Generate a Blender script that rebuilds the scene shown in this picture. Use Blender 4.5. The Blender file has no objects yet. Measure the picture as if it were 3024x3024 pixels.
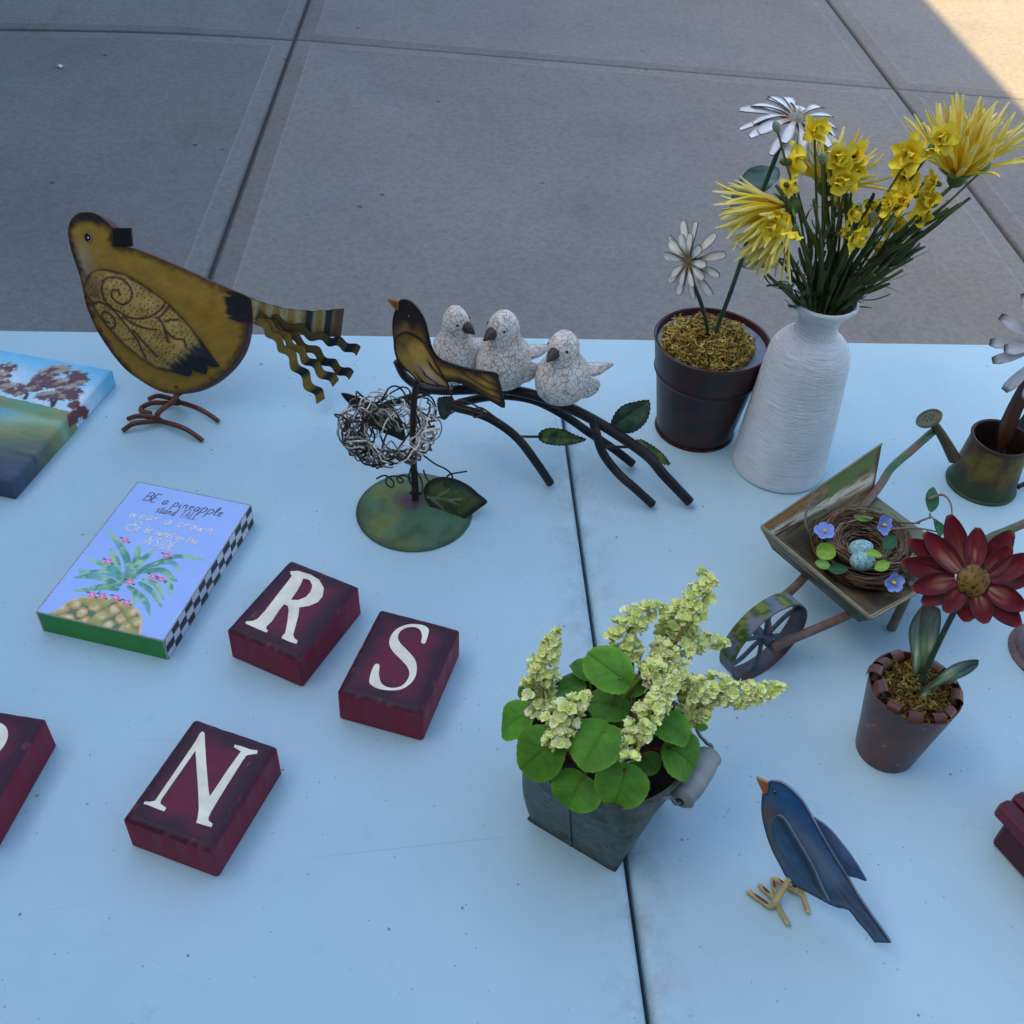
import bpy, bmesh, math, random
import numpy as np
from mathutils import Vector, Matrix, geometry

random.seed(7)
rng = np.random.default_rng(7)
SC = bpy.context.scene
COL = SC.collection

# ------------------------------------------------------------ camera, sky, sun
cam_d = bpy.data.cameras.new("camera")
cam = bpy.data.objects.new("camera", cam_d)
COL.objects.link(cam)
cam_d.sensor_width = 36.0
cam_d.lens = 37.1728
cam_d.clip_start = 0.02
cam_d.clip_end = 600
cam.matrix_world = Matrix(((0.997379, -0.002349, -0.072316, 0.0),
                           (-0.051548, 0.678289, -0.732985, 0.0),
                           (0.050773, 0.734792, 0.676390, 0.64),
                           (0, 0, 0, 1)))
SC.camera = cam
world = bpy.data.worlds.new("World")
SC.world = world
world.use_nodes = True
SUN_EL, SUN_AZ = math.radians(45.0), math.radians(-90.0)   # sun stands to the left (-x)
wn = world.node_tree
bg = wn.nodes["Background"]
sky = wn.nodes.new("ShaderNodeTexSky")
sky.sky_type = 'NISHITA'
sky.sun_disc = False
sky.sun_elevation = SUN_EL
sky.sun_rotation = SUN_AZ
sky.air_density = 1.0
sky.dust_density = 2.5
sky.ozone_density = 0.0
wn.links.new(sky.outputs[0], bg.inputs[0])
bg.inputs[1].default_value = 0.12
sun_d = bpy.data.lights.new("sun", 'SUN')
sun_d.energy = 4.3
sun_d.angle = math.radians(0.4)
sun_d.color = (1.0, 0.72, 0.31)
sun = bpy.data.objects.new("sun", sun_d)
COL.objects.link(sun)
sd = Vector((-math.cos(SUN_EL), 0.0, math.sin(SUN_EL)))     # towards the sun
sun.rotation_euler = sd.to_track_quat('Z', 'Y').to_euler()
vs = SC.view_settings
vs.view_transform = 'Standard'
vs.look = 'None'
vs.gamma = 1.0
vs.use_curve_mapping = False
vs.exposure = 1.92
SC.render.engine = 'CYCLES'

# ------------------------------------------------------------ traced shapes, in metres
D = {
'hen_fr':[[-0.255,0.822,0.0],[0.99955,0.02999,0.0],[-0.01161,0.38691,0.92204],[0.02765,-0.92163,0.38708]],
'hen_marks':[[-0.0635,0.1483],[-0.0521,0.19]],
'hen_front':[[-0.0525,0.1929],[-0.0612,0.1921],[-0.0683,0.187],[-0.0726,0.1776],[-0.0728,0.1659],[-0.0705,0.1513],[-0.0672,0.1364],[-0.0658,0.1229],[-0.0645,0.1092],[-0.0598,0.0924],[-0.0539,0.0784],[-0.0451,0.0627],[-0.0358,0.05],[-0.0246,0.0403],[-0.0116,0.0314],[0.0003,0.0268],[0.0142,0.0272],[0.0285,0.0303],[0.0431,0.0375],[0.0563,0.0479],[0.0664,0.0591],[0.0735,0.0718],[0.0776,0.0859],[0.0801,0.1],[0.0831,0.1108],[0.0835,0.117],[0.0666,0.1246],[0.0491,0.1325],[0.0289,0.142],[0.0089,0.1512],[-0.0081,0.1582],[-0.0166,0.1616],[-0.0253,0.163],[-0.0331,0.1647],[-0.0333,0.1779],[-0.0362,0.1829],[-0.0415,0.188],[-0.0469,0.1915]],
'hen_beak':[[-0.0334,0.1793],[-0.0176,0.1793],[-0.0178,0.1632],[-0.0268,0.1628],[-0.0339,0.1644]],
'hen_eye':[[-0.0553,0.1712],[-0.0524,0.1712],[-0.0557,0.1674],[-0.056,0.1701]],
'hen_wing':[[-0.0633,0.1283],[-0.0602,0.1357],[-0.0555,0.1409],[-0.0471,0.1435],[-0.0363,0.1422],[-0.0249,0.1388],[-0.0124,0.1314],[-0.0015,0.1224],[0.0096,0.1133],[0.0205,0.101],[0.0299,0.0887],[0.038,0.0762],[0.0447,0.0651],[0.0502,0.0564],[0.0515,0.0532],[0.046,0.0528],[0.0401,0.0553],[0.0402,0.0509],[0.0386,0.0464],[0.0326,0.0477],[0.0259,0.0507],[0.0256,0.047],[0.0231,0.0443],[0.017,0.0453],[0.0096,0.0479],[-0.0053,0.0519],[-0.0167,0.0591],[-0.0279,0.0686],[-0.0387,0.0795],[-0.0478,0.0919],[-0.0553,0.1041],[-0.06,0.1147],[-0.063,0.1208]],
'hen_lines':[[[0.0083,0.1155],[0.0047,0.1087],[-0.0034,0.1026],[-0.0127,0.0995],[-0.0245,0.1003],[-0.0329,0.1056],[-0.0413,0.1102],[-0.0456,0.1178],[-0.0468,0.1268],[-0.0438,0.1343],[-0.037,0.1362],[-0.0284,0.1343],[-0.0218,0.1268],[-0.0211,0.1193],[-0.0246,0.114],[-0.0307,0.1125],[-0.0362,0.1163],[-0.0387,0.1208],[-0.0367,0.1253],[-0.0323,0.1246],[-0.0313,0.1208]],[[-0.015,0.0615],[-0.0179,0.0701],[-0.0194,0.0779],[-0.0244,0.0872],[-0.0309,0.0965],[-0.0374,0.1056],[-0.0441,0.1117],[-0.0528,0.1137],[-0.0576,0.1102],[-0.0572,0.1011],[-0.0521,0.0934],[-0.0451,0.0896],[-0.0396,0.0919],[-0.0389,0.098],[-0.0428,0.1034],[-0.0478,0.1049],[-0.0504,0.1018],[-0.0488,0.0965],[-0.0445,0.0949]],[[-0.0304,0.1011],[-0.0207,0.0941],[-0.0106,0.0903],[-0.0017,0.0892]],[[-0.0006,0.1003],[0.0015,0.0987],[0.0047,0.0933],[0.0069,0.0841],[0.0078,0.0778]],[[0.0065,0.0964],[0.0111,0.0977],[0.0174,0.0976]],[[0.0058,0.0887],[0.0141,0.0809],[0.0216,0.0794],[0.0232,0.0723]],[[-0.0228,0.0888],[-0.0149,0.0779],[-0.0042,0.0638]],[[0.0126,0.1133],[0.0074,0.1056],[0.0016,0.1003]]],
'hen_wtip':[[0.0135,0.0574],[0.0341,0.084],[0.0513,0.0508]],
'hen_rump':[[0.0762,0.1108]],
'hen_t1':[[0.0828,0.1062],[0.1678,0.0924]],
'hen_tails':[[[0.0893,0.1008],[0.1163,0.089],[0.1422,0.0779],[0.1622,0.0707],[0.1815,0.0614]],[[0.0884,0.0992],[0.1129,0.0827],[0.1369,0.066],[0.1566,0.0506],[0.1744,0.0399]],[[0.0883,0.0977],[0.1082,0.0827],[0.1244,0.0668],[0.1409,0.0507],[0.1599,0.0351]],[[0.0882,0.0961],[0.1019,0.0812],[0.1164,0.0636],[0.1309,0.041],[0.1458,0.0204]]],
'hen_foot':[[-0.2626,0.8146,0.006],[-0.2499,0.8437,0.006]],
'hen_toes':[[[-0.2626,0.8146,0.006],[-0.2749,0.8087,0.009],[-0.2854,0.8066,0.008],[-0.2948,0.8029,0.003]],[[-0.2631,0.8171,0.006],[-0.2746,0.8162,0.01],[-0.2848,0.8186,0.008],[-0.2933,0.8214,0.003]],[[-0.2619,0.8146,0.006],[-0.2465,0.805,0.009],[-0.2328,0.7971,0.009],[-0.2184,0.7893,0.003]],[[-0.2497,0.8424,0.006],[-0.26,0.8374,0.01],[-0.273,0.8386,0.009],[-0.2833,0.8386,0.004],[-0.2833,0.8338,0.003],[-0.2739,0.83,0.003]],[[-0.2502,0.8456,0.006],[-0.2604,0.8476,0.009],[-0.2704,0.8502,0.009],[-0.28,0.8532,0.003]],[[-0.2493,0.8446,0.006],[-0.2326,0.8333,0.009],[-0.2184,0.823,0.009],[-0.2074,0.8179,0.003]]],
'nest_fr':[[-0.0175,0.6952,0.012],[1.0,0.0,-0.0],[0.0,0.0,1.0],[0.0,-1.0,0.0]],
'nest_base':[-0.0185,0.6935,0.0515],
'nb_fr':[[-0.0175,0.6992,0.012],[0.98894,-0.14834,0.0],[0.0,0.0,1.0],[-0.14834,-0.98894,0.0]],
'nb_body':[[-0.0105,0.1983],[-0.0079,0.2],[-0.004,0.2001],[0.0006,0.1974],[0.0059,0.1909],[0.0098,0.1824],[0.0121,0.1717],[0.0149,0.159],[0.0197,0.1511],[0.0265,0.1471],[0.0394,0.1438],[0.0523,0.142],[0.066,0.1411],[0.0687,0.1346],[0.0717,0.1231],[0.0745,0.1081],[0.0647,0.1122],[0.053,0.1188],[0.043,0.1256],[0.0332,0.1288],[0.0267,0.1276],[0.0234,0.1232],[0.0136,0.1231],[0.0038,0.1268],[-0.0043,0.1337],[-0.0115,0.1407],[-0.0149,0.1508],[-0.0157,0.163],[-0.0163,0.174],[-0.0157,0.1831],[-0.0133,0.1913]],
'nb_beak':[[-0.0194,0.1996],[-0.0105,0.1985],[-0.0108,0.1944],[-0.0111,0.1908],[-0.0136,0.1913],[-0.0157,0.1942]],
'nb_wing':[[-0.0143,0.166],[-0.0115,0.1713],[-0.0059,0.1747],[0.0003,0.174],[0.0082,0.169],[0.0144,0.1585],[0.02,0.1468],[0.0249,0.1368],[0.0297,0.1276],[0.0241,0.1273],[0.0144,0.1277],[0.0046,0.1301],[-0.0033,0.1383],[-0.0097,0.1453],[-0.0139,0.1552]],
'nb_eye':[[-0.0029,0.1887]],
'nest_stem':[[0.0,0.0],[-0.0003,0.0224],[-0.0012,0.0452],[-0.0013,0.0801],[0.0001,0.1092],[0.0019,0.1273]],
'nl_fr':[[-0.0113,0.6939,0.022],[0.99779,0.06652,0.0],[-0.04351,0.65265,0.75641],[0.05032,-0.75473,0.6541]],
'nl_leaf':[[0.001,0.0023],[0.0039,0.0083],[0.0111,0.0125],[0.02,0.0135],[0.0305,0.0108],[0.0409,0.0051],[0.0495,-0.0027],[0.0568,-0.0098],[0.0508,-0.0149],[0.0435,-0.0199],[0.0344,-0.0248],[0.0254,-0.0262],[0.0167,-0.0232],[0.0099,-0.0176],[0.0049,-0.0103],[0.0016,-0.0031]],
'nl_vein':[[[0.0043,-0.0037],[0.0174,-0.006],[0.0333,-0.007]],[[0.0104,-0.0048],[0.0176,-0.0011],[0.0234,0.0026]],[[0.0077,-0.0051],[0.0137,-0.0106],[0.0191,-0.0167]],[[0.0209,-0.0065],[0.027,-0.0094],[0.0317,-0.0119]]],
'nl_stalk':[[-0.0224,0.6947,0.022],[-0.0113,0.6934,0.022]],
'curls':[[[-0.0093,0.6912,0.0662],[-0.0007,0.6912,0.0589],[0.0087,0.6912,0.0518],[0.0145,0.6912,0.045],[0.0141,0.6912,0.0381],[0.0097,0.6912,0.0353],[0.0083,0.6912,0.0403],[0.0131,0.6912,0.0461],[0.0273,0.6912,0.0487]],[[-0.0508,0.6912,0.0418],[-0.043,0.6912,0.0437],[-0.0371,0.6912,0.0396],[-0.0351,0.6912,0.0343],[-0.039,0.6912,0.0315],[-0.0427,0.6912,0.0359],[-0.0413,0.6912,0.0412],[-0.0353,0.6912,0.0428],[-0.0293,0.6912,0.0413],[-0.0281,0.6912,0.0378],[-0.0311,0.6912,0.0373],[-0.0322,0.6912,0.0412],[-0.0275,0.6912,0.0442],[-0.0215,0.6912,0.0406]],[[0.0108,0.6912,0.1366],[0.0138,0.6912,0.1246],[0.0147,0.6912,0.1165],[0.0115,0.6912,0.1113],[0.0057,0.6912,0.1143]],[[0.0122,0.6912,0.1246],[0.0203,0.6912,0.1247],[0.0294,0.6912,0.1207],[0.0344,0.6912,0.1177],[0.0383,0.6912,0.1143],[0.0364,0.6912,0.1085],[0.0314,0.6912,0.1094],[0.0307,0.6912,0.1146],[0.0369,0.6912,0.1167],[0.054,0.6912,0.1024]],[[-0.0213,0.6912,0.0516],[-0.0232,0.6912,0.0402],[-0.0199,0.6912,0.0309],[-0.0191,0.6912,0.0262]],[[-0.0162,0.6912,0.0516],[-0.012,0.6912,0.0402],[-0.0112,0.6912,0.0263]],[[-0.0097,0.6912,0.0505],[-0.0076,0.6912,0.0437],[-0.0059,0.6912,0.0368]]],
'nest_c':[-0.038,0.6952,0.1025],
'n2_fr':[[-0.0625,0.7072,0.012],[0.91616,0.40082,0.0],[-0.19917,0.45524,0.86781],[0.34783,-0.79505,0.4969]],
'n2_leaf':[[-0.0012,0.089],[0.0078,0.086],[0.0206,0.0766],[0.0335,0.0672],[0.0428,0.0576],[0.0473,0.0472],[0.0464,0.0344],[0.0371,0.0405],[0.0256,0.0489],[0.0146,0.0627],[0.0055,0.0757]],
'br_fr':[[0.229,0.701,0.0],[0.94386,-0.33035,0.0],[0.0,0.0,1.0],[-0.33035,-0.94386,0.0]],
'br_main':[[-0.0349,0.7934,0.0923],[-0.0274,0.7907,0.0771],[-0.0119,0.7853,0.0689],[0.0063,0.7789,0.0709],[0.0279,0.7714,0.0773],[0.0596,0.7603,0.0863],[0.0945,0.7481,0.0865],[0.137,0.7332,0.075],[0.1846,0.7165,0.0502],[0.2045,0.7096,0.0304],[0.2299,0.7007,0.0064]],
'br_a':[[0.0244,0.7606,0.0691],[0.0162,0.7615,0.0655],[0.0349,0.7509,0.0674],[0.0526,0.7427,0.0641],[0.0725,0.7338,0.0525],[0.0895,0.7258,0.0324],[0.105,0.7276,0.005]],
'br_b':[[0.0215,0.7936,0.0456],[0.0435,0.7859,0.0578],[0.0652,0.7803,0.0645],[0.0907,0.7744,0.0635],[0.117,0.7682,0.0524],[0.1424,0.7633,0.0354],[0.1663,0.7589,0.0199],[0.1855,0.7555,0.005]],
'br_c':[[0.1374,0.7301,0.0764],[0.1408,0.7239,0.0667],[0.1478,0.7174,0.0492],[0.1621,0.7084,0.0335],[0.1789,0.7005,0.0214],[0.1956,0.6991,0.005]],
'br_left':[[-0.001,0.7815,0.0696],[-0.0269,0.7906,0.0523],[-0.0492,0.7884,0.0444],[-0.0622,0.7829,0.0368],[-0.0713,0.7867,0.005]],
'br_leaf0':[[[0.229,0.679,0.0],[0.94868,-0.31623,0.0],[0.24807,0.74421,0.62017],[-0.19612,-0.58835,0.78446]],[[-0.1546,0.0491],[-0.1525,0.0545],[-0.1439,0.0589],[-0.1326,0.0598],[-0.1205,0.0575],[-0.1101,0.0554],[-0.1185,0.0491],[-0.1308,0.0445],[-0.1439,0.043],[-0.1511,0.045]]],
'br_leaf1':[[[0.229,0.701,0.0],[0.95783,-0.28735,-0.0],[0.06692,0.22305,0.97251],[-0.27945,-0.93149,0.23287]],[[-0.0806,0.0639],[-0.0803,0.0739],[-0.0756,0.0846],[-0.0659,0.0914],[-0.0519,0.0951],[-0.0489,0.0841],[-0.052,0.0727],[-0.0596,0.0639],[-0.07,0.0605]]],
'br_leaf2':[[[0.229,0.687,0.0],[0.98995,-0.14142,-0.0],[0.0915,0.64049,0.76249],[-0.10783,-0.75483,0.647]],[[-0.0597,0.0578],[-0.0587,0.0624],[-0.0517,0.0655],[-0.0423,0.0622],[-0.0307,0.0551],[-0.0224,0.0455],[-0.0334,0.0461],[-0.0465,0.0499],[-0.056,0.0536]]],
'br_leaf3':[[[0.229,0.713,0.0],[0.95783,-0.28735,0.0],[0.05406,0.18021,0.98214],[-0.28222,-0.94072,0.18814]],[[-0.2406,0.0507],[-0.2374,0.0555],[-0.226,0.0585],[-0.2244,0.0499],[-0.2276,0.0388],[-0.234,0.0318],[-0.2388,0.0407]]],
'br_stalks':[[[0.0715,0.7341,0.0538],[0.0969,0.7636,0.0304]],[[0.1487,0.7171,0.0568],[0.1776,0.7323,0.0442]],[[0.1483,0.7293,0.0659],[0.1587,0.7378,0.0627]]],
'br_birds':[[0.017,0.7752,0.0822],[0.0604,0.76,0.088],[0.1101,0.7426,0.0862]],
'br_birdtop':[[0.0151,0.7759,0.1628],[0.0559,0.7616,0.1699],[0.0998,0.7462,0.1601]],
'br_birdw':[[0.0454],[0.053],[0.0534]],
'dz_s1':[[0.2482,0.8123,0.1162],[0.2434,0.8113,0.1303],[0.2348,0.8093,0.1499],[0.2243,0.8073,0.1704],[0.2182,0.8053,0.189]],
'dz_s2':[[0.2551,0.8093,0.1167],[0.2579,0.8113,0.1337],[0.262,0.8133,0.1572],[0.2663,0.8173,0.1817],[0.2678,0.8173,0.1991],[0.2715,0.8173,0.2473],[0.2755,0.8173,0.2749],[0.2783,0.8173,0.2916],[0.2846,0.8173,0.3096]],
'dz_f1':[0.2174,0.8013,0.1933],
'dz_f2':[0.2854,0.8173,0.3109],
'dz_f1r':[0.03578966331219113,0.025000799987200402],
'dz_f2r':0.04703445545554875,
'dz_l1':[[[0.2562,0.8233,0.0],[0.98058,-0.19612,0.0],[0.03774,0.18871,0.98131],[-0.19245,-0.96225,0.19245]],[[0.0232,0.2326],[0.0192,0.2226],[0.012,0.2104],[0.0061,0.2092],[-0.003,0.2157],[-0.0035,0.2227],[-0.004,0.2304],[-0.0011,0.2376],[0.0022,0.2431],[0.0083,0.2514],[0.0168,0.2561],[0.0239,0.2548],[0.0327,0.2533],[0.0345,0.245],[0.029,0.2384]]],
'dz_l2':[[[0.2562,0.8133,0.0],[0.98058,0.19612,-0.0],[-0.01914,0.09569,0.99523],[0.19518,-0.9759,0.09759]],[[0.0168,0.1754],[0.0205,0.1872],[0.0278,0.1994],[0.0388,0.2013],[0.0536,0.1937],[0.0614,0.1857],[0.0579,0.1719],[0.0488,0.1689],[0.0412,0.1676],[0.0368,0.1651],[0.0275,0.1688]]],
'bq_mums':[[0.4092,0.7712,0.2874],[0.2755,0.7412,0.27],[0.3107,0.7812,0.2726]],
'bq_fl':[[0.2858,0.7712,0.3219],[0.3026,0.7562,0.3097],[0.322,0.7712,0.3027],[0.3106,0.7462,0.295],[0.2686,0.7612,0.3011],[0.2539,0.7212,0.2692],[0.3561,0.7512,0.3127],[0.3728,0.7462,0.3298],[0.3674,0.7712,0.2879],[0.3567,0.7412,0.2802],[0.3817,0.7462,0.2783],[0.346,0.7612,0.2633],[0.3269,0.7762,0.2552],[0.3244,0.7362,0.2539],[0.3669,0.7712,0.2502]],
'bq_bud':[[0.2505,0.7512,0.3298],[0.2863,0.7412,0.3111],[0.324,0.7412,0.272],[0.4164,0.7512,0.3034],[0.339,0.7462,0.2632],[0.3573,0.7512,0.2552]],
'bq_tips':[[0.4086,0.7512,0.279],[0.3804,0.7412,0.2551],[0.3584,0.7312,0.2273],[0.3564,0.7412,0.2116],[0.2762,0.7312,0.2158],[0.3271,0.7612,0.2737],[0.2937,0.7612,0.2994],[0.2753,0.7312,0.2402],[0.2788,0.7512,0.2798],[0.3545,0.7712,0.2669],[0.3877,0.7712,0.2844],[0.398,0.7812,0.2115],[0.3696,0.7612,0.1935],[0.3933,0.7712,0.2421]],
'bq_mumR':[0.0670398389019544,0.05732756753953544],
'rd_stem':[[0.3304,0.4357,0.0824],[0.3291,0.4347,0.1043],[0.3271,0.4327,0.1324],[0.3249,0.4297,0.1587],[0.3249,0.4297,0.1805]],
'rd_fr':[[0.322,0.4237,0.1941],[0.98058,-0.19612,-0.0],[0.127,0.635,0.762],[-0.14944,-0.7472,0.64758]],
'rd_pet':[[[-0.0058,0.0069],[-0.0189,0.0363]],[[-0.0008,0.0085],[-0.0015,0.031]],[[0.0048,0.0066],[0.0186,0.0315]],[[0.0089,0.0026],[0.0326,0.0195]],[[0.0101,0.0001],[0.0351,0.0082]],[[0.0098,-0.0036],[0.0316,-0.0122]],[[0.0083,-0.0056],[0.031,-0.0227]],[[0.0033,-0.0072],[0.0106,-0.0241]],[[-0.0011,-0.0074],[-0.0002,-0.025]],[[-0.0057,-0.0058],[-0.0141,-0.0206]],[[-0.0087,-0.0035],[-0.0264,-0.0178]],[[-0.0103,-0.001],[-0.0343,-0.0094]],[[-0.0103,0.0017],[-0.041,0.0051]],[[-0.009,0.0046],[-0.0312,0.0238]],[[-0.0074,0.0058],[-0.0392,0.0181]],[[0.0068,0.0051],[0.0181,0.0229]]],
'rd_r':[[-0.0096,0.0],[0.0093,-0.0],[0.001,0.0086],[0.0008,-0.0083]],
'rd_l1':[[[0.324,0.4357,0.07],[0.99504,0.0995,0.0],[-0.02402,0.2402,0.97043],[0.09656,-0.96561,0.2414]],[[0.0054,0.0149],[-0.0025,0.0214],[-0.006,0.0355],[-0.0083,0.0491],[-0.0082,0.0587],[-0.0059,0.068],[-0.0014,0.0717],[0.0074,0.0697],[0.0116,0.0628],[0.0133,0.053],[0.0114,0.0423],[0.0072,0.0341],[0.0086,0.0253],[0.0079,0.0184]]],
'rd_l2':[[[0.33,0.4317,0.074],[1.0,0.0,-0.0],[0.0,0.64018,0.76822],[0.0,-0.76822,0.64018]],[[0.0001,-0.0013],[0.0015,0.0044],[0.0067,0.0084],[0.0118,0.0135],[0.0201,0.0186],[0.0306,0.0216],[0.0411,0.0226],[0.0438,0.02],[0.0413,0.0164],[0.0351,0.0123],[0.0267,0.0093],[0.0162,0.0063],[0.0089,0.0033],[0.0033,-0.0034]]],
'wc_spout':[[0.4743,0.7226,0.0413],[0.4588,0.7226,0.0614],[0.4452,0.7226,0.0774],[0.4371,0.7226,0.0849]],
'wc_rose':[[0.4367,0.7226,0.0851],[0.4455,0.7226,0.0924],[0.4276,0.7226,0.0786]],
'wc_handle':[[0.5524,0.7296,-0.0051],[0.5536,0.7296,0.0012],[0.558,0.7296,0.0043],[0.5626,0.7296,0.0105],[0.559,0.7296,0.0227],[0.5495,0.7296,0.0346]],
'wc_l1':[[[0.5186,0.7346,0.0],[1.0,0.0,-0.0],[0.0,0.0,1.0],[0.0,-1.0,0.0]],[[0.0015,0.0409],[-0.0044,0.0536],[-0.0104,0.0735],[-0.0108,0.0874],[-0.0092,0.1011],[-0.0071,0.1132],[-0.0059,0.1231],[-0.0003,0.1146],[0.0044,0.1013],[0.0051,0.0876],[0.0065,0.0723],[0.007,0.0574]]],
'wc_l2':[[[0.5186,0.7426,0.0],[1.0,0.0,-0.0],[0.0,0.28735,0.95783],[0.0,-0.95783,0.28735]],[[0.0176,0.0273],[0.0206,0.0399],[0.0231,0.0536],[0.0293,0.0671],[0.0369,0.0745],[0.0397,0.0636],[0.0382,0.0463],[0.03,0.0312]]],
'wd_c':[0.523,0.7346,0.1564],
'wd_L':0.04743047543510395,
'wd_pet':[[[0.5054,0.7346,0.1568],[0.4756,0.7346,0.1581]],[[0.5045,0.7346,0.1605],[0.4751,0.7346,0.1794]],[[0.508,0.7346,0.1531],[0.4898,0.7346,0.135]],[[0.5053,0.7346,0.1654],[0.4852,0.7346,0.1892]],[[0.5111,0.7346,0.1494],[0.5114,0.7346,0.125]]],
'bb_fr':[[0.23,0.3265,0.0],[0.74597,-0.66598,0.0],[0.0,0.0,1.0],[-0.66598,-0.74597,0.0]],
'bb_body':[[-0.0373,0.0931],[-0.0337,0.0974],[-0.0299,0.0996],[-0.025,0.0996],[-0.0196,0.0977],[-0.0146,0.0949],[-0.01,0.0906],[-0.0051,0.0853],[0.0019,0.0776],[0.0097,0.0695],[0.0173,0.0622],[0.0239,0.0562],[0.0287,0.0518],[0.0356,0.0448],[0.0431,0.0384],[0.0514,0.0317],[0.0586,0.0262],[0.0643,0.0212],[0.0641,0.0195],[0.0575,0.0115],[0.0561,0.0116],[0.0506,0.0156],[0.0431,0.0195],[0.0355,0.0247],[0.03,0.0203],[0.0242,0.0177],[0.0172,0.0164],[0.0087,0.0147],[0.0031,0.0133],[-0.0022,0.0135],[-0.0068,0.0167],[-0.0124,0.0236],[-0.0187,0.0307],[-0.0241,0.0387],[-0.0296,0.049],[-0.0342,0.06],[-0.0367,0.0695],[-0.0384,0.0796],[-0.0373,0.081],[-0.0355,0.0835]],
'bb_beak':[[-0.0452,0.0911],[-0.0373,0.0929],[-0.0362,0.0888],[-0.0354,0.0847],[-0.0375,0.0805],[-0.0399,0.0838]],
'bb_eye':[[-0.0319,0.0897]],
'bb_wing':[[-0.0257,0.0711],[-0.0233,0.0761],[-0.0193,0.0757],[-0.0142,0.0711],[-0.0084,0.0653],[-0.0026,0.0596],[0.0043,0.0525],[0.0097,0.0461],[0.0156,0.0376],[0.0199,0.0324],[0.0237,0.0281],[0.019,0.0279],[0.0112,0.0297],[0.0027,0.0313],[-0.0055,0.0345],[-0.0131,0.0412],[-0.0204,0.0494],[-0.0245,0.0585],[-0.0262,0.0664]],
'bb_back':[[-0.0067,0.081],[-0.0026,0.0817],[0.0024,0.0813],[0.0087,0.0787],[0.0154,0.0743],[0.0214,0.0702],[0.0269,0.0655],[0.0317,0.0611],[0.0359,0.0567],[0.0355,0.0553],[0.0306,0.0529],[0.026,0.0496],[0.0221,0.0485],[0.012,0.0593],[0.0017,0.071]],
'bb_feet':[[0.2187,0.3192,0.004],[0.2376,0.3255,0.004]],
'bb_legs':[[0.2275,0.3287,0.0135],[0.2322,0.3245,0.0138]],
'bb_toes':[[[0.2189,0.319,0.003],[0.215,0.3173,0.003],[0.2104,0.3213,0.003],[0.2034,0.3273,0.003]],[[0.2189,0.3218,0.003],[0.2157,0.3262,0.003],[0.2117,0.3314,0.003]],[[0.2209,0.3232,0.003],[0.2207,0.3298,0.003],[0.2215,0.336,0.003]],[[0.2195,0.319,0.003],[0.2214,0.3126,0.003],[0.2234,0.3059,0.003]],[[0.2373,0.3261,0.003],[0.2329,0.328,0.003],[0.2276,0.3321,0.003],[0.2236,0.3359,0.003]],[[0.2376,0.3271,0.003],[0.2347,0.3294,0.003],[0.2315,0.3309,0.003]],[[0.2382,0.3253,0.003],[0.2385,0.3199,0.003],[0.2389,0.3135,0.003]]],
'bk_grip':[[0.1509,0.3515,0.073],[0.1774,0.3863,0.073]],
'bk_wire':[[0.1367,0.3489,0.081],[0.1444,0.352,0.077],[0.1515,0.3519,0.073],[0.177,0.3869,0.073],[0.1746,0.3923,0.076],[0.1707,0.3956,0.079],[0.1688,0.3997,0.081]],
'pl_leaves':[[0.0508,0.3972,0.097,0.0129,0.0157],[0.0629,0.3662,0.105,0.0153,0.0184],[0.0955,0.3633,0.12,0.0149,0.0189],[0.111,0.3486,0.097,0.0193,0.0122],[0.0842,0.3488,0.091,0.0174,0.01],[0.1436,0.3769,0.115,0.0123,0.0132],[0.1507,0.3663,0.1,0.0183,0.0117],[0.1041,0.3977,0.145,0.0123,0.0176],[0.0919,0.4146,0.125,0.0094,0.0077],[0.0835,0.4029,0.12,0.0123,0.009],[0.1071,0.3944,0.115,0.0127,0.0132],[0.1584,0.4185,0.115,0.0103,0.0071],[0.1312,0.3663,0.093,0.0083,0.0067],[0.1156,0.367,0.097,0.0083,0.0088],[0.1254,0.4051,0.12,0.0069,0.01],[0.0591,0.4142,0.105,0.0077,0.0084],[0.1667,0.3942,0.097,0.0071,0.0069],[0.0765,0.3952,0.091,0.0102,0.0102],[0.1234,0.396,0.1,0.0102,0.0102],[0.1418,0.4111,0.105,0.0091,0.0091]],
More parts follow.
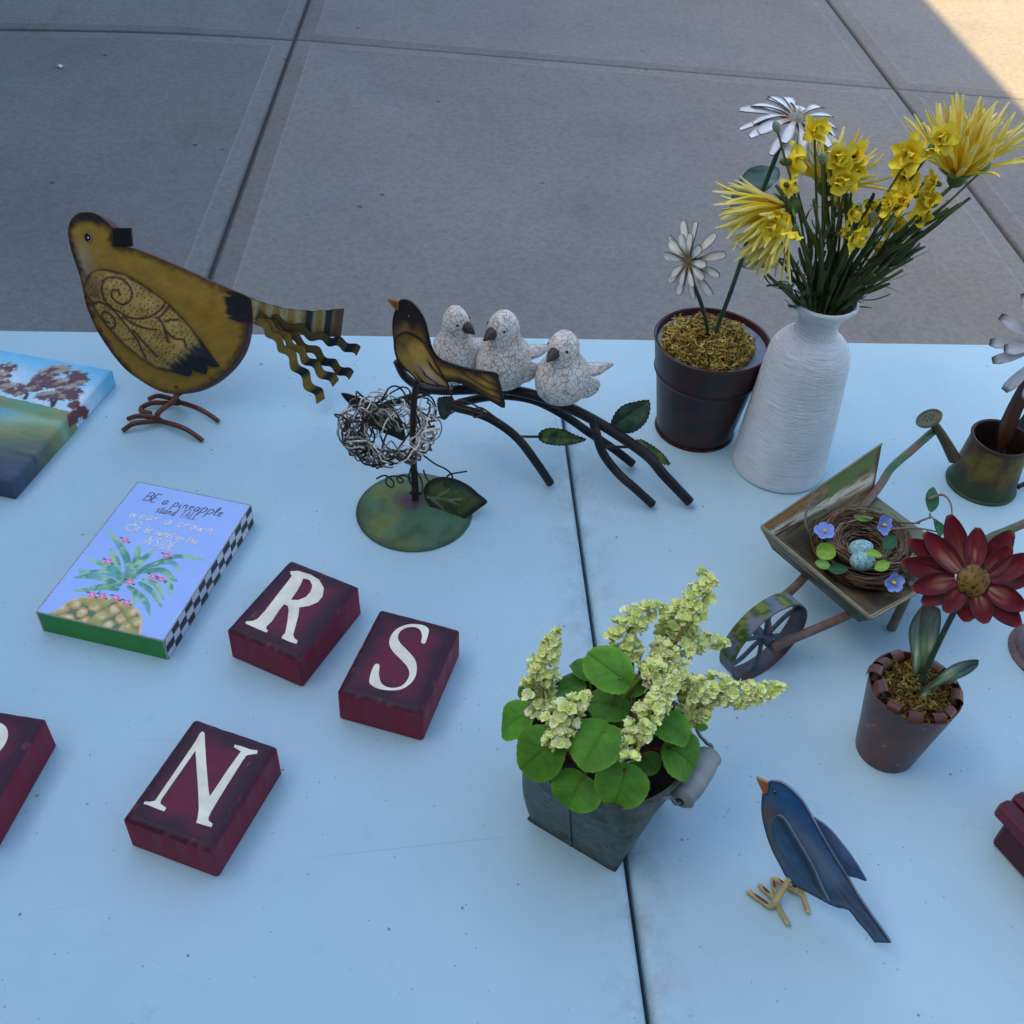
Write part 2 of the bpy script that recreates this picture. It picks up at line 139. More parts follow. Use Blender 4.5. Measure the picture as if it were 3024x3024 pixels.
'pl_spikes':[[[0.0662,0.3971,0.105],[0.0629,0.4028,0.1188],[0.067,0.4123,0.1325],[0.0705,0.4147,0.1462],[0.0735,0.416,0.16]],[[0.0752,0.3647,0.115],[0.0722,0.3744,0.1233],[0.0812,0.3783,0.1317],[0.0904,0.3834,0.14]],[[0.1163,0.3536,0.115],[0.1192,0.3668,0.1225],[0.1289,0.3789,0.13],[0.14,0.3887,0.1375],[0.1451,0.3946,0.145]],[[0.1541,0.398,0.12],[0.1687,0.4009,0.1212],[0.184,0.3957,0.1225],[0.1993,0.3959,0.1238],[0.2163,0.3988,0.125]],[[0.1662,0.3913,0.1],[0.1633,0.3985,0.105],[0.1622,0.4097,0.11],[0.1611,0.4142,0.115]],[[0.1311,0.4081,0.13],[0.1387,0.4171,0.1325],[0.1538,0.4234,0.135],[0.1694,0.4254,0.1375],[0.1827,0.4218,0.14]],[[0.124,0.4234,0.125],[0.1163,0.4294,0.135],[0.1202,0.4308,0.145],[0.1281,0.4335,0.155],[0.1413,0.4295,0.165]],[[0.1451,0.4321,0.135],[0.1524,0.4446,0.1375],[0.1561,0.4483,0.14],[0.16,0.4342,0.1425],[0.1613,0.4248,0.145]],[[0.1527,0.4233,0.155],[0.1575,0.4324,0.1625],[0.1598,0.4343,0.17],[0.1659,0.4331,0.1775],[0.1619,0.4421,0.185]],[[0.127,0.4027,0.13],[0.1405,0.4081,0.1333],[0.1452,0.4136,0.1367],[0.1397,0.4235,0.14]],[[0.1445,0.4051,0.125],[0.1527,0.4099,0.1275],[0.132,0.4067,0.13]]],
'pl_base':[[0.0845,0.3785,0.077],[0.1249,0.3689,0.077],[0.132,0.4372,0.077],[0.1424,0.4269,0.077],[0.1275,0.4388,0.077]],
'blk':{"N":[-0.1518,0.3984,-0.391],"R":[-0.1072,0.5515,-0.4915],"S":[-0.0254,0.5,-0.334],"P":[-0.305,0.416,-0.2]},
'blk_dim':[0.0647,0.0847,0.0321],
'let_R':[[[-0.0236,0.0295],[-0.0185,0.0329],[-0.0078,0.034],[0.0012,0.0324],[0.0094,0.0266],[0.0133,0.0187],[0.0133,0.0118],[0.0096,0.0056],[0.0039,0.0008],[0.0077,-0.0059],[0.0119,-0.0162],[0.0151,-0.0241],[0.0179,-0.0266],[0.0213,-0.0275],[0.0222,-0.0305],[0.0165,-0.0311],[0.0094,-0.0308],[0.0087,-0.0285],[0.0089,-0.0252],[0.0035,-0.0143],[-0.0016,-0.0052],[-0.0049,-0.0018],[-0.0081,-0.0018],[-0.008,-0.0077],[-0.0064,-0.0203],[-0.007,-0.0264],[-0.0055,-0.0289],[-0.0034,-0.0292],[-0.0037,-0.0315],[-0.0136,-0.0315],[-0.0225,-0.0313],[-0.0232,-0.0294],[-0.0192,-0.0268],[-0.0171,-0.0234],[-0.0169,-0.0141],[-0.0182,0.0038],[-0.0192,0.0204],[-0.0197,0.0261],[-0.0218,0.0272]],[[-0.0105,0.028],[-0.0051,0.0288],[0.0001,0.0247],[0.0026,0.0183],[0.0023,0.012],[-0.001,0.0068],[-0.006,0.0044],[-0.0071,0.0135],[-0.0086,0.0218]]],
'let_N':[[[-0.0203,0.0337],[-0.0182,0.0328],[-0.0129,0.0247],[-0.0028,0.01],[0.0072,-0.0041],[0.0108,-0.0086],[0.011,-0.0013],[0.0111,0.0138],[0.0117,0.0264],[0.0118,0.0289],[0.0082,0.0298],[0.0057,0.0303],[0.0053,0.0322],[0.0102,0.0327],[0.0168,0.0326],[0.0218,0.0337],[0.0227,0.0313],[0.0195,0.0294],[0.0169,0.0276],[0.0166,0.0233],[0.0168,0.0071],[0.0171,-0.0085],[0.0175,-0.0175],[0.0181,-0.022],[0.0194,-0.024],[0.0228,-0.0249],[0.0235,-0.0274],[0.0181,-0.0278],[0.0128,-0.028],[0.0123,-0.0256],[0.0092,-0.0189],[0.0021,-0.0081],[-0.0077,0.006],[-0.0165,0.0186],[-0.0165,0.0076],[-0.0166,-0.0091],[-0.0166,-0.0218],[-0.0156,-0.0243],[-0.0103,-0.0257],[-0.0101,-0.0283],[-0.0155,-0.0283],[-0.0228,-0.0281],[-0.0252,-0.0284],[-0.0256,-0.0267],[-0.0226,-0.0257],[-0.0198,-0.0238],[-0.02,-0.0073],[-0.0202,0.0105],[-0.0204,0.0249],[-0.0211,0.0317]]],
'let_S':[[[0.0111,0.0314],[0.0098,0.0335],[0.0058,0.0353],[-0.0005,0.0347],[-0.0072,0.0316],[-0.0126,0.0251],[-0.0141,0.017],[-0.0122,0.0096],[-0.0069,0.0039],[0.0019,-0.0017],[0.0084,-0.0067],[0.0117,-0.0127],[0.0115,-0.0198],[0.009,-0.0246],[0.0039,-0.0275],[-0.0016,-0.0275],[-0.006,-0.0245],[-0.0096,-0.0182],[-0.012,-0.0111],[-0.0151,-0.011],[-0.0155,-0.0171],[-0.0141,-0.0249],[-0.0121,-0.0289],[-0.0052,-0.0312],[0.0036,-0.0299],[0.0107,-0.0266],[0.0151,-0.0198],[0.0163,-0.0124],[0.0144,-0.0042],[0.0103,0.0024],[0.0028,0.0082],[-0.0049,0.0133],[-0.0087,0.0183],[-0.009,0.0243],[-0.0054,0.0294],[0.0003,0.0316],[0.0049,0.0298],[0.0081,0.0245],[0.0094,0.0189],[0.0124,0.0191],[0.0121,0.0253]]],
'let_P':[[0.0145,0.0214],[0.0059,0.0296],[0.0156,0.0112]],
'ps':[[-0.258,0.708,0.022],[0.95861,-0.28473],[-0.28473,-0.95861],0.10536128321162379,0.1578005069700348],
'ps_lines':[[[0.0156,0.0205],[0.0883,0.0213]],[[0.0327,0.0315],[0.0693,0.0312]],[[0.0144,0.0425],[0.09,0.0425]],[[0.0352,0.056],[0.0826,0.0576]],[[0.0388,0.069],[0.0693,0.07]],[[0.0179,0.0571],[0.0317,0.0587]]],
'ps_leaves':[[[0.048,0.1042],[0.0377,0.0881],[0.0214,0.0731],[0.0074,0.0625]],[[0.0478,0.098],[0.0443,0.0839],[0.0379,0.0704]],[[0.0486,0.0935],[0.0506,0.0821],[0.0534,0.072]],[[0.0519,0.0967],[0.0632,0.0849],[0.0738,0.0741],[0.0957,0.0716]],[[0.0388,0.1048],[0.0304,0.0924],[0.0192,0.0815]],[[0.0402,0.1044],[0.028,0.0996],[0.0085,0.0963]],[[0.0427,0.1089],[0.0283,0.1058],[0.0138,0.1111],[0.0076,0.1087]],[[0.0461,0.1152],[0.0304,0.1125],[0.0186,0.1139],[0.0089,0.1178]],[[0.0472,0.12],[0.0349,0.1205],[0.0257,0.1263],[0.0157,0.1307]],[[0.0543,0.0982],[0.0698,0.0915],[0.0804,0.0968],[0.0864,0.0992]],[[0.0609,0.1046],[0.0732,0.1073],[0.0859,0.1199]],[[0.06,0.109],[0.0742,0.1152],[0.0875,0.1274]],[[0.0575,0.116],[0.0734,0.1255],[0.0839,0.1382]],[[0.0782,0.1017],[0.0843,0.1061],[0.0884,0.1141]],[[0.0646,0.0844],[0.0743,0.0816],[0.0834,0.0885]],[[0.0538,0.115],[0.063,0.1205],[0.0668,0.1334]],[[0.0496,0.11],[0.0349,0.1205],[0.0352,0.1266]],[[0.05,0.1078],[0.0569,0.091],[0.0632,0.0849]]],
'ps_body':[[0.0131,0.1539],[0.0152,0.1484],[0.0183,0.1406],[0.0256,0.1344],[0.0363,0.1313],[0.0488,0.1287],[0.0623,0.1307],[0.0733,0.1355],[0.0804,0.1431],[0.0858,0.1563]],
'ps_fl':[[0.0257,0.0689],[0.0248,0.0945],[0.0656,0.0755],[0.0663,0.0995],[0.0738,0.1008],[0.0519,0.11],[0.0392,0.1295],[0.0313,0.1307],[0.0501,0.1283],[0.0602,0.1303]],
'cv':[[-0.366,0.708,0.02],[0.96279,-0.27026],[0.27026,0.96279],0.17760912138738824],
'cv_pts':{"trunks":[[[-0.053,0.1108],[-0.0545,0.118],[-0.0617,0.1204]],[[-0.0228,0.1078],[-0.0289,0.1165],[-0.036,0.1189]],[[-0.0228,0.1078],[-0.0248,0.1192],[-0.021,0.1225]]],"crowns":[[-0.054,0.143],[-0.0559,0.1299],[-0.0657,0.1207],[-0.0394,0.1411],[-0.0471,0.1612],[-0.0253,0.1267],[-0.0229,0.1461],[-0.0242,0.1552],[-0.0171,0.1292],[-0.0555,0.1522],[-0.0384,0.1197],[-0.0722,0.1219],[-0.0953,0.1498],[-0.0951,0.137],[-0.0852,0.1242]],"hor":[[-0.0771,0.1082],[-0.0578,0.1078],[-0.0245,0.1058],[-0.003,0.1042]],"bank":[[-0.0477,0.0613],[-0.0244,0.0682],[-0.0005,0.071]],"water":[[-0.0614,0.0831],[-0.0489,0.081]]},
'cv_red':[[-0.0081,0.1429],[-0.0058,0.1283]],
'wheel':[0.2486,0.5138,0.0374,0.5326],
'rod1':[[0.2527,0.5045,0.036],[0.317,0.5304,0.043],[0.4075,0.5758,0.0452],[0.4463,0.5953,0.06],[0.463,0.5978,0.069],[0.4879,0.6077,0.072]],
'rod2':[[0.2587,0.5446,0.036],[0.2914,0.569,0.042],[0.3733,0.6569,0.055],[0.396,0.6842,0.061],[0.42,0.704,0.066],[0.4474,0.7273,0.07]],
'tray':{"ft_l":[0.2611,0.6038,0.068],"ft_r":[0.3215,0.5049,0.068],"fb_l":[0.2864,0.5989,0.05],"rb_l":[0.3768,0.6636,0.05],"rt_l":[0.3826,0.6892,0.085],"rb_r":[0.4068,0.6133,0.05],"fo_l":[0.2696,0.612,0.052],"fo_r":[0.3209,0.5094,0.052]},
'leg':[0.3716,0.5525,0.003],
'legtop':[0.3744,0.5545,0.048],
'tn_c':[0.3423,0.5882,0.056],
'tn_r':[0.0387],
'eggs':[[0.3328,0.5739,0.072],[0.33,0.5601,0.072]],
'tn_fl':[[0.3072,0.5899,0.075],[0.3555,0.5953,0.078],[0.3469,0.538,0.072]],
'tn_lf':[[[0.2974,0.5732,0.07],[0.3118,0.5714,0.07]],[[0.2962,0.5666,0.065],[0.3066,0.5595,0.065]],[[0.3039,0.5576,0.066],[0.3184,0.5567,0.066]],[[0.3301,0.5602,0.082],[0.3409,0.5549,0.082]],[[0.3323,0.544,0.08],[0.3449,0.55,0.08]],[[0.3493,0.5708,0.075],[0.3612,0.5836,0.075]],[[0.3395,0.6143,0.07],[0.3548,0.6114,0.07]],[[0.371,0.5669,0.07],[0.3776,0.5633,0.07]],[[0.3617,0.5566,0.066],[0.37,0.5601,0.066]],[[0.391,0.5976,0.09],[0.4013,0.6232,0.09]],[[0.3952,0.5917,0.085],[0.3899,0.5714,0.085]]],
'tn_tw':[[[0.3147,0.598,0.07],[0.3201,0.6079,0.075],[0.3344,0.6156,0.075],[0.3459,0.6097,0.076],[0.3606,0.6028,0.078],[0.3686,0.5966,0.08],[0.3833,0.5898,0.085]],[[0.3813,0.5908,0.084],[0.3872,0.5944,0.086],[0.3924,0.5941,0.088]],[[0.3898,0.5944,0.086],[0.3909,0.5967,0.09]],[[0.3919,0.6087,0.093],[0.4038,0.6112,0.096],[0.4067,0.6017,0.095],[0.4054,0.5917,0.092]],[[0.3593,0.5906,0.078],[0.3778,0.5864,0.082],[0.3919,0.5806,0.085]],[[0.3015,0.6166,0.095],[0.2942,0.6046,0.085],[0.2915,0.5949,0.08],[0.2981,0.5905,0.07]],[[0.3924,0.5933,0.087],[0.3961,0.5897,0.086]]],
'rb':{"c":[0.3863,0.3612,0.0],"d":[[0.3863,0.3612,0.0],[0.3954,0.3405,0.0]]},
'sun':[[2.0889,4.775,-0.74],[2.0193,3.4966,-0.74]],
'cam':{"f":37.17281876041516,"r":[0.997379,-0.051548,0.050773],"u":[-0.002349,0.678289,0.734792],"w":[0.072316,0.732985,-0.67639]},
}
# ------------------------------------------------------------ numpy helpers
A = lambda v: np.array(v, float)
def s2l(r, g, b):
    f = lambda c: ((c / 255 + 0.055) / 1.055) ** 2.4 if c > 10 else c / 255 / 12.92
    return np.array([f(r), f(g), f(b)])
def hash2(ix, iy, seed=0):
    h = (ix.astype(np.int64) * 374761393 + iy.astype(np.int64) * 668265263 + seed * 1442695041) & 0x7fffffff
    h = ((h ^ (h >> 13)) * 1274126177) & 0x7fffffff
    return ((h ^ (h >> 16)) & 0xffff) / 65535.0
def vn(x, y, seed=0):
    ix, iy = np.floor(x), np.floor(y)
    fx, fy = x - ix, y - iy
    fx, fy = fx * fx * (3 - 2 * fx), fy * fy * (3 - 2 * fy)
    a, b = hash2(ix, iy, seed), hash2(ix + 1, iy, seed)
    c, d = hash2(ix, iy + 1, seed), hash2(ix + 1, iy + 1, seed)
    return (a * (1 - fx) + b * fx) * (1 - fy) + (c * (1 - fx) + d * fx) * fy
def fbm(x, y, seed=0, o=4):
    s, a, t = 0, .5, 0
    for k in range(o):
        s = s + a * vn(x * 2 ** k, y * 2 ** k, seed + k)
        t += a
        a *= .5
    return s / t
def ss(a, b, x):
    t = np.clip((x - a) / (b - a), 0, 1)
    return t * t * (3 - 2 * t)
def mix(a, b, t):
    t = np.asarray(t)[..., None]
    return np.asarray(a) * (1 - t) + np.asarray(b) * t
def dline(x, y, pts):
    """distance to polyline and position along it (0..1)"""
    pts = A(pts)
    best = np.full(x.shape, 1e9)
    pos = np.zeros(x.shape)
    n = len(pts) - 1
    for i in range(n):
        a, b = pts[i], pts[i + 1]
        d = b - a
        t = np.clip(((x - a[0]) * d[0] + (y - a[1]) * d[1]) / (d @ d + 1e-12), 0, 1)
        q = np.hypot(x - a[0] - t * d[0], y - a[1] - t * d[1])
        m = q < best
        best = np.where(m, q, best)
        pos = np.where(m, (i + t) / n, pos)
    return best, pos
def inpoly(x, y, poly):
    poly = A(poly)
    c = np.zeros(x.shape, bool)
    j = len(poly) - 1
    for i in range(len(poly)):
        xi, yi = poly[i]
        xj, yj = poly[j]
        k = ((yi > y) != (yj > y)) & (x < (xj - xi) * (y - yi) / (yj - yi + 1e-15) + xi)
        c ^= k
        j = i
    return c
def smooth(pts, n=8, closed=False):
    P = A(pts)
    if len(P) < 3:
        return P
    out = []
    N = len(P)
    rg = range(N) if closed else range(N - 1)
    for i in rg:
        if closed:
            p0, p1, p2, p3 = P[i - 1], P[i], P[(i + 1) % N], P[(i + 2) % N]
        else:
            p0 = P[i - 1] if i else 2 * P[0] - P[1]
            p1, p2 = P[i], P[i + 1]
            p3 = P[i + 2] if i + 2 < N else 2 * P[-1] - P[-2]
        for k in range(n):
            t = k / n
            out.append(.5 * (2 * p1 + (p2 - p0) * t + (2 * p0 - 5 * p1 + 4 * p2 - p3) * t * t + (3 * p1 - p0 - 3 * p2 + p3) * t ** 3))
    if not closed:
        out.append(P[-1])
    return np.array(out)
def unit(v):
    v = A(v)
    return v / (np.linalg.norm(v) + 1e-12)

# ------------------------------------------------------------ mesh builder
class MB:
    def __init__(s):
        s.v, s.f, s.c, s.n = [], [], [], 0
    def add(s, v, f, col=(.5, .5, .5)):
        v = np.atleast_2d(A(v))
        c = A(col)
        if c.ndim == 1:
            c = np.tile(c, (len(v), 1))
        s.v.append(v)
        s.c.append(c)
        k = s.n
        s.f.extend([tuple(i + k for i in q) for q in f])
        s.n += len(v)
        return s
    def tube(s, path, r, col=(.5, .5, .5), n=8, sm=0, cap=True, flat=1.0):
        P = smooth(path, sm) if sm else A(path)
        m = len(P)
        R = np.interp(np.linspace(0, 1, m), np.linspace(0, 1, len(np.atleast_1d(r))), np.atleast_1d(r))
        T = np.gradient(P, axis=0)
        T /= np.linalg.norm(T, axis=1)[:, None] + 1e-12
        u = np.cross(T[0], [0, 0, 1.0])
        if np.linalg.norm(u) < 1e-3:
            u = np.cross(T[0], [1.0, 0, 0])
        u = unit(u)
        th = np.linspace(0, 2 * np.pi, n, endpoint=False)
        V = []
        for i in range(m):
            u = unit(u - T[i] * (u @ T[i]))
            w = np.cross(T[i], u)
            V.append(P[i] + R[i] * (np.cos(th)[:, None] * u + flat * np.sin(th)[:, None] * w))
        V = np.concatenate(V)
        F = []
        for i in range(m - 1):
            for j in range(n):
                F.append((i * n + j, i * n + (j + 1) % n, (i + 1) * n + (j + 1) % n, (i + 1) * n + j))
        if cap:
            F.append(tuple(range(n - 1, -1, -1)))
            F.append(tuple((m - 1) * n + j for j in range(n)))
        c = A(col)
        if c.ndim == 2 and len(c) == m:
            c = np.repeat(c, n, axis=0)
        return s.add(V, F, c)
    def lathe(s, prof, centre, col=(.5, .5, .5), n=48, colf=None, sx=1, sy=1, rot=0):
        prof = A(prof)
        th = np.linspace(0, 2 * np.pi, n, endpoint=False)
        V = np.concatenate([np.c_[r * np.cos(th) * sx, r * np.sin(th) * sy, np.full(n, z)] for r, z in prof])
        F = []
        for i in range(len(prof) - 1):
            for j in range(n):
                F.append((i * n + j, i * n + (j + 1) % n, (i + 1) * n + (j + 1) % n, (i + 1) * n + j))
        if prof[0][0] > 1e-6:
            F.append(tuple(range(n - 1, -1, -1)))
        if prof[-1][0] > 1e-6:
            F.append(tuple((len(prof) - 1) * n + j for j in range(n)))
        c = colf(np.tile(th, len(prof)), V[:, 2], V) if colf else col
        return s.add(V + A(centre), F, c)
    def grid(s, P, col=(.5, .5, .5), flip=False):
        """P: (nu, nv, 3) array of points"""
        nu, nv = P.shape[:2]
        F = []
        for i in range(nu - 1):
            for j in range(nv - 1):
                q = (i * nv + j, (i + 1) * nv + j, (i + 1) * nv + j + 1, i * nv + j + 1)
                F.append(q[::-1] if flip else q)
        c = A(col)
        if c.ndim == 3:
            c = c.reshape(-1, 3)
        return s.add(P.reshape(-1, 3), F, c)
    def box(s, c, half, ax=(1, 0, 0), ay=(0, 1, 0), az=(0, 0, 1), col=(.5, .5, .5)):
        c, ax, ay, az = A(c), A(ax) * half[0], A(ay) * half[1], A(az) * half[2]
        V = [c + i * ax + j * ay + k * az for k in (-1, 1) for j in (-1, 1) for i in (-1, 1)]
        F = [(0, 2, 3, 1), (4, 5, 7, 6), (0, 1, 5, 4), (2, 6, 7, 3), (0, 4, 6, 2), (1, 3, 7, 5)]
        return s.add(V, F, col)
    def ball(s, c, r, col=(.5, .5, .5), nu=12, nv=8, ax=None):
        r = np.broadcast_to(A(r), (3,))
        M = np.eye(3) if ax is None else A(ax)          # rows: local axes
        V, F = [], []
        for i in range(nv + 1):
            p = math.pi * i / nv
            for j in range(nu):
                t = 2 * math.pi * j / nu
                V.append(np.array([math.sin(p) * math.cos(t), math.sin(p) * math.sin(t), -math.cos(p)]) * r)
        for i in range(nv):
            for j in range(nu):
                F.append((i * nu + j, i * nu + (j + 1) % nu, (i + 1) * nu + (j + 1) % nu, (i + 1) * nu + j))
        return s.add(A(V) @ M + A(c), F, col)
    def plate(s, outline, fr, th, col=(.5, .5, .5), paint=None, res=None, bulge=None, edge=None, off=0.0, hole=None, back=None, sm=0):
        """flat cut plate; fr=(o,ax,ay,n); front face at off, back face at off-th"""
        o, ax, ay, n = [A(q) for q in fr]
        ol = smooth(outline, sm, True) if sm else A(outline)
        loops = [ol] + ([A(hole)] if hole is not None else [])
        pts, faces, k = [], [], 0
        for L in loops:
            pts += [Vector(p) for p in L]
            faces.append(list(range(k, k + len(L))))
            k += len(L)
        if res:
            mn, mx = ol.min(0), ol.max(0)
            gx, gy = np.meshgrid(np.arange(mn[0], mx[0], res), np.arange(mn[1], mx[1], res))
            gx = (gx + (np.arange(gx.shape[0]) % 2)[:, None] * res * .5).ravel()
            gy = gy.ravel()
            m = inpoly(gx, gy, ol)
            gx, gy = gx[m], gy[m]
            d, _ = dline(gx, gy, np.vstack([ol, ol[:1]]))
            m = d > res * .45
            pts += [Vector(p) for p in np.c_[gx[m], gy[m]]]
        if hole is not None:
            ed = [(f[i], f[(i + 1) % len(f)]) for f in faces for i in range(len(f))]
            r = geometry.delaunay_2d_cdt(pts, ed, [], 0, 1e-7)
        else:
            r = geometry.delaunay_2d_cdt(pts, [], faces, 1, 1e-7)
        uv = np.array([p[:] for p in r[0]])
        tri = [tuple(t) for t in r[2]]
        if hole is not None:
            cen = uv[np.array(tri)].mean(1)
            ok = inpoly(cen[:, 0], cen[:, 1], ol) & ~inpoly(cen[:, 0], cen[:, 1], A(hole))
            tri = [t for t, k in zip(tri, ok) if k]
        if tri:
            t = tri[0]
            a, b, c_ = uv[t[0]], uv[t[1]], uv[t[2]]
            if (b[0] - a[0]) * (c_[1] - a[1]) - (b[1] - a[1]) * (c_[0] - a[0]) < 0:
                tri = [q[::-1] for q in tri]
        h = bulge(uv[:, 0], uv[:, 1]) if bulge else np.zeros(len(uv))
        base = o + uv[:, :1] * ax + uv[:, 1:] * ay
        F1 = base + (off + h)[:, None] * n
        F2 = base + (off - th + h)[:, None] * n
        cf = paint(uv[:, 0], uv[:, 1]) if paint else np.tile(A(col), (len(uv), 1))
        s.add(F1, tri, cf)
        cb = np.tile(A(back if back is not None else (edge if edge is not None else col)), (len(uv), 1))
        s.add(F2, [q[::-1] for q in tri], cb)
        E = {}
        for q in tri:
            for i in range(3):
                e = (q[i], q[(i + 1) % 3])
                if (e[1], e[0]) in E:
                    del E[(e[1], e[0])]
                else:
                    E[e] = 1
        N = len(uv)
        ce = A(edge) if edge is not None else A(col)
        s.add(np.vstack([F1, F2]), [(a, a + N, b + N, b) for a, b in E], ce)
        return s
    def mesh(s, name, mat, smooth_ang=40, org=(0, 0, 0)):
        me = bpy.data.meshes.new(name)
        V = np.concatenate(s.v) - A(org)
        me.from_pydata(V.tolist(), [], s.f)
        C = np.concatenate(s.c)
        at = me.color_attributes.new("Col", 'FLOAT_COLOR', 'POINT')
        at.data.foreach_set('color', np.c_[np.clip(C, 0, 1), np.ones(len(C))].astype(np.float32).ravel())
        me.materials.append(mat)
        me.polygons.foreach_set('use_smooth', [smooth_ang > 0] * len(me.polygons))
        if 0 < smooth_ang < 180:
            me.set_sharp_from_angle(angle=math.radians(smooth_ang))
        me.update()
        return me

ORG = {}
def thing(name, label, cat, loc, group=None):
    o = bpy.data.objects.new(name, None)
    o.empty_display_size = .02
    COL.objects.link(o)
    o.location = loc
    ORG[o.name] = A(loc)
    o['label'] = label
    o['category'] = cat
    if group:
        o['group'] = group
    return o
def part(mb, name, mat, parent, label=None, stuff=False, ang=40):
    org = ORG[parent.name] if parent else A((0, 0, 0))
    o = bpy.data.objects.new(name, mb.mesh(name, mat, ang, org))
    COL.objects.link(o)
    if parent:
        o.parent = parent
        ORG[o.name] = org
    if label:
        o['label'] = label
    if stuff:
        o['kind'] = 'stuff'
    return o
def inst(me, name, parent, M, label=None):
    """object sharing mesh data, M = 4x4 world matrix"""
    o = bpy.data.objects.new(name, me)
    COL.objects.link(o)
    o.parent = parent
    o.matrix_local = Matrix.Translation(-Vector(ORG[parent.name])) @ M
    if label:
        o['label'] = label
    return o
def struct(mb, name, mat, parent=None, ang=40):
    o = part(mb, name, mat, parent, ang=ang)
    if not parent:
        o['kind'] = 'structure'
        ORG[o.name] = A((0, 0, 0))
    return o
def frame(o, d, n, sc=1.0):
    """matrix: local y along d, local z near n"""
    d = unit(d)
    x = unit(np.cross(d, n))
    z = np.cross(x, d)
    return Matrix(((x[0] * sc, d[0] * sc, z[0] * sc, o[0]), (x[1] * sc, d[1] * sc, z[1] * sc, o[1]), (x[2] * sc, d[2] * sc, z[2] * sc, o[2]), (0, 0, 0, 1)))

# ------------------------------------------------------------ materials
MATS = {}
def paint_mat(name, rough=.6, metal=0.0, bump=.1, scale=200, var=.12, vscale=40, spec=.5, extra=None, transl=0.0, rvar=0.1):
    m = bpy.data.materials.new(name)
    m.use_nodes = True
    nt = m.node_tree
    N, L = nt.nodes, nt.links
    b = N["Principled BSDF"]
    b.inputs['Roughness'].default_value = rough
    b.inputs['Metallic'].default_value = metal
    b.inputs['Specular IOR Level'].default_value = spec
    at = N.new("ShaderNodeAttribute")
    at.attribute_name = "Col"
    geo = N.new("ShaderNodeNewGeometry")
    nz = N.new("ShaderNodeTexNoise")
    nz.inputs['Scale'].default_value = vscale
    nz.inputs['Detail'].default_value = 5
    L.new(geo.outputs['Position'], nz.inputs['Vector'])
    mr = N.new("ShaderNodeMapRange")
    mr.inputs['From Min'].default_value = .25
    mr.inputs['From Max'].default_value = .75
    mr.inputs['To Min'].default_value = 1 - var
    mr.inputs['To Max'].default_value = 1 + var
    L.new(nz.outputs['Fac'], mr.inputs['Value'])
    mx = N.new("ShaderNodeMix")
    mx.data_type = 'RGBA'
    mx.blend_type = 'MULTIPLY'
    mx.inputs[0].default_value = 1.0
    L.new(at.outputs['Color'], mx.inputs[6])
    L.new(mr.outputs[0], mx.inputs[7])
    L.new(mx.outputs[2], b.inputs['Base Color'])
    r2 = N.new("ShaderNodeMapRange")
    r2.inputs['To Min'].default_value = rough - rvar
    r2.inputs['To Max'].default_value = rough + rvar
    L.new(nz.outputs['Fac'], r2.inputs['Value'])
    L.new(r2.outputs[0], b.inputs['Roughness'])
    n2 = N.new("ShaderNodeTexNoise")
    n2.inputs['Scale'].default_value = scale
    n2.inputs['Detail'].default_value = 4
    L.new(geo.outputs['Position'], n2.inputs['Vector'])
    bp = N.new("ShaderNodeBump")
    bp.inputs['Strength'].default_value = bump
    bp.inputs['Distance'].default_value = .001
    L.new(n2.outputs['Fac'], bp.inputs['Height'])
    L.new(bp.outputs[0], b.inputs['Normal'])
    if transl:
        b.inputs['Transmission Weight'].default_value = 0
        tr = N.new("ShaderNodeBsdfTranslucent")
        L.new(mx.outputs[2], tr.inputs['Color'])
        ms = N.new("ShaderNodeMixShader")
        ms.inputs[0].default_value = transl
        out = N["Material Output"]
        L.new(b.outputs[0], ms.inputs[1])
        L.new(tr.outputs[0], ms.inputs[2])
        L.new(ms.outputs[0], out.inputs[0])
    if extra:
        extra(nt, b, geo, mx, bp)
    MATS[name] = m
    return m
M_metal = paint_mat("painted metal", rough=.5, bump=.08, scale=350, var=.18, vscale=90, spec=.24)
M_dark = paint_mat("dark metal tube", spec=.3, rough=.42, metal=.0, bump=.12, scale=300, var=.3, vscale=120)
M_wood = paint_mat("painted wood", rough=.55, bump=.12, scale=260, var=.14, vscale=70, spec=.35)
M_print = paint_mat("printed paper", rough=.5, bump=.03, scale=600, var=.03, vscale=200, spec=.3)
M_foil = paint_mat("foil lettering", rough=.4, metal=.35, bump=.02, var=.2, vscale=150)
M_wire = paint_mat("bare wire", rough=.35, metal=.2, bump=.05, var=.2, vscale=200)
M_fabric = paint_mat("silk petal", rough=.75, bump=.12, scale=900, var=.1, vscale=120, spec=.2, transl=.15)
M_floret = paint_mat("silk floret", rough=.55, bump=.1, scale=900, var=.05, vscale=120, spec=.35)
M_gloss = paint_mat("glossy enamel", rough=.36, bump=.04, scale=300, var=.14, vscale=60, spec=.4)
M_leaf = paint_mat("silk leaf", rough=.6, bump=.2, scale=700, var=.22, vscale=55, spec=.3, transl=.15)
M_moss = paint_mat("dried moss", rough=.95, bump=.3, scale=500, var=.35, vscale=160, spec=.1)
M_twig = paint_mat("twig", rough=.9, bump=.4, scale=500, var=.35, vscale=200, spec=.1)
M_egg = paint_mat("egg shell", rough=.6, bump=.1, scale=500, var=.1, vscale=300)
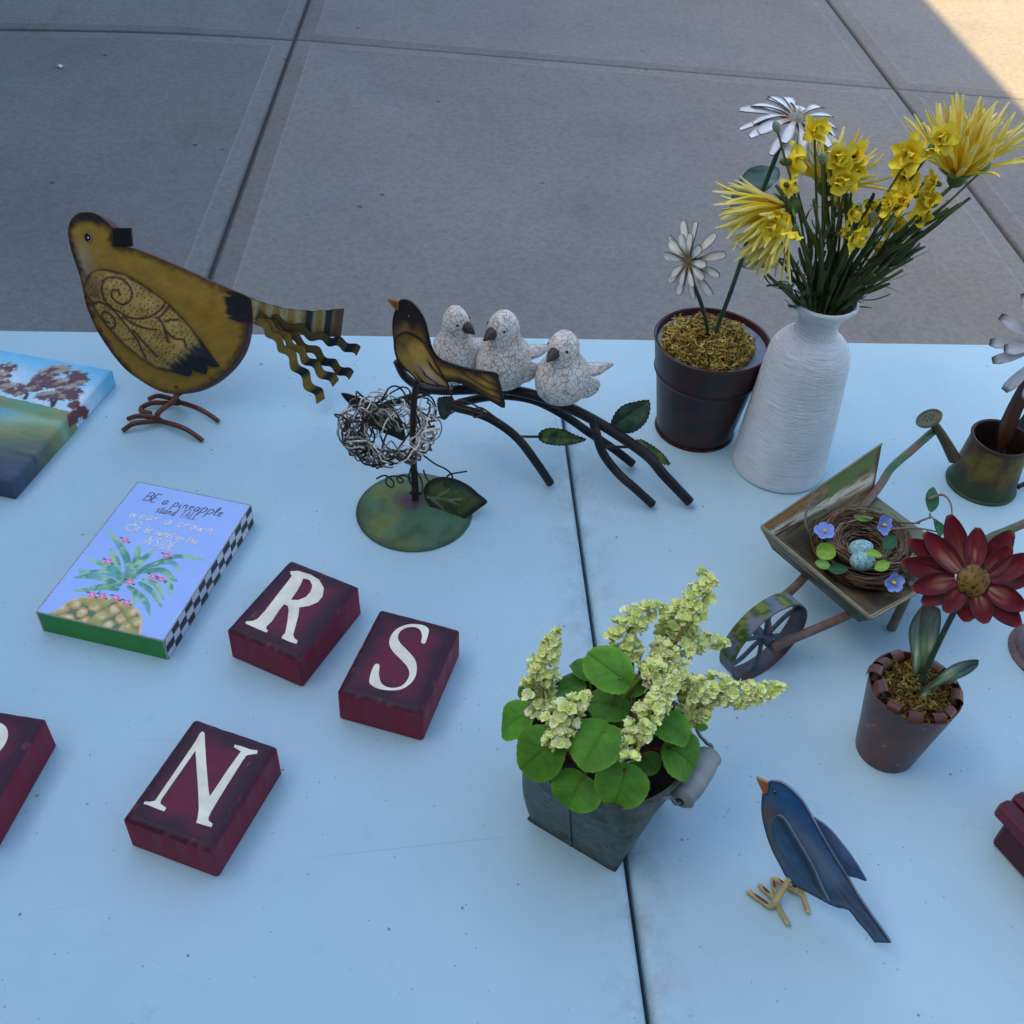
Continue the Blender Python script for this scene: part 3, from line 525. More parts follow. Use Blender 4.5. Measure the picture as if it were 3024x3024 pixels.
# ------------------------------------------------------------ setting materials
def ramp(nt, src, stops):
    r = nt.nodes.new("ShaderNodeValToRGB")
    cr = r.color_ramp
    while len(cr.elements) < len(stops):
        cr.elements.new(.5)
    for e, (p, c) in zip(cr.elements, stops):
        e.position = p
        e.color = (*c, 1) if len(c) == 3 else c
    nt.links.new(src, r.inputs[0])
    return r
def noise(nt, vec, scale, detail=4, rough=.55, stretch=None):
    n = nt.nodes.new("ShaderNodeTexNoise")
    n.inputs['Scale'].default_value = scale
    n.inputs['Detail'].default_value = detail
    n.inputs['Roughness'].default_value = rough
    if stretch:
        mp = nt.nodes.new("ShaderNodeMapping")
        mp.inputs['Scale'].default_value = stretch
        nt.links.new(vec, mp.inputs[0])
        vec = mp.outputs[0]
    nt.links.new(vec, n.inputs['Vector'])
    return n.outputs['Fac']
def mulcol(nt, a, b, fac=1.0, blend='MULTIPLY'):
    m = nt.nodes.new("ShaderNodeMix")
    m.data_type = 'RGBA'
    m.blend_type = blend
    for inp, v in ((m.inputs[0], fac), (m.inputs[6], a), (m.inputs[7], b)):
        if hasattr(v, 'is_linked') or isinstance(v, bpy.types.NodeSocket):
            nt.links.new(v, inp)
        elif isinstance(v, tuple):
            inp.default_value = (*v, 1)
        else:
            inp.default_value = v
    return m.outputs[2]
def concrete_extra(nt, b, geo, mx, bp):
    P = geo.outputs['Position']
    c = mx.outputs[2]
    n1 = noise(nt, P, 1.1, 5, .6)
    c = mulcol(nt, c, ramp(nt, n1, [(.3, (.86, .87, .89)), (.5, (1, 1, 1)), (.72, (1.0, .96, .91))]).outputs[0])
    n2 = noise(nt, P, 260, 3, .7)
    c = mulcol(nt, c, ramp(nt, n2, [(.3, (.86, .86, .87)), (.5, (1, 1, 1)), (.7, (1.12, 1.11, 1.10))]).outputs[0])
    n4 = noise(nt, P, 60, 4, .6)
    c = mulcol(nt, c, ramp(nt, n4, [(.25, (.82, .82, .83)), (.6, (1.08, 1.07, 1.06))]).outputs[0])
    # blotches of dirt
    n3 = noise(nt, P, 4.5, 6, .7, (1, .45, 1))
    c = mulcol(nt, c, ramp(nt, n3, [(.60, (1, 1, 1)), (.74, (.86, .83, .79))]).outputs[0])
    vo = nt.nodes.new("ShaderNodeTexVoronoi")
    vo.inputs['Scale'].default_value = 6
    vo.inputs['Randomness'].default_value = 1
    nt.links.new(P, vo.inputs['Vector'])
    c = mulcol(nt, c, ramp(nt, vo.outputs['Distance'], [(.03, (.42, .40, .39)), (.06, (1, 1, 1))]).outputs[0])
    nt.links.new(c, b.inputs['Base Color'])
    bp.inputs['Distance'].default_value = .003
M_conc = paint_mat("concrete", rough=.85, bump=.5, scale=120, var=.05, vscale=3, spec=.25, extra=concrete_extra)
SCR = [((-0.0862, 0.3595), (0.0605, 0.3735), 0.45), ((-0.0232, 0.7713), (0.0423, 0.7894), 0.25), ((0.1823, 0.5788), (0.223, 0.5827), 0.25), ((-0.2487, 0.3275), (-0.2019, 0.3332), 0.2), ((-0.089, 0.7553), (-0.0976, 0.68), 0.2), ((0.1591, 0.3168), (0.1787, 0.2691), 0.2), ((-0.1825, 0.3022), (-0.1242, 0.2704), 0.18), ((0.2767, 0.4932), (0.3368, 0.5406), 0.2)]
def table_extra(nt, b, geo, mx, bp):
    P = geo.outputs['Position']
    c = mx.outputs[2]
    n1 = noise(nt, P, 6, 5, .6)
    c = mulcol(nt, c, ramp(nt, n1, [(.3, (.90, .92, .94)), (.6, (1, 1, 1))]).outputs[0])
    # grey scuffs
    n2 = noise(nt, P, 26, 6, .75, (1, 1.25, 1))
    c = mulcol(nt, c, ramp(nt, n2, [(.60, (1, 1, 1)), (.80, (.84, .85, .87))]).outputs[0])
    # grime that has collected along the fold
    sx = nt.nodes.new("ShaderNodeSeparateXYZ")
    nt.links.new(P, sx.inputs[0])
    sb = nt.nodes.new("ShaderNodeMath"); sb.operation = 'SUBTRACT'; sb.inputs[1].default_value = .1275
    nt.links.new(sx.outputs[0], sb.inputs[0])
    ab = nt.nodes.new("ShaderNodeMath"); ab.operation = 'ABSOLUTE'
    nt.links.new(sb.outputs[0], ab.inputs[0])
    r = ramp(nt, ab.outputs[0], [(.004, (1, 1, 1)), (.035, (0, 0, 0))])
    n5 = noise(nt, P, 40, 5, .75)
    r5 = ramp(nt, n5, [(.45, (0, 0, 0)), (.72, (1, 1, 1))])
    ml = nt.nodes.new("ShaderNodeMath"); ml.operation = 'MULTIPLY'
    nt.links.new(r.outputs[0], ml.inputs[0]); nt.links.new(r5.outputs[0], ml.inputs[1])
    m2 = nt.nodes.new("ShaderNodeMath"); m2.operation = 'MULTIPLY'; m2.inputs[1].default_value = .55
    nt.links.new(ml.outputs[0], m2.inputs[0])
    c = mulcol(nt, c, (.20, .21, .20), m2.outputs[0], 'MIX')
    # specks of dirt
    for sc, lim, seed in ((48, .045, 0), (23, .035, 3.3), (95, .05, 7.7), (150, .07, 1.9)):
        vo = nt.nodes.new("ShaderNodeTexVoronoi")
        vo.inputs['Scale'].default_value = sc
        mp = nt.nodes.new("ShaderNodeMapping")
        mp.inputs['Location'].default_value = (seed, seed, 0)
        nt.links.new(P, mp.inputs[0])
        nt.links.new(mp.outputs[0], vo.inputs['Vector'])
        sp = nt.nodes.new("ShaderNodeSeparateColor")
        nt.links.new(vo.outputs['Color'], sp.inputs[0])
        gt = nt.nodes.new("ShaderNodeMath"); gt.operation = 'GREATER_THAN'; gt.inputs[1].default_value = .60 if sc != 150 else .85
        nt.links.new(sp.outputs[0], gt.inputs[0])
        rr = ramp(nt, vo.outputs['Distance'], [(lim * .6, (.75, .75, .75)), (lim * 1.5, (0, 0, 0))])
        mm = nt.nodes.new("ShaderNodeMath"); mm.operation = 'MULTIPLY'
        nt.links.new(gt.outputs[0], mm.inputs[0]); nt.links.new(rr.outputs[0], mm.inputs[1])
        c = mulcol(nt, c, (.07, .07, .07), mm.outputs[0], 'MIX')
    # long fine scratches
    for k, (rot, sc, th) in enumerate(((.35, 5, .008), (1.9, 6, .006), (2.75, 4, .007))):
        mp = nt.nodes.new("ShaderNodeMapping")
        mp.inputs['Rotation'].default_value = (0, 0, rot)
        mp.inputs['Scale'].default_value = (.6, 3.0, 1)
        nt.links.new(P, mp.inputs[0])
        nn = nt.nodes.new("ShaderNodeTexNoise"); nn.inputs['Scale'].default_value = sc * .6; nn.inputs['Detail'].default_value = .5
        nt.links.new(mp.outputs[0], nn.inputs['Vector'])
        s1 = nt.nodes.new("ShaderNodeMath"); s1.operation = 'SUBTRACT'; s1.inputs[1].default_value = .5
        nt.links.new(nn.outputs['Fac'], s1.inputs[0])
        a1 = nt.nodes.new("ShaderNodeMath"); a1.operation = 'ABSOLUTE'
        nt.links.new(s1.outputs[0], a1.inputs[0])
        g = nt.nodes.new("ShaderNodeMapRange")
        for i_, v_ in enumerate((0, th * .35, 1, 0)):
            g.inputs[i_ + 1].default_value = v_
        nt.links.new(a1.outputs[0], g.inputs[0])
        nb = ramp(nt, noise(nt, P, 7 + k, 2), [(.60, (0, 0, 0)), (.70, (.14, .14, .14))])
        mm = nt.nodes.new("ShaderNodeMath"); mm.operation = 'MULTIPLY'
        nt.links.new(g.outputs[0], mm.inputs[0]); nt.links.new(nb.outputs[0], mm.inputs[1])
        c = mulcol(nt, c, (.25, .28, .30), mm.outputs[0], 'MIX')
    for (x0, y0), (x1, y1), st in SCR:
        dx, dy = x1 - x0, y1 - y0
        ln = math.hypot(dx, dy)
        def lin(a, bb, off):
            v = nt.nodes.new("ShaderNodeVectorMath"); v.operation = 'DOT_PRODUCT'
            v.inputs[1].default_value = (a, bb, 0)
            nt.links.new(P, v.inputs[0])
            q = nt.nodes.new("ShaderNodeMath"); q.operation = 'SUBTRACT'; q.inputs[1].default_value = off
            nt.links.new(v.outputs['Value'], q.inputs[0])
            z = nt.nodes.new("ShaderNodeMath"); z.operation = 'ABSOLUTE'
            nt.links.new(q.outputs[0], z.inputs[0])
            return z.outputs[0]
        across = lin(-dy / ln, dx / ln, (-dy * x0 + dx * y0) / ln)
        along = lin(dx / ln, dy / ln, (dx * (x0 + x1) + dy * (y0 + y1)) / 2 / ln)
        def mapr(src, a0, a1, b0, b1):
            m = nt.nodes.new("ShaderNodeMapRange")
            for i_, v_ in enumerate((a0, a1, b0, b1)):
                m.inputs[i_ + 1].default_value = v_
            nt.links.new(src, m.inputs[0])
            return m
        g1 = mapr(across, .00012, .00055, st * .8, 0)
        g2 = mapr(along, ln * .3, ln * .52, 1, 0)
        mm = nt.nodes.new("ShaderNodeMath"); mm.operation = 'MULTIPLY'
        nt.links.new(g1.outputs[0], mm.inputs[0]); nt.links.new(g2.outputs[0], mm.inputs[1])
        c = mulcol(nt, c, (.24, .29, .33), mm.outputs[0], 'MIX')
    nt.links.new(c, b.inputs['Base Color'])
M_table = paint_mat("blow moulded plastic", rough=.42, bump=.3, scale=300, var=.02, vscale=10, spec=.4, extra=table_extra)
def crackle_extra(nt, b, geo, mx, bp):
    P = geo.outputs['Position']
    nz = nt.nodes.new("ShaderNodeTexNoise"); nz.inputs['Scale'].default_value = 90
    nt.links.new(P, nz.inputs['Vector'])
    ad = nt.nodes.new("ShaderNodeMix"); ad.data_type = 'RGBA'; ad.blend_type = 'LINEAR_LIGHT'; ad.inputs[0].default_value = .006
    nt.links.new(P, ad.inputs[6]); nt.links.new(nz.outputs['Color'], ad.inputs[7])
    c = mx.outputs[2]
    for sc, w, dk in ((205, .030, .46), (400, .035, .68)):
        vo = nt.nodes.new("ShaderNodeTexVoronoi")
        vo.feature = 'DISTANCE_TO_EDGE'
        vo.inputs['Scale'].default_value = sc
        nt.links.new(ad.outputs[2], vo.inputs['Vector'])
        g = ramp(nt, vo.outputs['Distance'], [(0, (dk, dk * .86, dk * .68)), (w, (dk + .1, dk + .02, dk)), (w + .06, (1, 1, 1))])
        if sc > 300:
            pn = ramp(nt, noise(nt, P, 60, 2), [(.45, (0, 0, 0)), (.6, (1, 1, 1))])
            c = mulcol(nt, c, g.outputs[0], pn.outputs[0])
        else:
            c = mulcol(nt, c, g.outputs[0])
    nt.links.new(c, b.inputs['Base Color'])
M_crackle = paint_mat("crackle glaze", rough=.32, bump=.1, scale=300, var=.12, vscale=60, extra=crackle_extra)
def string_extra(nt, b, geo, mx, bp):
    P = geo.outputs['Position']
    w = noise(nt, P, 1.0, 6, .6, (55, 55, 900))
    w2 = noise(nt, P, 1.0, 3, .6, (160, 160, 420))
    a = nt.nodes.new("ShaderNodeMath"); a.operation = 'ADD'
    nt.links.new(w, a.inputs[0]); nt.links.new(w2, a.inputs[1])
    nt.links.new(a.outputs[0], bp.inputs['Height'])
    bp.inputs['Strength'].default_value = .8
    bp.inputs['Distance'].default_value = .0022
    c = mulcol(nt, mx.outputs[2], ramp(nt, w, [(.30, (.76, .78, .80)), (.52, (1, 1, 1))]).outputs[0])
    nt.links.new(c, b.inputs['Base Color'])
M_string = paint_mat("ribbed ceramic", rough=.6, bump=.5, var=.05, vscale=30, spec=.3, extra=string_extra)
def galv_extra(nt, b, geo, mx, bp):
    P = geo.outputs['Position']
    vo = nt.nodes.new("ShaderNodeTexVoronoi"); vo.inputs['Scale'].default_value = 240
    nt.links.new(P, vo.inputs['Vector'])
    sp = nt.nodes.new("ShaderNodeSeparateColor"); nt.links.new(vo.outputs['Color'], sp.inputs[0])
    c = mulcol(nt, mx.outputs[2], ramp(nt, sp.outputs[0], [(.0, (.72, .74, .74)), (.9, (1.15, 1.15, 1.12)), (1, (.45, .45, .42))]).outputs[0])
    c = mulcol(nt, c, ramp(nt, noise(nt, P, 130, 5, .75), [(.32, (.35, .36, .33)), (.42, (1, 1, 1))]).outputs[0])
    nt.links.new(c, b.inputs['Base Color'])
M_galv = paint_mat("galvanised sheet", rough=.5, metal=.55, bump=.12, scale=200, var=.18, vscale=60, extra=galv_extra)
def speck_extra(nt, b, geo, mx, bp):
    P = geo.outputs['Position']
    c = mulcol(nt, mx.outputs[2], ramp(nt, noise(nt, P, 420, 3, .8), [(.36, (.35, .33, .3)), (.48, (1, 1, 1)), (.62, (1.25, 1.25, 1.25))]).outputs[0])
    nt.links.new(c, b.inputs['Base Color'])
M_speck = paint_mat("speckled paint", rough=.55, bump=.1, var=.15, vscale=60, extra=speck_extra)
M_eggs = paint_mat("speckled egg shell", rough=.6, bump=.1, scale=500, var=.1, vscale=300, extra=speck_extra)

# ------------------------------------------------------------ ground and pavement
GZ = -0.74
g = MB().box((0, 0, GZ - .06), (150, 150, .04), col=(.06, .058, .055))
ground = struct(g, 'ground', M_conc)
pav = MB().box((.6, 2, GZ - .017), (12, 12, .003), col=(.10, .097, .092))
pavement = struct(pav, 'pavement', M_conc)
def jx(k, y):
    return -.516 + 2.165 * k + .026 * (y - 4.03)
def jy(k, x):
    base = 4.027 + 2.165 * k
    if x < -.516:
        return base + .03 * math.sin(min(1, (-.516 - x) / 1.1) * math.pi) + .0 * x
    return base - .1345 * (x + .516)
SLAB = A((.212, .208, .192))
for ci in range(-5, 4):
    for ri in range(-4, 3):
        big = -2 <= ci <= 1 and -2 <= ri <= 0
        nx = 10 if big else 2
        # corner curve points of the slab, joint half width 4 mm
        us, vsamp = np.linspace(0, 1, nx + 1), np.linspace(0, 1, nx + 1)
        def pt(u, v, ins):
            x0 = jx(ci, 4 + 2.1 * ri)
            yb = jy(ri, x0 + u * 2.165)
            yt = jy(ri + 1, x0 + u * 2.165)
            y = yb + ins + v * (yt - yb - 2 * ins)
            xa, xb = jx(ci, y) + ins, jx(ci + 1, y) - ins
            return (xa + u * (xb - xa), y)
        ring = [(u, 0) for u in us[:-1]] + [(1, v) for v in vsamp[:-1]] + [(u, 1) for u in us[:0:-1]] + [(0, v) for v in vsamp[:0:-1]]
        tone = SLAB * rng.uniform(.93, 1.07) * (A((.97, 1.0, 1.03)) if ci < -0 else A((1.03, 1, .985)))
        dz = rng.uniform(-.0008, .0008)
        lv = [(.0035, -.014, .40), (.0055, -.006, .55), (.009, -.0022, .72), (.0155, 0, .93), (.064, 0, .95), (.0665, .0009, 1.16), (.070, .0009, 1.12), (.073, 0, .98)]
        if not big:
            lv = lv[:4]
        V, F, Cc = [], [], []
        n = len(ring)
        for ins, z, t in lv:
            V += [(*pt(u, v, ins), GZ + z + dz) for u, v in ring]
            Cc += [tone * t] * n
        for i in range(len(lv) - 1):
            for j in range(n):
                F.append((i * n + j, i * n + (j + 1) % n, (i + 1) * n + (j + 1) % n, (i + 1) * n + j))
        F.append(tuple((len(lv) - 1) * n + j for j in range(n)))
        mb = MB().add(V, F, A(Cc))
        s = part(mb, 'slab', M_conc, pavement, ang=30)

# the building whose roof edge throws the shade; it stands left of the pavement
BW = MB()
d = unit((.052, 1, 0))
nrm = np.array([d[1], -d[0], 0])
H_B = (2.03 + 2.15) * math.tan(SUN_EL)
cB = A((-2.15, 4.0, GZ + H_B / 2 - .02)) - nrm * 3
BW.box(cB, (3, 14, H_B / 2), nrm, d, col=(.36, .36, .33))
bw = struct(BW, 'building_wall', M_conc)
BW2 = MB().box((1.5, -5.7, GZ + H_B / 2 - .02), (5.5, 3.3, H_B / 2), col=(.30, .31, .28))  # unseen box added behind the camera to block sky light from there
part(BW2, 'added_sky_blocker', M_conc, bw)
cp = MB().box(cB + A((0, 0, H_B / 2 - .05)) + nrm * .02, (3.05, 14.05, .05), nrm, d, col=(.5, .48, .45))
part(cp, 'coping', M_conc, bw)
# ------------------------------------------------------------ folding table
def fr_(k):
    return [A(q) for q in D[k]]
table = thing('folding_table', 'white plastic folding table with a dark fold line, carrying all the ornaments', 'table', (.1275, .6, GZ))
TY0, TY1, TH, SE = .214, .9778, .045, .1275
TCOL = A((.412, .605, .675))
def tabletop(x0, x1):
    r = .007
    prof = [(r * (1 - math.sin(t)), -r * (1 - math.cos(t))) for t in np.linspace(math.pi / 2, 0, 5)]   # inset, z
    prof = [(r - r * math.sin(t), -r + r * math.cos(t)) for t in np.linspace(math.pi / 2, 0, 5)]
    lv = [(0.004, -TH), (0, -TH + .004)] + prof
    V, F = [], []
    for ins, z in lv:
        V += [(x0 + ins, TY0 + ins, z), (x1 - ins, TY0 + ins, z), (x1 - ins, TY1 - ins, z), (x0 + ins, TY1 - ins, z)]
    for i in range(len(lv) - 1):
        for j in range(4):
            F.append((i * 4 + j, i * 4 + (j + 1) % 4, (i + 1) * 4 + (j + 1) % 4, (i + 1) * 4 + j))
    F.append(tuple((len(lv) - 1) * 4 + j for j in range(4)))
    F.append((3, 2, 1, 0))
    return MB().add(V, F, TCOL)
part(tabletop(SE - 1.22, SE - .0016), 'tabletop_panel', M_table, table, ang=80)
part(tabletop(SE + .0016, SE + 1.22), 'tabletop_panel', M_table, table, ang=80)
for sx in (-1, 1):
    f = MB()
    x = SE + sx * .85
    for y in (TY0 + .1, TY1 - .1):
        f.tube([(x, y, -TH), (x, y, GZ + .002)], .013, (.16, .16, .17))
    f.tube([(x, TY0 + .1, GZ + .2), (x, TY1 - .1, GZ + .2)], .011, (.16, .16, .17))
    f.tube([(x, (TY0 + TY1) / 2, GZ + .2), (x - sx * .4, (TY0 + TY1) / 2, -TH)], .009, (.16, .16, .17))
    part(f, 'leg_frame', M_dark, table)

# ------------------------------------------------------------ letter blocks
BWd, BL, BH = D['blk_dim']
MAR = A((.20, .012, .034))
MARD = A((.022, .006, .020))
def letter_block(ch, label):
    x, y, t = D['blk'][ch]
    o = thing('letter_block', label, 'letter block', (x, y, 0), 'maroon letter blocks')
    R = np.array([[math.cos(t), -math.sin(t)], [math.sin(t), math.cos(t)]])
    ax, ay = A((*R[:, 0], 0)), A((*R[:, 1], 0))
    def rr(hw, hl, r, n=4):
        P = []
        for cx, cy, a0 in ((hw - r, hl - r, 0), (-hw + r, hl - r, 90), (-hw + r, -hl + r, 180), (hw - r, -hl + r, 270)):
            for k in range(n + 1):
                a = math.radians(a0 + 90 * k / n)
                P.append((cx + r * math.cos(a), cy + r * math.sin(a)))
        P = A(P + [P[0]])
        L_ = np.r_[0, np.cumsum(np.hypot(*np.diff(P, axis=0).T))]
        t_ = np.linspace(0, L_[-1], 120, endpoint=False)
        return np.c_[np.interp(t_, L_, P[:, 0]), np.interp(t_, L_, P[:, 1])]
    lv = [(.0012, 0), (0, .0012), (0, BH - .0034), (.0010, BH - .0020), (.0036, BH - .0002), (.0055, BH)]
    mb = MB()
    V, C = [], []
    sd = sum(map(ord, ch))
    for k, (ins, z) in enumerate(lv):
        P = rr(BWd / 2 - ins, BL / 2 - ins, .0016)
        if k in (2, 3, 4):
            jt = 1 - (.0004 if k < 4 else .0002) / .03 * (fbm(P[:, 0] * 260 + sd, P[:, 1] * 260, 6) ** 2 + .8 * ss(.74, .86, vn(P[:, 0] * 170 + sd, P[:, 1] * 170, 8)))
            P = P * jt[:, None]
        V += [A((x, y, z)) + p[0] * ax + p[1] * ay for p in P]
        q = vn(P[:, 0] * 300 + sd, P[:, 1] * 300, 5)
        c = mix(MAR * 1.05, MARD, np.full(len(P), 0.0 if k < 2 else (.1 if k == 2 else .9)))
        if k in (3, 4):
            c = mix(c, A((.30, .10, .09)), ss(.74, .92, q) * .4)
        C.append(c)
    n = len(rr(1, 1, .1))
    F = [(i * n + j, i * n + (j + 1) % n, (i + 1) * n + (j + 1) % n, (i + 1) * n + j) for i in range(len(lv) - 1) for j in range(n)]
    F.append(tuple(range(n - 1, -1, -1)))
    mb.add(V, F, np.concatenate(C))
    # painted top, darker towards its rubbed edge
    nu, nv = 40, 52
    U, W = np.meshgrid(np.linspace(-1, 1, nu) * (BWd / 2 - .0056), np.linspace(-1, 1, nv) * (BL / 2 - .0056), indexing='ij')
    P = A((x, y, BH)) + U[..., None] * ax + W[..., None] * ay
    e = np.minimum(BWd / 2 - np.abs(U), BL / 2 - np.abs(W))
    k = 1 - ss(.004, .022, e + .012 * (fbm(U * 90 + sd, W * 90, 3) - .5))
    c = mix(A((.120, .008, .030)), MARD, k)
    c = mix(c, A((.45, .12, .12)), ss(.86, .93, vn(U * 520 + sd, W * 90, 9)) * ss(.65, .8, vn(U * 40, W * 40 + sd, 2)) * .3)
    c = c * (.80 + .40 * fbm(U * 60 + sd, W * 700, 21, 3))[..., None]
    mb.grid(P, c)
    body = part(mb, 'block_body', M_wood, o, ang=35)
    if ch == 'P':
        tq = np.linspace(math.pi / 2, -math.pi / 2, 22)
        out = np.vstack([[(-.0135, .0325)], np.c_[.0030 + .0134 * np.cos(tq), .0160 + .0160 * np.sin(tq)], [(-.0045, .0000), (-.0045, -.0270), (-.0015, -.0285), (-.0015, -.0305), (-.0145, -.0305), (-.0145, -.0285), (-.0110, -.0270), (-.0110, .0300), (-.0135, .0310)]])
        inn = np.vstack([[(-.0045, .0290)], np.c_[.0022 + .0078 * np.cos(tq), .0160 + .0128 * np.sin(tq)], [(-.0045, .0030)]])
        L = [out, inn]
    else:
        L = [smooth(q, 3, True) if ch == 'S' else A(q) for q in D['let_' + ch]]
    fr = ((x, y, BH), ax, ay, (0, 0, 1))
    lb = MB().plate(L[0], fr, .0004, (.84, .80, .62), hole=L[1] if len(L) > 1 else None, off=.0005, edge=(.5, .42, .3), res=.002,
                    paint=lambda u, v: mix(A((.86, .84, .68)), A((.76, .72, .54)), fbm(u * 250, v * 250, 4)))
    part(lb, 'letter', M_wood, o, ang=0)
letter_block('R', 'maroon wooden block with painted cream letter R beside the pineapple sign')
letter_block('S', 'maroon wooden block with painted cream letter S, between letter R and the bucket')
letter_block('N', 'maroon wooden block with painted cream letter N, nearest the bottom of the picture')
letter_block('P', 'maroon wooden block cut by the left picture edge, with a rounded cream letter')

# ------------------------------------------------------------ pineapple sign
(po, pex, pey, PW, PL) = D['ps']
po, pex, pey = A(po), A((*pex, 0)), A((*pey, 0))          # origin at the far left corner, v runs to the near end
PT = .022
psn = thing('pineapple_sign', 'pale block sign with painted pineapple, lettering and black and white checked side', 'sign', po + pex * PW / 2 + pey * PL / 2 - A((0, 0, PT)))
def leafstroke(u, v, pts, w0):
    d, t = dline(u, v, smooth(pts, 5))
    w = w0 * np.sqrt(np.clip(np.sin(np.clip(t * .86 + .1, 0, 1) * math.pi), 0, 1)) * (1 - .35 * t)
    return ss(.0004, -.0004, d - w), t
def pine_top(u, v):
    base = mix(A((.34, .52, .93)), A((.40, .57, .96)), fbm(u * 60, v * 60, 1))
    c = base
    # fruit
    pb = D['ps_body']
    ctr = A(pb).mean(0)
    k = inpoly(u, v, pb + [[pb[-1][0], PL], [pb[0][0] - .004, PL]])
    wa = .007 * (fbm(u * 70, v * 70, 71) - .5)
    a = (u - ctr[0]) * .8 + (v - ctr[1]) * .6 + wa
    b = -(u - ctr[0]) * .6 + (v - ctr[1]) * .8 - wa
    ca, cb = a / .0118, b / .0105
    fx, fy = ca - np.floor(ca) - .5, cb - np.floor(cb) - .5
    r = np.hypot(fx, fy)
    q = mix(A((.74, .60, .32)), A((.62, .36, .13)), ss(.15, .45, r))
    q = mix(q, A((.10, .22, .12)), ss(.38, .56, r + .25 * (fbm(u * 200, v * 200, 6) - .5)))
    q = mix(q, A((.95, .88, .7)), ss(.2, .05, np.hypot(fx + .1, fy + .1)) * .35)
    q = mix(q, A((.45, .40, .12)), ss(.42, .62, fbm(u * 110, v * 110, 8)) * .8)
    edge = dline(u, v, pb)[0]
    c = np.where(k[..., None], mix(q, A((.9, .72, .42)), ss(.0022, .0004, edge) * .6), c)
    # crown
    for i, L in enumerate(D['ps_leaves']):
        m, t = leafstroke(u, v, L, .0034 if i < 10 else .0028)
        n = fbm(u * 160 + i * 7, v * 160, i)
        col = mix(A((.07, .30, .20)), A((.38, .66, .32)), ss(.3, .7, n + .25 * (t - .5)))
        col = mix(col, A((.12, .42, .42)), ss(.55, .75, fbm(u * 90, v * 90 + i * 3, 20 + i)))
        c = mix(c, col, m * .92)
    cc = A(D['ps_leaves'][0][0])
    m = ss(.0085, .004, np.hypot((u - cc[0]) * .8, v - cc[1] - .001) + .004 * (fbm(u * 200, v * 200, 31) - .5))
    c = mix(c, mix(A((.05, .2, .12)), A((.3, .55, .3)), fbm(u * 260, v * 260, 33)), m * .8)
    for i, (x, y) in enumerate(D['ps_fl']):
        rr = np.hypot(u - x, v - y)
        an = np.arctan2(v - y, u - x)
        m = ss(.0034, .0026, rr - .0006 * np.cos(5 * an))
        c = mix(c, mix(A((.75, .10, .28)), A((.85, .35, .55)), fbm(u * 500, v * 500, 50 + i)), m)
        c = mix(c, A((.95, .75, .8)), ss(.0011, .0005, rr))
        for s in (-1, 1):
            dx, dy = u - x - s * .0042, v - y - s * .0016
            c = mix(c, A((.03, .08, .14)), ss(1.1, .8, np.hypot(dx / .0015, dy / .0008)))
    e = np.minimum(np.minimum(u, PW - u), np.minimum(v, PL - v))
    return mix(c, A((.32, .27, .22)), ss(.0012, .0005, e + .0008 * (vn(u * 900, v * 900, 3) - .5)))
mb = MB()
nu, nv = 230, 340
U, V = np.meshgrid(np.linspace(0, PW, nu), np.linspace(0, PL, nv), indexing='ij')
P = po + U[..., None] * pex + V[..., None] * pey
P[..., 2] = PT
mb.grid(P, pine_top(U, V), flip=True)
part(mb, 'printed_face', M_print, psn, ang=0)
mb = MB()
def wall(o, e, ln, colf, nu, nv, flip):
    U, V = np.meshgrid(np.linspace(0, ln, nu), np.linspace(0, PT, nv), indexing='ij')
    P = o + U[..., None] * e
    P = np.concatenate([P[..., :2], V[..., None]], -1)
    return MB().grid(P, colf(U, V), flip)
def checker(u, v):
    col = np.floor(v / PT * 3 + .2 * (vn(u * 80, v * 80, 2) - .5))
    sh = 0
    row = np.floor(u / .0112 + sh + .2 * (vn(u * 90, v * 90, 5) - .5))
    k = ((row + col) % 2) == 0
    c = np.where(k[..., None], A((.035, .04, .045)), A((.66, .68, .76)))
    e = np.minimum(v, PT - v)
    return mix(c, A((.34, .29, .24)), ss(.0011, .0004, e))
def greenf(u, v):
    c = mix(A((.035, .26, .05)), A((.05, .32, .06)), fbm(u * 90, v * 90, 3))
    e = np.minimum(np.minimum(u, PW - u), PT - v)
    return mix(c, A((.5, .46, .4)), ss(.0013, .0006, e))
o0 = A((po[0], po[1], 0))
part(wall(o0 + pex * PW, pey, PL, checker, 300, 45, False), 'checked_side', M_print, psn, ang=0)
part(wall(o0 + pey * PL, pex, PW, greenf, 120, 30, False), 'green_side', M_print, psn, ang=0)
bk = wall(o0, pey, PL, lambda u, v: mix(A((.66, .68, .76)), A((.6, .6, .7)), fbm(u * 80, v * 80)), 6, 4, True)
bk.grid(wall(o0, pex, PW, lambda u, v: np.full(u.shape + (3,), .25), 6, 4, False).v[0].reshape(6, 4, 3), A((.035, .27, .05)), True)
part(bk, 'back_edge', M_print, psn, ang=0)
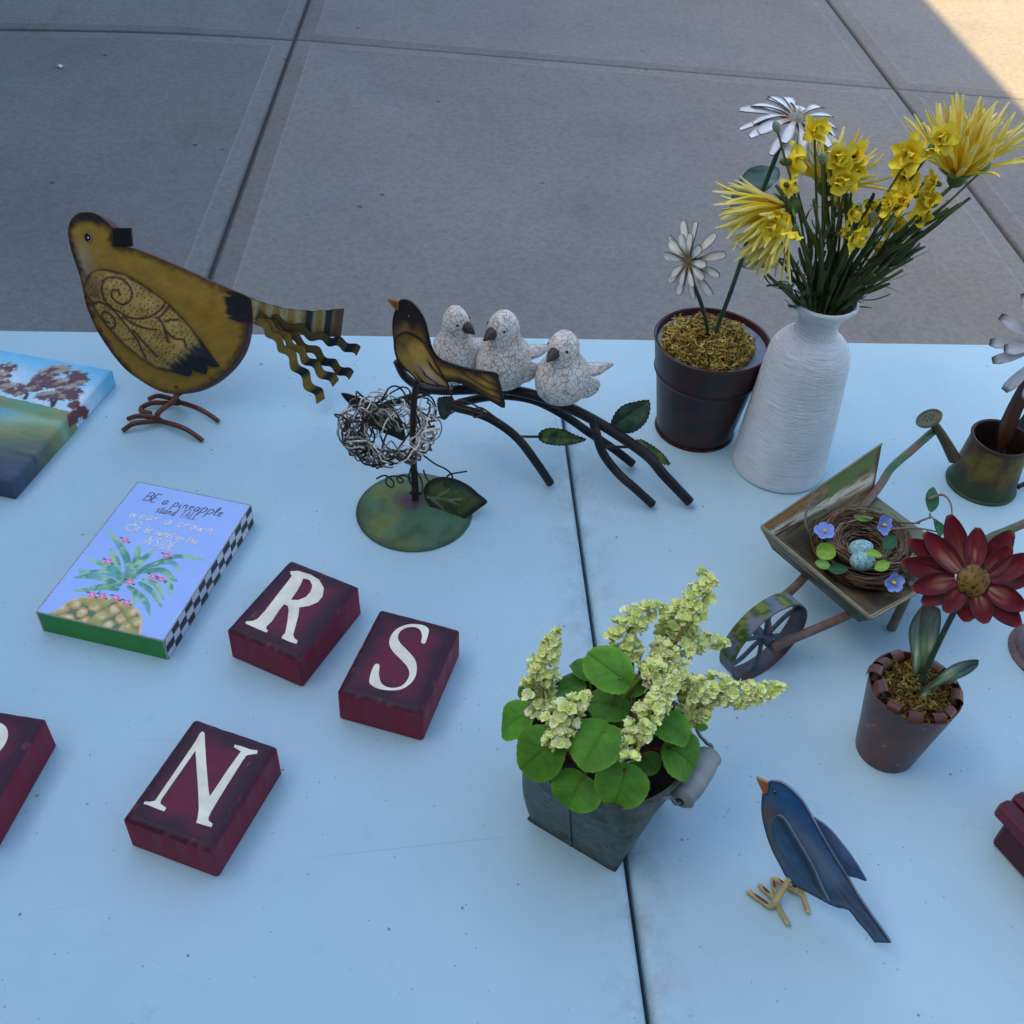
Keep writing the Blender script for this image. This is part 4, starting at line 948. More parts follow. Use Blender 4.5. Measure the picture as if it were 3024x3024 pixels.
# hand lettering, single strokes; glyphs in a 1-high box
GL = {
 'B': (.62, [[(.05, 0), (.1, 1)], [(.0, .95), (.4, 1), (.55, .8), (.35, .55), (.1, .5)], [(.1, .52), (.5, .5), (.6, .22), (.35, 0), (.02, .02)]]),
 'E': (.55, [[(.5, .98), (.1, .95), (.05, 0), (.5, .03)], [(.08, .5), (.4, .52)]]),
 'a': (.5, [[(.42, .42), (.25, .5), (.06, .3), (.1, .05), (.25, .02), (.4, .25), (.43, .46), (.42, .12), (.5, .02)]]),
 'p': (.5, [[(.05, .45), (.08, -.1), (.02, -.45)], [(.06, .3), (.25, .52), (.43, .35), (.35, .05), (.12, .04)]]),
 'P': (.55, [[(.05, .55), (.08, -.1), (.0, -.5)], [(.06, .4), (.28, .65), (.5, .42), (.35, .08), (.12, .04)]]),
 'i': (.25, [[(.08, .45), (.08, .1), (.14, .02), (.25, .08)], [(.08, .62), (.1, .66)]]),
 'n': (.5, [[(.05, .48), (.06, .02)], [(.06, .25), (.2, .48), (.34, .42), (.36, .08), (.46, .02)]]),
 'e': (.42, [[(.06, .25), (.32, .32), (.28, .48), (.1, .42), (.06, .15), (.2, .01), (.42, .1)]]),
 'l': (.28, [[(.05, .1), (.22, .75), (.16, 1), (.06, .7), (.08, .12), (.16, .01), (.28, .1)]]),
 's': (.38, [[(.33, .46), (.15, .5), (.08, .38), (.26, .24), (.28, .08), (.14, .0), (.02, .08)]]),
 't': (.32, [[(.16, .85), (.12, .12), (.2, .0), (.32, .1)], [(.0, .52), (.32, .56)]]),
 'd': (.5, [[(.36, .42), (.2, .48), (.05, .25), (.12, .03), (.28, .08), (.36, .4), (.38, 1), (.36, .12), (.48, .02)]]),
 'T': (.5, [[(0, .97), (.52, 1)], [(.26, .98), (.24, 0)]]),
 'A': (.55, [[(.02, 0), (.26, 1), (.5, 0)], [(.1, .38), (.42, .4)]]),
 'L': (.42, [[(.06, 1), (.05, .02), (.4, .04)]]),
 'w': (.68, [[(.0, .46), (.08, .06), (.16, .02), (.3, .42), (.34, .06), (.44, .02), (.58, .44), (.68, .46)]]),
 'r': (.36, [[(.05, .48), (.07, .02)], [(.07, .26), (.2, .5), (.34, .44)]]),
 'c': (.4, [[(.34, .4), (.2, .5), (.05, .25), (.14, .02), (.4, .1)]]),
 'o': (.46, [[(.22, .5), (.05, .25), (.2, .01), (.38, .25), (.22, .5), (.46, .42)]]),
 'b': (.45, [[(.1, 1), (.06, .05), (.22, .01), (.38, .2), (.28, .45), (.08, .3)]]),
 'h': (.48, [[(.1, 1), (.06, .02)], [(.07, .25), (.22, .5), (.34, .4), (.36, .08), (.46, .02)]]),
 'I': (.22, [[(.1, 1), (.1, 0)]]),
 'N': (.6, [[(.05, 0), (.08, 1), (.48, .02), (.52, 1)]]),
 'S': (.5, [[(.45, .85), (.25, 1), (.06, .8), (.4, .35), (.3, .02), (.02, .12)]]),
 'D': (.58, [[(.07, 1), (.06, 0)], [(0, .98), (.4, .9), (.52, .5), (.36, .08), (0, .0)]]),
 '&': (1.0, [[(.75, .78), (.45, 1), (.25, .75), (.55, .55), (.2, .5), (.05, .2), (.4, -.05), (.75, .2), (.85, .5), (.6, .35), (.95, .1)]]),
 ' ': (.34, [])}
def lettering(txt, line, hgt, col, wid=.00042):
    a, b = A(line)
    ln = np.linalg.norm(b - a)
    e = (b - a) / ln
    up = A((e[1], -e[0]))                       # towards the far end (v decreases)
    tot = sum(GL[c][0] + .1 for c in txt)
    mb = MB()
    x = 0
    for c in txt:
        w, st = GL[c]
        for s in st:
            p = smooth(A(s), 4) if len(s) > 3 else A(s)
            q = a + ((x + p[:, :1]) / tot * ln) * e + (p[:, 1:] * hgt) * up + .12 * hgt * p[:, 1:] * e
            W = po + q[:, :1] * pex + q[:, 1:] * pey
            W[:, 2] = PT + .00025
            mb.tube(W, [wid * .8, wid * 1.25, wid * .7], col, n=5, flat=.35)
        x += w + .1
    part(mb, 'lettering', M_print if col[0] > .5 else M_foil, psn, ang=80)
PL_ = D['ps_lines']
lettering('BE a pineaPPle', PL_[0], .0105, (.11, .11, .13))
lettering('stand TALL', PL_[1], .0092, (.17, .16, .17))
lettering('wear a crown', PL_[2], .0105, (.86, .80, .72), .00052)
lettering('be sweet on the', PL_[3], .0085, (.86, .80, .72), .0005)
lettering('INSIDE', PL_[4], .0105, (.88, .82, .75), .00052)
lettering('&', PL_[5], .0125, (.86, .80, .72), .00055)

# ------------------------------------------------------------ landscape canvas
(co, cex, cey, CL) = D['cv']
co, cex, cey = A(co), A((*cex, 0)), A((*cey, 0))           # near right corner; u to the right (negative inside), v away
CT, CWd = .0195, .24
cvs = thing('painted_canvas', 'landscape painting on stretched canvas at the left edge, trees by water under blue sky', 'painting', co - cex * CWd / 2 + cey * CL / 2 - A((0, 0, CT)))
cpz = D['cv_pts']
def cv_paint(u, v):
    """u<=0 on the face, u>0 is the distance down the wrapped right side"""
    n = fbm(u * 60, v * 60, 1)
    n2 = fbm(u * 30 + 9, v * 160, 2)
    hz = np.interp(u, A(cpz['hor'])[:, 0], A(cpz['hor'])[:, 1])
    bk_ = np.interp(u, A(cpz['bank'])[:, 0], A(cpz['bank'])[:, 1])
    sky_ = mix(A((.14, .52, .78)), A((.46, .72, .85)), ss(hz + .075, hz + .01, v + .03 * (n - .5)))
    sky_ = mix(sky_, A((.80, .84, .92)), ss(.45, .7, n) * ss(hz + .07, hz, v) * .9)
    c = sky_
    land = mix(A((.15, .26, .14)), A((.32, .35, .16)), n2)
    land = mix(land, A((.12, .33, .22)), ss(.55, .75, fbm(u * 40, v * 120, 7)))
    c = np.where((v < hz)[..., None], land, c)
    k = ss(hz - .012, hz - .022, v + .01 * (n - .5)) * ss(bk_ + .004, bk_ + .018, v)
    c = mix(c, mix(A((.08, .38, .66)), A((.30, .50, .32)), ss(-.10, -.03, u + .06 * (n2 - .5))), k * .9)
    lo = ss(bk_ + .012, bk_ - .018, v + .02 * (n - .5)) * .7
    c = mix(c, mix(A((.08, .12, .09)), A((.20, .20, .08)), n2), lo)
    lo2 = ss(bk_ + .004, bk_ - .055, v + .03 * (n2 - .5))
    c = mix(c, mix(A((.03, .045, .085)), A((.07, .10, .16)), n2), lo2)
    for t in cpz['trunks']:
        d, q = dline(u, v, t)
        c = mix(c, A((.05, .03, .04)), ss(.0026, .0014, d + .0012 * q))
    for i, (x, y) in enumerate(cpz['crowns'][:15]):
        r = .011 if i < 9 else .009
        d = np.hypot((u - x) * .9, v - y) + .013 * (fbm(u * 330, v * 330, 40 + i, 5) - .5) + .006 * (fbm(u * 90, v * 90, 80 + i) - .5)
        col = mix(A((.125, .065, .085)), A((.40, .33, .26)), ss(.45, .65, fbm(u * 120 - v * 60, v * 120, 11) + 2.5 * (-.045 - u)))
        col = mix(col, A((.58, .54, .44)), ss(.6, .72, fbm(u * 260, v * 200, 13)) * ss(-.03, -.08, u))
        c = mix(c, col, ss(r, r * .72, d))
    for x, y, r in ((.005, .112, .010), (.011, .120, .009), (.003, .100, .007), (-.004, .116, .007)):
        d = np.hypot(u - x, v - y) + .012 * (fbm(u * 200, v * 200, 60) - .5)
        c = mix(c, A((.15, .045, .05)), ss(r, r * .7, d))
    return c * (.93 + .14 * fbm(u * 900, v * 900, 3))[..., None]
nu, nv = 230, 190
s = np.linspace(-CWd, CT + .002, nu)
U, V = np.meshgrid(s, np.linspace(0, CL, nv), indexing='ij')
rr = .0035
def wrap(t):
    """arc over the rounded right edge: returns u, z"""
    u = np.where(t < -rr, t, np.where(t < rr * .57, -rr + rr * np.sin(np.clip((t + rr) / rr, 0, 1.5708)), 0))
    z = np.where(t < -rr, CT, np.where(t < rr * .57, CT - rr + rr * np.cos(np.clip((t + rr) / rr, 0, 1.5708)), CT - rr - (t - rr * .57)))
    return u, np.maximum(z, .0005)
uu, zz = wrap(U)
ex_ = np.minimum(V, CL - V)
zz = zz - np.where(zz > CT - .004, .003 * (1 - np.clip(ex_ / .003, 0, 1)) ** 2, 0)
P = co + uu[..., None] * cex + V[..., None] * cey
P[..., 2] = zz
mb = MB().grid(P, cv_paint(U, V))
part(mb, 'canvas_face', M_print, cvs, ang=0)
mb = MB()
for v, fl in ((0, True), (CL, False)):
    U, Z = np.meshgrid(np.linspace(-CWd, 0, 80), np.linspace(0.0005, CT - .0028, 5), indexing='ij')
    P = co + U[..., None] * cex + v * cey
    P[..., 2] = Z
    mb.grid(P, cv_paint(U, np.full(U.shape, v)), not fl)
part(mb, 'wrapped_edge', M_print, cvs, ang=0)
# ------------------------------------------------------------ big yellow metal hen
fr = fr_('hen_fr')
def P2(fr, q, off=0.0):
    o, ax, ay, n = [A(v) for v in fr]
    q = np.atleast_2d(A(q))
    return o + q[:, :1] * ax + q[:, 1:2] * ay + off * n
hen = thing('metal_bird', 'large yellow metal bird with swirl patterned wing, square black beak and ribbon tail', 'bird figurine', (fr[0][0], fr[0][1] + .01, 0))
HO = smooth(D['hen_front'], 3, True)
YEL = A((.36, .21, .028))
rump = A(D['hen_rump'][0])
HM = A(D['hen_marks'])
def hen_paint(u, v):
    n = fbm(u * 120, v * 120, 2)
    c = mix(YEL, A((.28, .155, .022)), n)
    c = c * (.86 + .28 * fbm(u * 40 + v * 25, v * 420 - u * 160, 44, 3))[..., None]
    d, _ = dline(u, v, np.vstack([HO, HO[:1]]))
    hy = v - HO[:, 1].min()
    # pale breast below the eye
    br = np.exp(-(((u - HM[0][0]) / .009) ** 2 + ((v - HM[0][1]) / .017) ** 2))
    c = mix(c, A((.36, .33, .22)), .7 * br)
    ed = ss(.007, .0008, d + .006 * (fbm(u * 260, v * 260, 5) - .5)) * np.where(u < -.03, 1, .75)
    c = mix(c, A((.045, .022, .015)), ed)
    top = ss(.012, .003, np.hypot(u - HM[1][0], (v - HM[1][1]) * 1.2) - .006 + .008 * (fbm(u * 200, v * 200, 9) - .5))
    c = mix(c, A((.02, .018, .018)), top * ss(.012, .006, d))
    r = np.hypot((u - rump[0]) * 1.0, (v - rump[1]) * .85) - .014 + .010 * (fbm(u * 90 + v * 420, v * 60, 7) - .5)
    c = mix(c, A((.014, .014, .018)), ss(.003, -.001, r))
    c = mix(c, A((.15, .04, .02)), ss(.62, .75, fbm(u * 300, v * 300, 8)) * ss(.009, .003, d) * .6)
    return c
MRN = A((.085, .022, .018))
mb = MB().plate(HO, fr, .0015, paint=hen_paint, res=.0016, edge=MRN, back=MRN, bulge=lambda u, v: .002 * ss(0, .03, dline(u, v, np.vstack([HO, HO[:1]]))[0]))
part(mb, 'body', M_metal, hen)
mb = MB()
ring = HO * [1, 1]
n = len(ring)
c0 = HO.mean(0)
V = []
for off, sc in ((-.0013, .995), (-.003, 1.0), (-.006, 1.004), (-.010, 1.004), (-.0125, 1.0)):
    V.append(P2(fr, c0 + (ring - c0) * sc + A((.0042, -.0036)) * (-off / .0125), off))
F = [(i * n + j, (i + 1) * n + j, (i + 1) * n + (j + 1) % n, i * n + (j + 1) % n) for i in range(4) for j in range(n)]
V = np.concatenate(V)
mb.add(V, F, mix(A((.10, .024, .02)), A((.03, .012, .012)), fbm(V[:, 0] * 200, V[:, 2] * 200, 3)))
mb.plate(HO + A((.0042, -.0036)), fr, .001, MRN, off=-.0120)
part(mb, 'rim', M_metal, hen)
mb = MB().plate(D['hen_beak'], fr, .005, (.008, .008, .009), off=.001)
part(mb, 'beak', M_metal, hen, label='square black beak')
ec = A(D['hen_eye'][0])
def eye_paint(u, v):
    q = np.hypot((u - ec[0]) / .0028, (v - ec[1]) / .0036)
    c = mix(A((.008, .008, .010)), A((.75, .75, .75)), ss(.86, .95, q) * ss(1.1, .98, q) * (u > ec[0]) * .6)
    return mix(c, A((.85, .85, .85)), ss(.34, .2, np.hypot((u - ec[0] - .0002) / .0022, (v - ec[1] + .0001) / .0029)))
th = np.linspace(0, 2 * math.pi, 28, endpoint=False)
mb = MB().plate(np.c_[ec[0] + .0030 * np.cos(th), ec[1] + .0038 * np.sin(th)], fr, .001, paint=eye_paint, res=.0003, off=.0029, edge=(.02, .02, .02))
part(mb, 'eye', M_metal, hen)
WO = smooth(D['hen_wing'], 2, True)
WT = A(D['hen_wtip'])
def wing_paint(u, v):
    n = fbm(u * 150, v * 150, 12)
    c = mix(A((.46, .31, .085)), A((.36, .22, .045)), n)
    c = mix(c, A((.10, .06, .03)), ss(.5, .8, fbm(u * 90, v * 300, 14)) * .5)
    a = (u - WT[1][0]) * .62 - (v - WT[1][1]) * .78
    # stamped dots
    gx, gy = (u * .8 - v * .6) / .0040, (u * .6 + v * .8) / .0035
    jx_, jy_ = np.floor(gx), np.floor(gy)
    px_ = gx - jx_ - .5 + .5 * (hash2(jx_, jy_, 3) - .5)
    py_ = gy - jy_ - .5 + .4 * (hash2(jx_, jy_, 4) - .5)
    dd, _ = dline(u, v, np.vstack([WO, WO[:1]]))
    dots = ss(.30, .17, np.hypot(px_ * 1.4, py_ * .75)) * ss(.002, .004, dd) * (hash2(jx_, jy_, 6) > .25)
    c = mix(c, A((.055, .026, .015)), dots * .85)
    for L in D['hen_lines']:
        d, _ = dline(u, v, smooth(L, 3))
        c = mix(c, A((.05, .024, .014)), ss(.0015, .0006, d) * .9)
    c = mix(c, A((.045, .025, .016)), ss(.0035, .0004, dd + .004 * (n - .5)) * .9)
    lf = ss(.012, .0, dline(u, v, D['hen_lines'][0][7:9])[0]) * 0
    st = fbm((u * .78 + v * .62) * 420, (u * .62 - v * .78) * 40, 15)
    m = ss(.009, .021, (u * .62 - v * .78) - (WT[0][0] * .62 - WT[0][1] * .78) + .018 + .016 * (st - .5))
    c = mix(c, A((.016, .018, .026)), m)
    hd = np.hypot(u - WO[2][0] - .004, v - WO[2][1] + .006)
    c = mix(c, A((.05, .03, .02)), ss(.02, .004, hd + .01 * (n - .5)) * .6)
    return c
def wing_h(u, v):
    d, _ = dline(u, v, np.vstack([WO, WO[:1]]))
    h = .0055 * ss(0, .022, d) - .001
    for L in D['hen_lines']:
        q, _ = dline(u, v, smooth(L, 3))
        h = h - .0006 * ss(.0016, .0003, q)
    return h
mb = MB().plate(WO, fr, .001, paint=wing_paint, res=.0008, off=.006, edge=(.03, .018, .012), bulge=wing_h)
part(mb, 'wing', M_metal, hen)
# tail: one broad crimped strip and four narrow wavy ribbons
a, b = P2(fr, D['hen_t1'], -.006)
mb = MB()
e = b - a
ln = np.linalg.norm(e)
T = np.linspace(0, 1, 80)
W = np.linspace(-1, 1, 9)
ct = a + T[:, None] * e + np.c_[np.zeros(80), np.zeros(80), -.012 * np.sin(T * math.pi) * .6]
hw = .011 + .0065 * T
rip = .0011 * np.sin(T * 2 * math.pi * 6.5)
P = ct[:, None, :] + W[None, :, None] * (hw[:, None, None] * unit((.16, -.12, 1)))
P = P + rip[:, None, None] * np.array([.1, -1.0, .3])
tt = np.repeat(T[:, None], 9, 1)
nn_ = fbm(tt * 200, np.repeat(W[None, :], 80, 0) * 3, 4)
c = mix(A((.40, .27, .06)), A((.58, .48, .26)), ss(.3, .7, np.sin(tt * 2 * math.pi * 6.5) * .5 + .5) * nn_ * 1.3)
bands = (ss(.56, .60, tt) * ss(.69, .64, tt)) + ss(.78, .81, tt) * ss(.90, .86, tt)
c = mix(c, A((.03, .032, .045)), np.clip(bands + .5 * ss(.4, .5, tt) * ss(.7, .8, nn_), 0, 1))
c = mix(c, A((.16, .08, .055)), ss(.87, .92, tt))
mb.grid(P, c)
P2_ = P + A((0, .0012, 0))
mb.grid(P2_, c * .5, flip=True)
part(mb, 'tail_strip', M_metal, hen, ang=80)
for k, L in enumerate(D['hen_tails']):
    ct = smooth(P2(fr, L, -.007), 16)
    m = len(ct)
    T = np.linspace(0, 1, m)
    tg = np.gradient(ct, axis=0)
    tg /= np.linalg.norm(tg, axis=1)[:, None]
    side = np.cross(tg, [0, -1, 0])
    side /= np.linalg.norm(side, axis=1)[:, None]
    wav = np.sin(T * 2 * math.pi * 5 + k * .4)
    W = np.linspace(-1, 1, 5)
    hw = .0042 + .0012 * T
    P = ct[:, None, :] + W[None, :, None] * hw[:, None, None] * side[:, None, :] + wav[:, None, None] * .0022 * side[:, None, :] + (np.cos(T * 2 * math.pi * 4.2 + k)[:, None, None] * .0009 + .004 * k * T[:, None, None] - .006 * T[:, None, None]) * A((0, -1, 0))
    tt = np.repeat(T[:, None], 5, 1)
    c = mix(A((.26, .17, .03)), A((.16, .11, .03)), fbm(tt * 60, tt * 0 + k, 3))
    bnd = ss(.62, .66, tt) * ss(.76, .70, tt) + ss(.84, .88, tt) * ss(.95, .91, tt)
    c = mix(c, A((.015, .016, .02)), np.clip(bnd + (.55 if k in (0, 1) else 0), 0, 1))
    mb = MB().grid(P, c)
    mb.grid(P + A((0, .001, 0)), c * .6, flip=True)
    part(mb, 'tail_ribbon', M_metal, hen, ang=80)
# legs and wire toes
LEG = A((.12, .038, .022))
bot = P2(fr, [HO[np.argmin(HO[:, 1])]], 0)[0]
for k in range(2):
    ft = A(D['hen_foot'][k])
    top = bot + A((.004 + .012 * k, .004 + .020 * k, .003))
    mid = (top + ft) / 2 + A((.005, 0, .004))
    mb = MB().tube([top + A((0, 0, .004)), top + A((0, 0, -.004)), mid, ft + A((0, 0, .008)), ft + A((0, 0, -.001))], .0026, LEG, 8, 5)
    mb.ball(ft, .0034, LEG * .8, 8, 6)
    lg = part(mb, 'leg', M_dark, hen)
    for q in D['hen_toes'][3 * k:3 * k + 3]:
        mb = MB().tube(A(q) - A((0, 0, .0006)), [.0024, .0025, .0023], LEG * rng.uniform(.8, 1.3), 8, 5)
        part(mb, 'toe', M_dark, lg)

# ------------------------------------------------------------ nest ornament with perched metal bird
bx, by, br_ = D['nest_base']
nest = thing('nest_ornament', 'yellow and black metal bird above a tangled wire nest on domed green base', 'ornament', (bx, by, 0))
def dome_col(t, z, V):
    n = fbm(V[:, 0] * 60 + 5, V[:, 1] * 60, 4)
    c = mix(A((.05, .10, .045)), A((.085, .17, .095)), ss(.3, .7, n))
    c = mix(c, A((.16, .20, .05)), ss(.55, .75, fbm(V[:, 0] * 45, V[:, 1] * 45 + 3, 6)) * .7)
    c = mix(c, A((.10, .045, .075)), ss(.022, .004, np.hypot(V[:, 0], V[:, 1]) + .02 * (n - .5)) * .8)
    return mix(c, A((.02, .05, .03)), ss(.046, .051, np.hypot(V[:, 0], V[:, 1])) * .6)
rs = np.linspace(1, 0, 26)
prof = [(br_ * .985, 0), (br_, .0012)] + [(br_ * r * .995, .0016 + .0125 * (1 - r ** 1.8)) for r in rs[:-1]] + [(1e-7, .0141)]
part(MB().lathe(prof, (bx, by, 0), n=96, colf=dome_col), 'base', M_metal, nest, ang=60)
nf = fr_('nest_fr')
SP_ = P2(nf, D['nest_stem'])
part(MB().tube(SP_, [.0034, .003, .0028, .0026], (.035, .022, .018), 10, 5), 'stem', M_dark, nest)
# tangled wire bowl
nc = A(D['nest_c']) + A((0, -.010, -.008))
for k in range(48):
    ph0 = rng.uniform(0, 2 * math.pi)
    ext = rng.uniform(1.2, 4.2)
    m = int(10 + ext * 7)
    ph = ph0 + np.linspace(0, ext, m) * rng.choice([-1, 1])
    loops = rng.uniform(.6, 2.6)
    lv = rng.uniform(-.85, 1)
    a = np.linspace(0, loops * 2 * math.pi * ext / 2, m) + rng.uniform(0, 6.3)
    R0 = .032 + .006 * lv + .006 * np.cos(a) + rng.normal(0, .0008, m)
    z = .0135 * lv + .0075 * np.sin(a) + rng.normal(0, .0006, m)
    R0 = R0 * np.where(z < -.008, .82, 1.0)
    P = nc + np.c_[R0 * np.cos(ph), R0 * np.sin(ph) * .98, z]
    tone = rng.choice(3, p=[.4, .33, .27])
    col = [(.030, .017, .013), (.26, .22, .17), (.68, .66, .56)][tone]
    P = smooth(P, 2)
    part(MB().tube(P, .00065 if tone else .0008, A(col) * rng.uniform(.8, 1.2), 6), 'nest_wire', M_wire if tone else M_dark, nest, ang=80)
for k in range(5):      # wires that cross the bottom of the bowl
    a0 = rng.uniform(0, 6.3)
    a1 = a0 + math.pi + rng.uniform(-.7, .7)
    P = [nc + A((.03 * math.cos(a0), .03 * math.sin(a0), -.010)), nc + A((.012 * math.cos(a0 + .6), .012 * math.sin(a0 + .6), -.021)), nc + A((.012 * math.cos(a1), .012 * math.sin(a1), -.021)), nc + A((.03 * math.cos(a1), .03 * math.sin(a1), -.010))]
    part(MB().tube(P, .0009, (.04, .022, .016), 6, 6), 'nest_wire', M_dark, nest, ang=80)
for q in D['curls']:
    part(MB().tube(A(q) + rng.normal(0, .0006, (len(q), 3)), .0008, (.05, .03, .02), 6, 5), 'tendril', M_dark, nest, ang=80)
def metal_leaf(frd, outline, parent, veins=None, dark=(.022, .045, .018), lite=(.07, .095, .025), th=.0012, sm=4, ribs=None, name='leaf'):
    OL = smooth(outline, sm, True) if sm else A(outline)
    cl = np.vstack([OL, OL[:1]])
    def pn(u, v):
        n = fbm(u * 150, v * 150, 21)
        c = mix(A(lite), A(dark), ss(.3, .75, n))
        d, _ = dline(u, v, cl)
        c = mix(c, A((.012, .014, .010)), ss(.0075, .0008, d + .004 * (n - .5)))
        for L in veins or []:
            q, t = dline(u, v, L)
            c = mix(c, A((.13, .20, .11)), ss(.0014, .0007, q + .0006 * t))
        return c
    mb = MB().plate(OL, frd, th, paint=pn, res=.0013, edge=(.015, .018, .012), bulge=lambda u, v: .0035 * ss(0, .02, dline(u, v, cl)[0]))
    return part(mb, name, M_metal, parent)
metal_leaf(fr_('nl_fr'), D['nl_leaf'], nest, D['nl_vein'])
metal_leaf(fr_('n2_fr'), D['n2_leaf'], nest, None, dark=(.018, .022, .014), lite=(.035, .045, .02))
part(MB().tube(D['nl_stalk'], .0018, (.03, .03, .018), 8), 'leaf_stalk', M_dark, nest)
bf = fr_('nb_fr')
BO = smooth(D['nb_body'], 3, True)
bcl = np.vstack([BO, BO[:1]])
BE = A(D['nb_eye'][0])
def nb_paint(u, v):
    n = fbm(u * 160, v * 160, 3)
    c = mix(A((.46, .27, .045)), A((.36, .19, .03)), n)
    hd = v - BE[1]
    br = np.exp(-(((u - BE[0] + .004) / .014) ** 2 + ((hd + .026) / .012) ** 2))
    c = mix(c, A((.42, .27, .12)), .6 * br)
    c = mix(c, A((.020, .015, .014)), ss(-.022, -.004, hd + .012 * (n - .5)))
    d, _ = dline(u, v, bcl)
    bk = ss(.010, .001, d + .006 * (n - .5)) * ss(-.02, .0, u - BE[0] + .004)
    c = mix(c, A((.022, .016, .014)), bk * .95)
    tl = u - BE[0]
    st = np.abs((((v + .52 * u) / .0058) % 1) - .5)
    c = mix(c, A((.03, .02, .014)), ss(.24, .10, st) * ss(.034, .046, tl) * .9)
    c = mix(c, A((.7, .7, .7)), ss(.0007, .0004, np.hypot(u - BE[0], hd)))
    return mix(c, A((.02, .015, .012)), ss(.002, .0006, d))
bird = part(MB().plate(BO, bf, .0016, paint=nb_paint, res=.0011, edge=(.02, .015, .012), bulge=lambda u, v: .0035 * ss(0, .012, dline(u, v, bcl)[0])), 'bird', M_metal, nest, label='flat yellow and black bird')
KO = D['nb_beak']
part(MB().plate(KO, bf, .002, off=.001, res=.0015, edge=(.25, .08, .02), paint=lambda u, v: mix(A((.45, .17, .03)), A((.10, .04, .02)), ss(.5, .8, fbm(u * 300, v * 300)))), 'beak', M_metal, bird)
QO = smooth(D['nb_wing'], 3, True)
qcl = np.vstack([QO, QO[:1]])
def nw_paint(u, v):
    n = fbm(u * 160, v * 160, 8)
    c = mix(A((.50, .31, .055)), A((.42, .24, .04)), n)
    o = A(D['nb_wing'][0])
    al = (u - o[0]) * .62 - (v - o[1]) * .78
    ac = (u - o[0]) * .78 + (v - o[1]) * .62
    c = mix(c, A((.50, .36, .26)), np.exp(-((ac - .004 + .1 * 0) / .004) ** 2) * ss(.018, .034, al) * .9)
    st = np.abs((((ac + .0008 * np.sin(al * 200)) / .0075) % 1) - .5)
    c = mix(c, A((.028, .018, .012)), ss(.17, .07, st) * ss(.024, .036, al + .02 * (n - .5)))
    c = mix(c, A((.05, .03, .015)), ss(.016, .003, al + .012 * (n - .5)) * .75)
    return mix(c, A((.018, .014, .011)), ss(.0026, .0005, dline(u, v, qcl)[0]))
part(MB().plate(QO, bf, .0012, paint=nw_paint, res=.001, off=.0055, edge=(.02, .014, .01), bulge=lambda u, v: .004 * ss(0, .014, dline(u, v, qcl)[0])), 'wing', M_metal, bird)

# ------------------------------------------------------------ three white birds on a metal branch
bm_ = A(D['br_main'])
brn = thing('branch_ornament', 'three crackled white ceramic birds sitting on a dark arched metal branch with green leaves', 'ornament', (bm_[5][0], bm_[5][1], 0))
TUBE = A((.014, .013, .015))
def bark(path, r, sm=6):
    P = smooth(path, sm)
    c = mix(TUBE, A((.040, .030, .030)), ss(.5, .8, fbm(np.linspace(0, 14, len(P)), np.zeros(len(P)) + path[0][0] * 90, 3)))
    mb = MB().tube(P, r, c, 14)
    e = unit(P[-1] - P[-2])
    return mb
part(bark(D['br_main'], [.0036, .0042, .0046, .0046, .0048, .0048, .0046]), 'branch', M_dark, brn)
for k in ('br_a', 'br_b', 'br_c', 'br_left'):
    part(bark(D[k], .0040 if k != 'br_left' else .0036), 'twig', M_dark, brn)
for q in D['br_stalks']:
    part(MB().tube(q, .0013, (.02, .03, .02), 8), 'leaf_stalk', M_dark, brn)
def serrated(outline, n=150, depth=.0011, teeth=26):
    S = smooth(outline, 12, True)
    L = np.r_[0, np.cumsum(np.linalg.norm(np.diff(np.vstack([S, S[:1]]), axis=0), axis=1))]
    t = np.linspace(0, L[-1], n, endpoint=False)
    X = np.c_[np.interp(t, L, np.r_[S[:, 0], S[0, 0]]), np.interp(t, L, np.r_[S[:, 1], S[0, 1]])]
    tg = np.roll(X, -1, 0) - np.roll(X, 1, 0)
    nn = np.c_[tg[:, 1], -tg[:, 0]] / (np.linalg.norm(tg, axis=1)[:, None] + 1e-12)
    ar = .5 * np.sum(X[:, 0] * np.roll(X[:, 1], -1) - X[:, 1] * np.roll(X[:, 0], -1))
    if ar < 0:
        nn = -nn
    return X + nn * (depth * ((t / L[-1] * teeth) % 1 - .5))[:, None]
